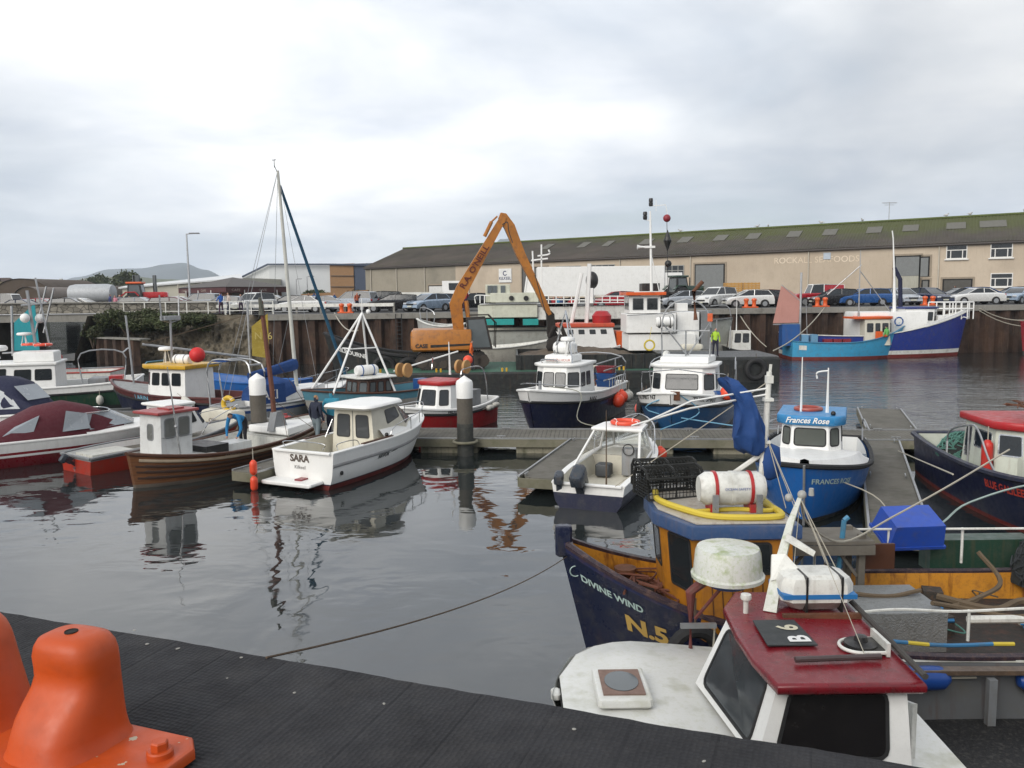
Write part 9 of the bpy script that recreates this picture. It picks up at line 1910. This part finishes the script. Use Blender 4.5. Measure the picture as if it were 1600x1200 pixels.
# blue and white boat with red roof by the barge
bw_, H = ship('white and blue boat with a long orange red roof behind the hopper barge', 965, 868, 548, None, 3.2, (1.3, 1.1, 2.2), [(('z', .2), 0), (.62, 1), (1.0, 2)], [WOODD, ROYAL, WHITE], name='fishing_boat', cat='fishing boat', Y=55, rake=.06); H.inner([(0, .99, .9)], [DGREY, WHITE]); H.rail(WHITE)
bw_.location.z = .45; mb = MB(); mb.box((0, 0, -.4), (5.4, 2.6, .5)); mb.build('keel', WOODD, bw_, smooth=False)
cabin(bw_, [(-1.9, -1.2, 1.0), (1.6, -1.2, 1.0), (1.9, 0, 1.0), (1.6, 1.2, 1.0), (-1.9, 1.2, 1.0)], [(-1.6, -1.1, 2.5), (1.6, -1.1, 2.5), (1.9, 0, 2.5), (1.6, 1.1, 2.5), (-1.6, 1.1, 2.5)], WHITE, {3: [(.08+.22*k, .2+.22*k, .7, .9) for k in range(4)]}, rad=.04); mb = MB(); mb.prism([(-1.7, -1.2), (1.9, -1.2), (2.1, 0), (1.9, 1.2), (-1.7, 1.2)], 2.48, 2.75, bev=.05); mb.build('roof', paint('orange red roof', (.6, .08, .03)), bw_); mb = MB(); mb.lathe([(.6, 2.7), (.65, 3.2), (.4, 3.5), (.02, 3.55)], (-1.0, 0, 0), n=14); mb.build('red_dome', RED, bw_); mb = MB(); mb.box((-2.2, .2, 1.6), (.7, 1.6, 1.2)); mb.build('orange_gear', ORANGE, bw_)
mb = MB(); mb.tube([(1.0, 0, 2.7), (.3, 0, 6.0)], .12, n=6); mb.tube([(.0, 0, 2.7), (-.2, 0, 6.6)], .35, n=6, flat=(1, .4)); mb.build('mast', WHITE, bw_)
# cream ship
cs, H = ship('long cream superstructured ship with turquoise canvas strips moored behind the excavator', 690, 1140, 530, None, 6.0, (2.6, 2.6, 3.2), [(('z', .5), 0), (('z', 1.3), 1), (1.0, 2)], [paint('ship blue boot', (.03, .10, .25)), paint('ship white', (.5, .5, .46), grime=.3), paint('ship grey green', (.33, .34, .31), grime=.3)], name='ship', cat='ship', Y=62.0, rake=.03, trans=.8, full=.3, bowp=3); cs.location.y = 61.2
H.inner([(0, .99, 2.2)], [DECKG, CREAM]); H.rail(HB, w=.14); CR = paint('pale cream ship paint', (.56, .57, .47), grime=.2)
SY = 58.6; co = Vector(cs.location); mi = cs.rotation_euler.to_matrix().inverted()
def sb_(px0, px1, py0, py1, dep, name, m=CR, y0=0.0, bev=.04, par=None):
 a = D(px0, py1, SY); c = D(px1, py0, SY); q = mi @ (V((a.x+c.x)/2, SY+y0+dep/2, (a.z+c.z)/2)-co); mb = MB(); mb.box(q, (c.x-a.x, dep, c.z-a.z), bev=bev); return mb.build(name, m, par or cs, smooth=False)
sb_(747, 840, 476, 497, 4.5, 'side_bulwark'); sb_(840, 985, 478, 500, 4.2, 'aft_side', WHITE2, y0=.2); sb_(748, 985, 473, 476, 4.6, 'deck_edge', WHITE2, y0=-.1); sb_(766, 842, 457, 473, 3.0, 'deckhouse', y0=.6); sb_(758, 797, 444, 473, 2.2, 'upper_house', y0=1.2)
for (a0, a1) in ((747, 803), (817, 841)): sb_(a0, a1, 498, 508, .1, 'turquoise_canvas', mat('turquoise canvas', (.02, .30, .28), rough=.8), y0=-.15, bev=0)
for px in (761, 769, 782): sb_(px, px+7, 446, 458, .1, 'window', GLASSL, y0=1.12, bev=0)
for px in (799, 822): mb = MB(); q = mi @ (D(px, 466, SY+.5)-co); mb.lathe([(.01, -.03), (.18, -.03), (.18, .05)], q, n=12, axis='Y'); mb.build('porthole', BLACKP, cs)
def sl_(px, py, Y=59.5): return mi @ (D(px, py, Y)-co)
deckline(cs, [[sl_(846, 455), sl_(846, 382)], [sl_(835, 455), sl_(832, 392)], [sl_(830, 407), sl_(856, 404)], [sl_(840, 400), sl_(858, 397), sl_(857, 390)], [sl_(820, 457), sl_(825, 420)], [sl_(836, 457), sl_(831, 420)]], WHITE, 'mast', .06); mb = MB(); mb.plate([sl_(819, 457), sl_(837, 457), sl_(831, 420), sl_(825, 420)], .2); mb.build('mast_tripod', WHITE, cs, smooth=False)
deckline(cs, [[sl_(743, 474), sl_(743, 462), sl_(765, 462)], [sl_(750, 474), sl_(750, 462)], [sl_(757, 474), sl_(757, 462)]]+[[sl_(x, 474), sl_(x, 462)] for x in range(845, 985, 12)]+[[sl_(842, 462), sl_(985, 463)], [sl_(842, 468), sl_(985, 469)]], WHITE, 'guard_rail', .035)
sb_(916, 928, 450, 478, .8, 'vent_post', WHITE, y0=.3); mb = MB(); mb.tube([sl_(925, 478), sl_(925, 440)], .12, n=6); mb.ball(sl_(925, 438), .45, sz=1.4); mb.build('deck_vent', BLACKP, cs)
for i, (px, c, lb_) in enumerate(((865, (.35, .02, .03), 'person in a red coat at the left of the group on the cream ship'), (872, (.03, .2, .35), 'person in a light blue coat in the group on the cream ship'), (877, (.02, .04, .12), 'person in navy beside the light blue coat on the cream ship'), (893, (.4, .02, .03), 'person in a bright red jacket standing apart on the cream ship'), (858, (.05, .05, .08), 'person in dark clothes at the left end of the ship rail'))):
 q = D(px, 478, 62.5); person(lb_, (q.x, 62.5, 3.2), -PI/2, c, (.02, .025, .05), h=1.75, seed=20+i, group='people on the cream ship')
# low white hull with blue stripe between barge and cream ship
lw, H = ship('low off-white hull with a blue waterline lying between the barge and the cream ship', 700, 868, 545, None, 3.0, (1.9, 1.7, 2.2), [(('z', .35), 0), (1.0, 1)], [BLUE, paint('stained off white', (.5, .48, .42), grime=.5)], name='fishing_boat', cat='boat', Y=54.6, rake=.04); H.inner([(0, .99, 1.5)], [WHITE2, WHITE2]); H.rail(WHITE2, w=.08)
gs, H = ship('grey white ship bow showing left of the excavator below the parked cars', 725, 652, 520, None, 3.6, (3.1, 3.0, 3.5), [(('z', .4), 0), (1.0, 1)], [ANTIF, paint('greyish ship white', (.42, .42, .40), grime=.4)], name='ship', cat='ship', Y=58.5, rake=.12); H.inner([(0, .99, 2.4)], [DECKG, WHITE2]); H.rail(WHITE2, w=.1)
deckline(gs, [[H.top(.6, 1, -.2), H.top(.6, 1, -.2, .9), H.top(.9, 1, -.2, .9), H.top(.9, 1, -.2)], [H.top(.75, 1, -.2), H.top(.75, 1, -.2, .9)]], STEEL, 'bow_rail', .04)
# right edge: bow of a red and blue boat
rb, H = ship('dark red boat bow just entering at the right edge by the far wall', 1700, 1592, 545, None, 3.5, (1.6, 1.5, 2.6), [(('z', .3), 0), (1.0, 1)], [BLACKP, DRED], name='fishing_boat', cat='boat', Y=64, rake=.06); H.inner([(0, .99, 1.0)], [DGREY, DRED]); H.rail(DRED)
# ---- people along the left quay
PP = [(318, 84, (.02, .03, .06), 'person in dark clothes by the silver car near the lamp post'), (313, 83, (.5, .5, .48), 'person in white beside the one in dark clothes near the lamp post'), (345, 66.8, (.03, .12, .45), 'walker in a bright blue jacket at the quay rail left of the yellow sail'), (357, 66.9, (.5, .42, .38), 'walker in a pale coat at the quay rail'), (376, 66.7, (.30, .30, .32), 'walker in grey at the quay rail beside the brown mast'), (482, 72, (.015, .015, .02), 'person in black by the white saloon'), (491, 72.4, (.02, .06, .16), 'first of three walkers in blue by the parked silver car'), (496, 72.0, (.02, .05, .13), 'second of three walkers in blue by the parked silver car'), (523, 73, (.02, .07, .18), 'walker in a mid blue jacket left of the people carrier'), (558, 72, (.40, .10, .05), 'walker in a rust red coat in front of the people carrier'), (405, 76, (.35, .03, .04), 'person in a red coat by the white off-roader'), (727, 70, (.4, .03, .05), 'person in red right of the white flatbed'), (203, 74, (.45, .65, .05), 'steward in a yellow high visibility jacket beside the red tractor'), (180, 72.5, (.5, .2, .25), 'person in pink behind the bridge parapet'), (187, 72.8, (.3, .28, .3), 'person in grey behind the bridge parapet'), (172, 73, (.04, .05, .15), 'person in navy behind the bridge parapet beside the tanker'), (1492, 82, (.06, .03, .03), 'person standing in the warehouse shop entrance')]
for i, (px, Y, c, lb_) in enumerate(PP): q = D(px, 470, Y); person(lb_, (q.x, Y, gz(q.x, Y)+.01), 1.3*i, c, (.02+.02*(i % 3), .025, .05), hair=(.05+.06*(i % 3), .04, .02), pose=('walk', 'stand', 'rail')[i % 3], h=1.62+.05*(i % 4), seed=40+i, group='people along the far quay')
# mooring lines to the far quay
for (a, b, s_, lb_) in ((W2(db, (8.0, 0, 3.6)), (44.5, 66.6, 3.8), 1.1, 'upper of two slack mooring lines right of the dark blue trawler'), (W2(db, (8.0, 0, 3.4)), (46.5, 66.8, 3.8), 1.5, 'lower of two slack mooring lines right of the dark blue trawler'), ((15.6, 49.5, 1.6), (24.0, 64.0, 3.8), .4, 'rope from the work boat stern up to the quay near the pink sail'), ((-9.2, 49.9, 3.1), (-13.6, 64.3, 3.85), .5, 'pale rope from the tug bow to the left quay bollard'), (W2(sb, (-2.2, 0, 1.1)), (17.9, 66.5, 3.8), .3, 'thin rope from the little black boat up to an orange bollard')): rope(sag(a, b, s_, 14), lb_, .04, ROPE, smooth=False)
# ---- air
mb = MB(); mb.box((0, 2600, 168), (12000, 5700, 346)); hz = mb.build('haze', bpy.data.materials.new('air'), smooth=False); hz['kind'] = 'stuff'; hm = hz.data.materials[0]; hm.use_nodes = True; nt = hm.node_tree; nt.nodes.clear()
o_ = nt.nodes.new('ShaderNodeOutputMaterial'); v_ = nt.nodes.new('ShaderNodeVolumePrincipled'); v_.inputs['Color'].default_value = (.80, .89, 1.0, 1); v_.inputs['Density'].default_value = 1.8e-4; nt.links.new(v_.outputs[0], o_.inputs['Volume'])
# ---- parts that come in several separate pieces become one object per piece
SPLIT = {'strap', 'abutment', 'raft_cradle', 'cladding_joint', 'teak_trim', 'vinyl_window', 'grip_panel', 'rung', 'rail', 'wheel_arch', 'number_plate', 'bitts', 'mast_step', 'mast_light', 'edge_beam', 'kerb_rail', 'red_gear', 'band', 'hydraulic_hose', 'guard_rail'}
def split_part(o):
 me = o.data; n = len(me.vertices); par = list(range(n))
 def find(i):
  while par[i] != i: par[i] = par[par[i]]; i = par[i]
  return i
 for e in me.edges:
  a, b = find(e.vertices[0]), find(e.vertices[1])
  if a != b: par[a] = b
 comp = {}
 for i in range(n): comp.setdefault(find(i), []).append(i)
 box = []
 for c, ids in comp.items():
  q = [me.vertices[i].co for i in ids]; box.append([c, Vector([min(p[k] for p in q) for k in range(3)]), Vector([max(p[k] for p in q) for k in range(3)])])
 g = list(range(len(box))); m = len(box)
 if m < 2 or m > 60: return
 for i in range(m):
  for j in range(i):
   gap = max(max(box[i][1][k]-box[j][2][k], box[j][1][k]-box[i][2][k]) for k in range(3))
   if gap < .012:
    a, b = g[i], g[j]; g = [b if x == a else x for x in g]
 grp = {box[i][0]: g[i] for i in range(m)}; ks = sorted(set(g))
 if len(ks) < 2: return
 for k in ks[1:]+ks[:1]:
  fs = [p for p in me.polygons if grp[find(p.vertices[0])] == k]; ids = sorted({v for p in fs for v in p.vertices}); mp = {v: i for i, v in enumerate(ids)}
  nm = bpy.data.meshes.new(me.name); nm.from_pydata([tuple(me.vertices[v].co) for v in ids], [], [[mp[v] for v in p.vertices] for p in fs])
  for x in me.materials: nm.materials.append(x)
  for a, b in zip(nm.polygons, fs): a.material_index = b.material_index; a.use_smooth = b.use_smooth
  nm.set_sharp_from_angle(angle=R(35))
  if k == ks[0]: o.data = nm
  else: c = o.copy(); c.data = nm; COL.objects.link(c)
for o in [x for x in bpy.data.objects if x.type == 'MESH' and x.parent and x.name.split('.')[0] in SPLIT]: split_part(o)
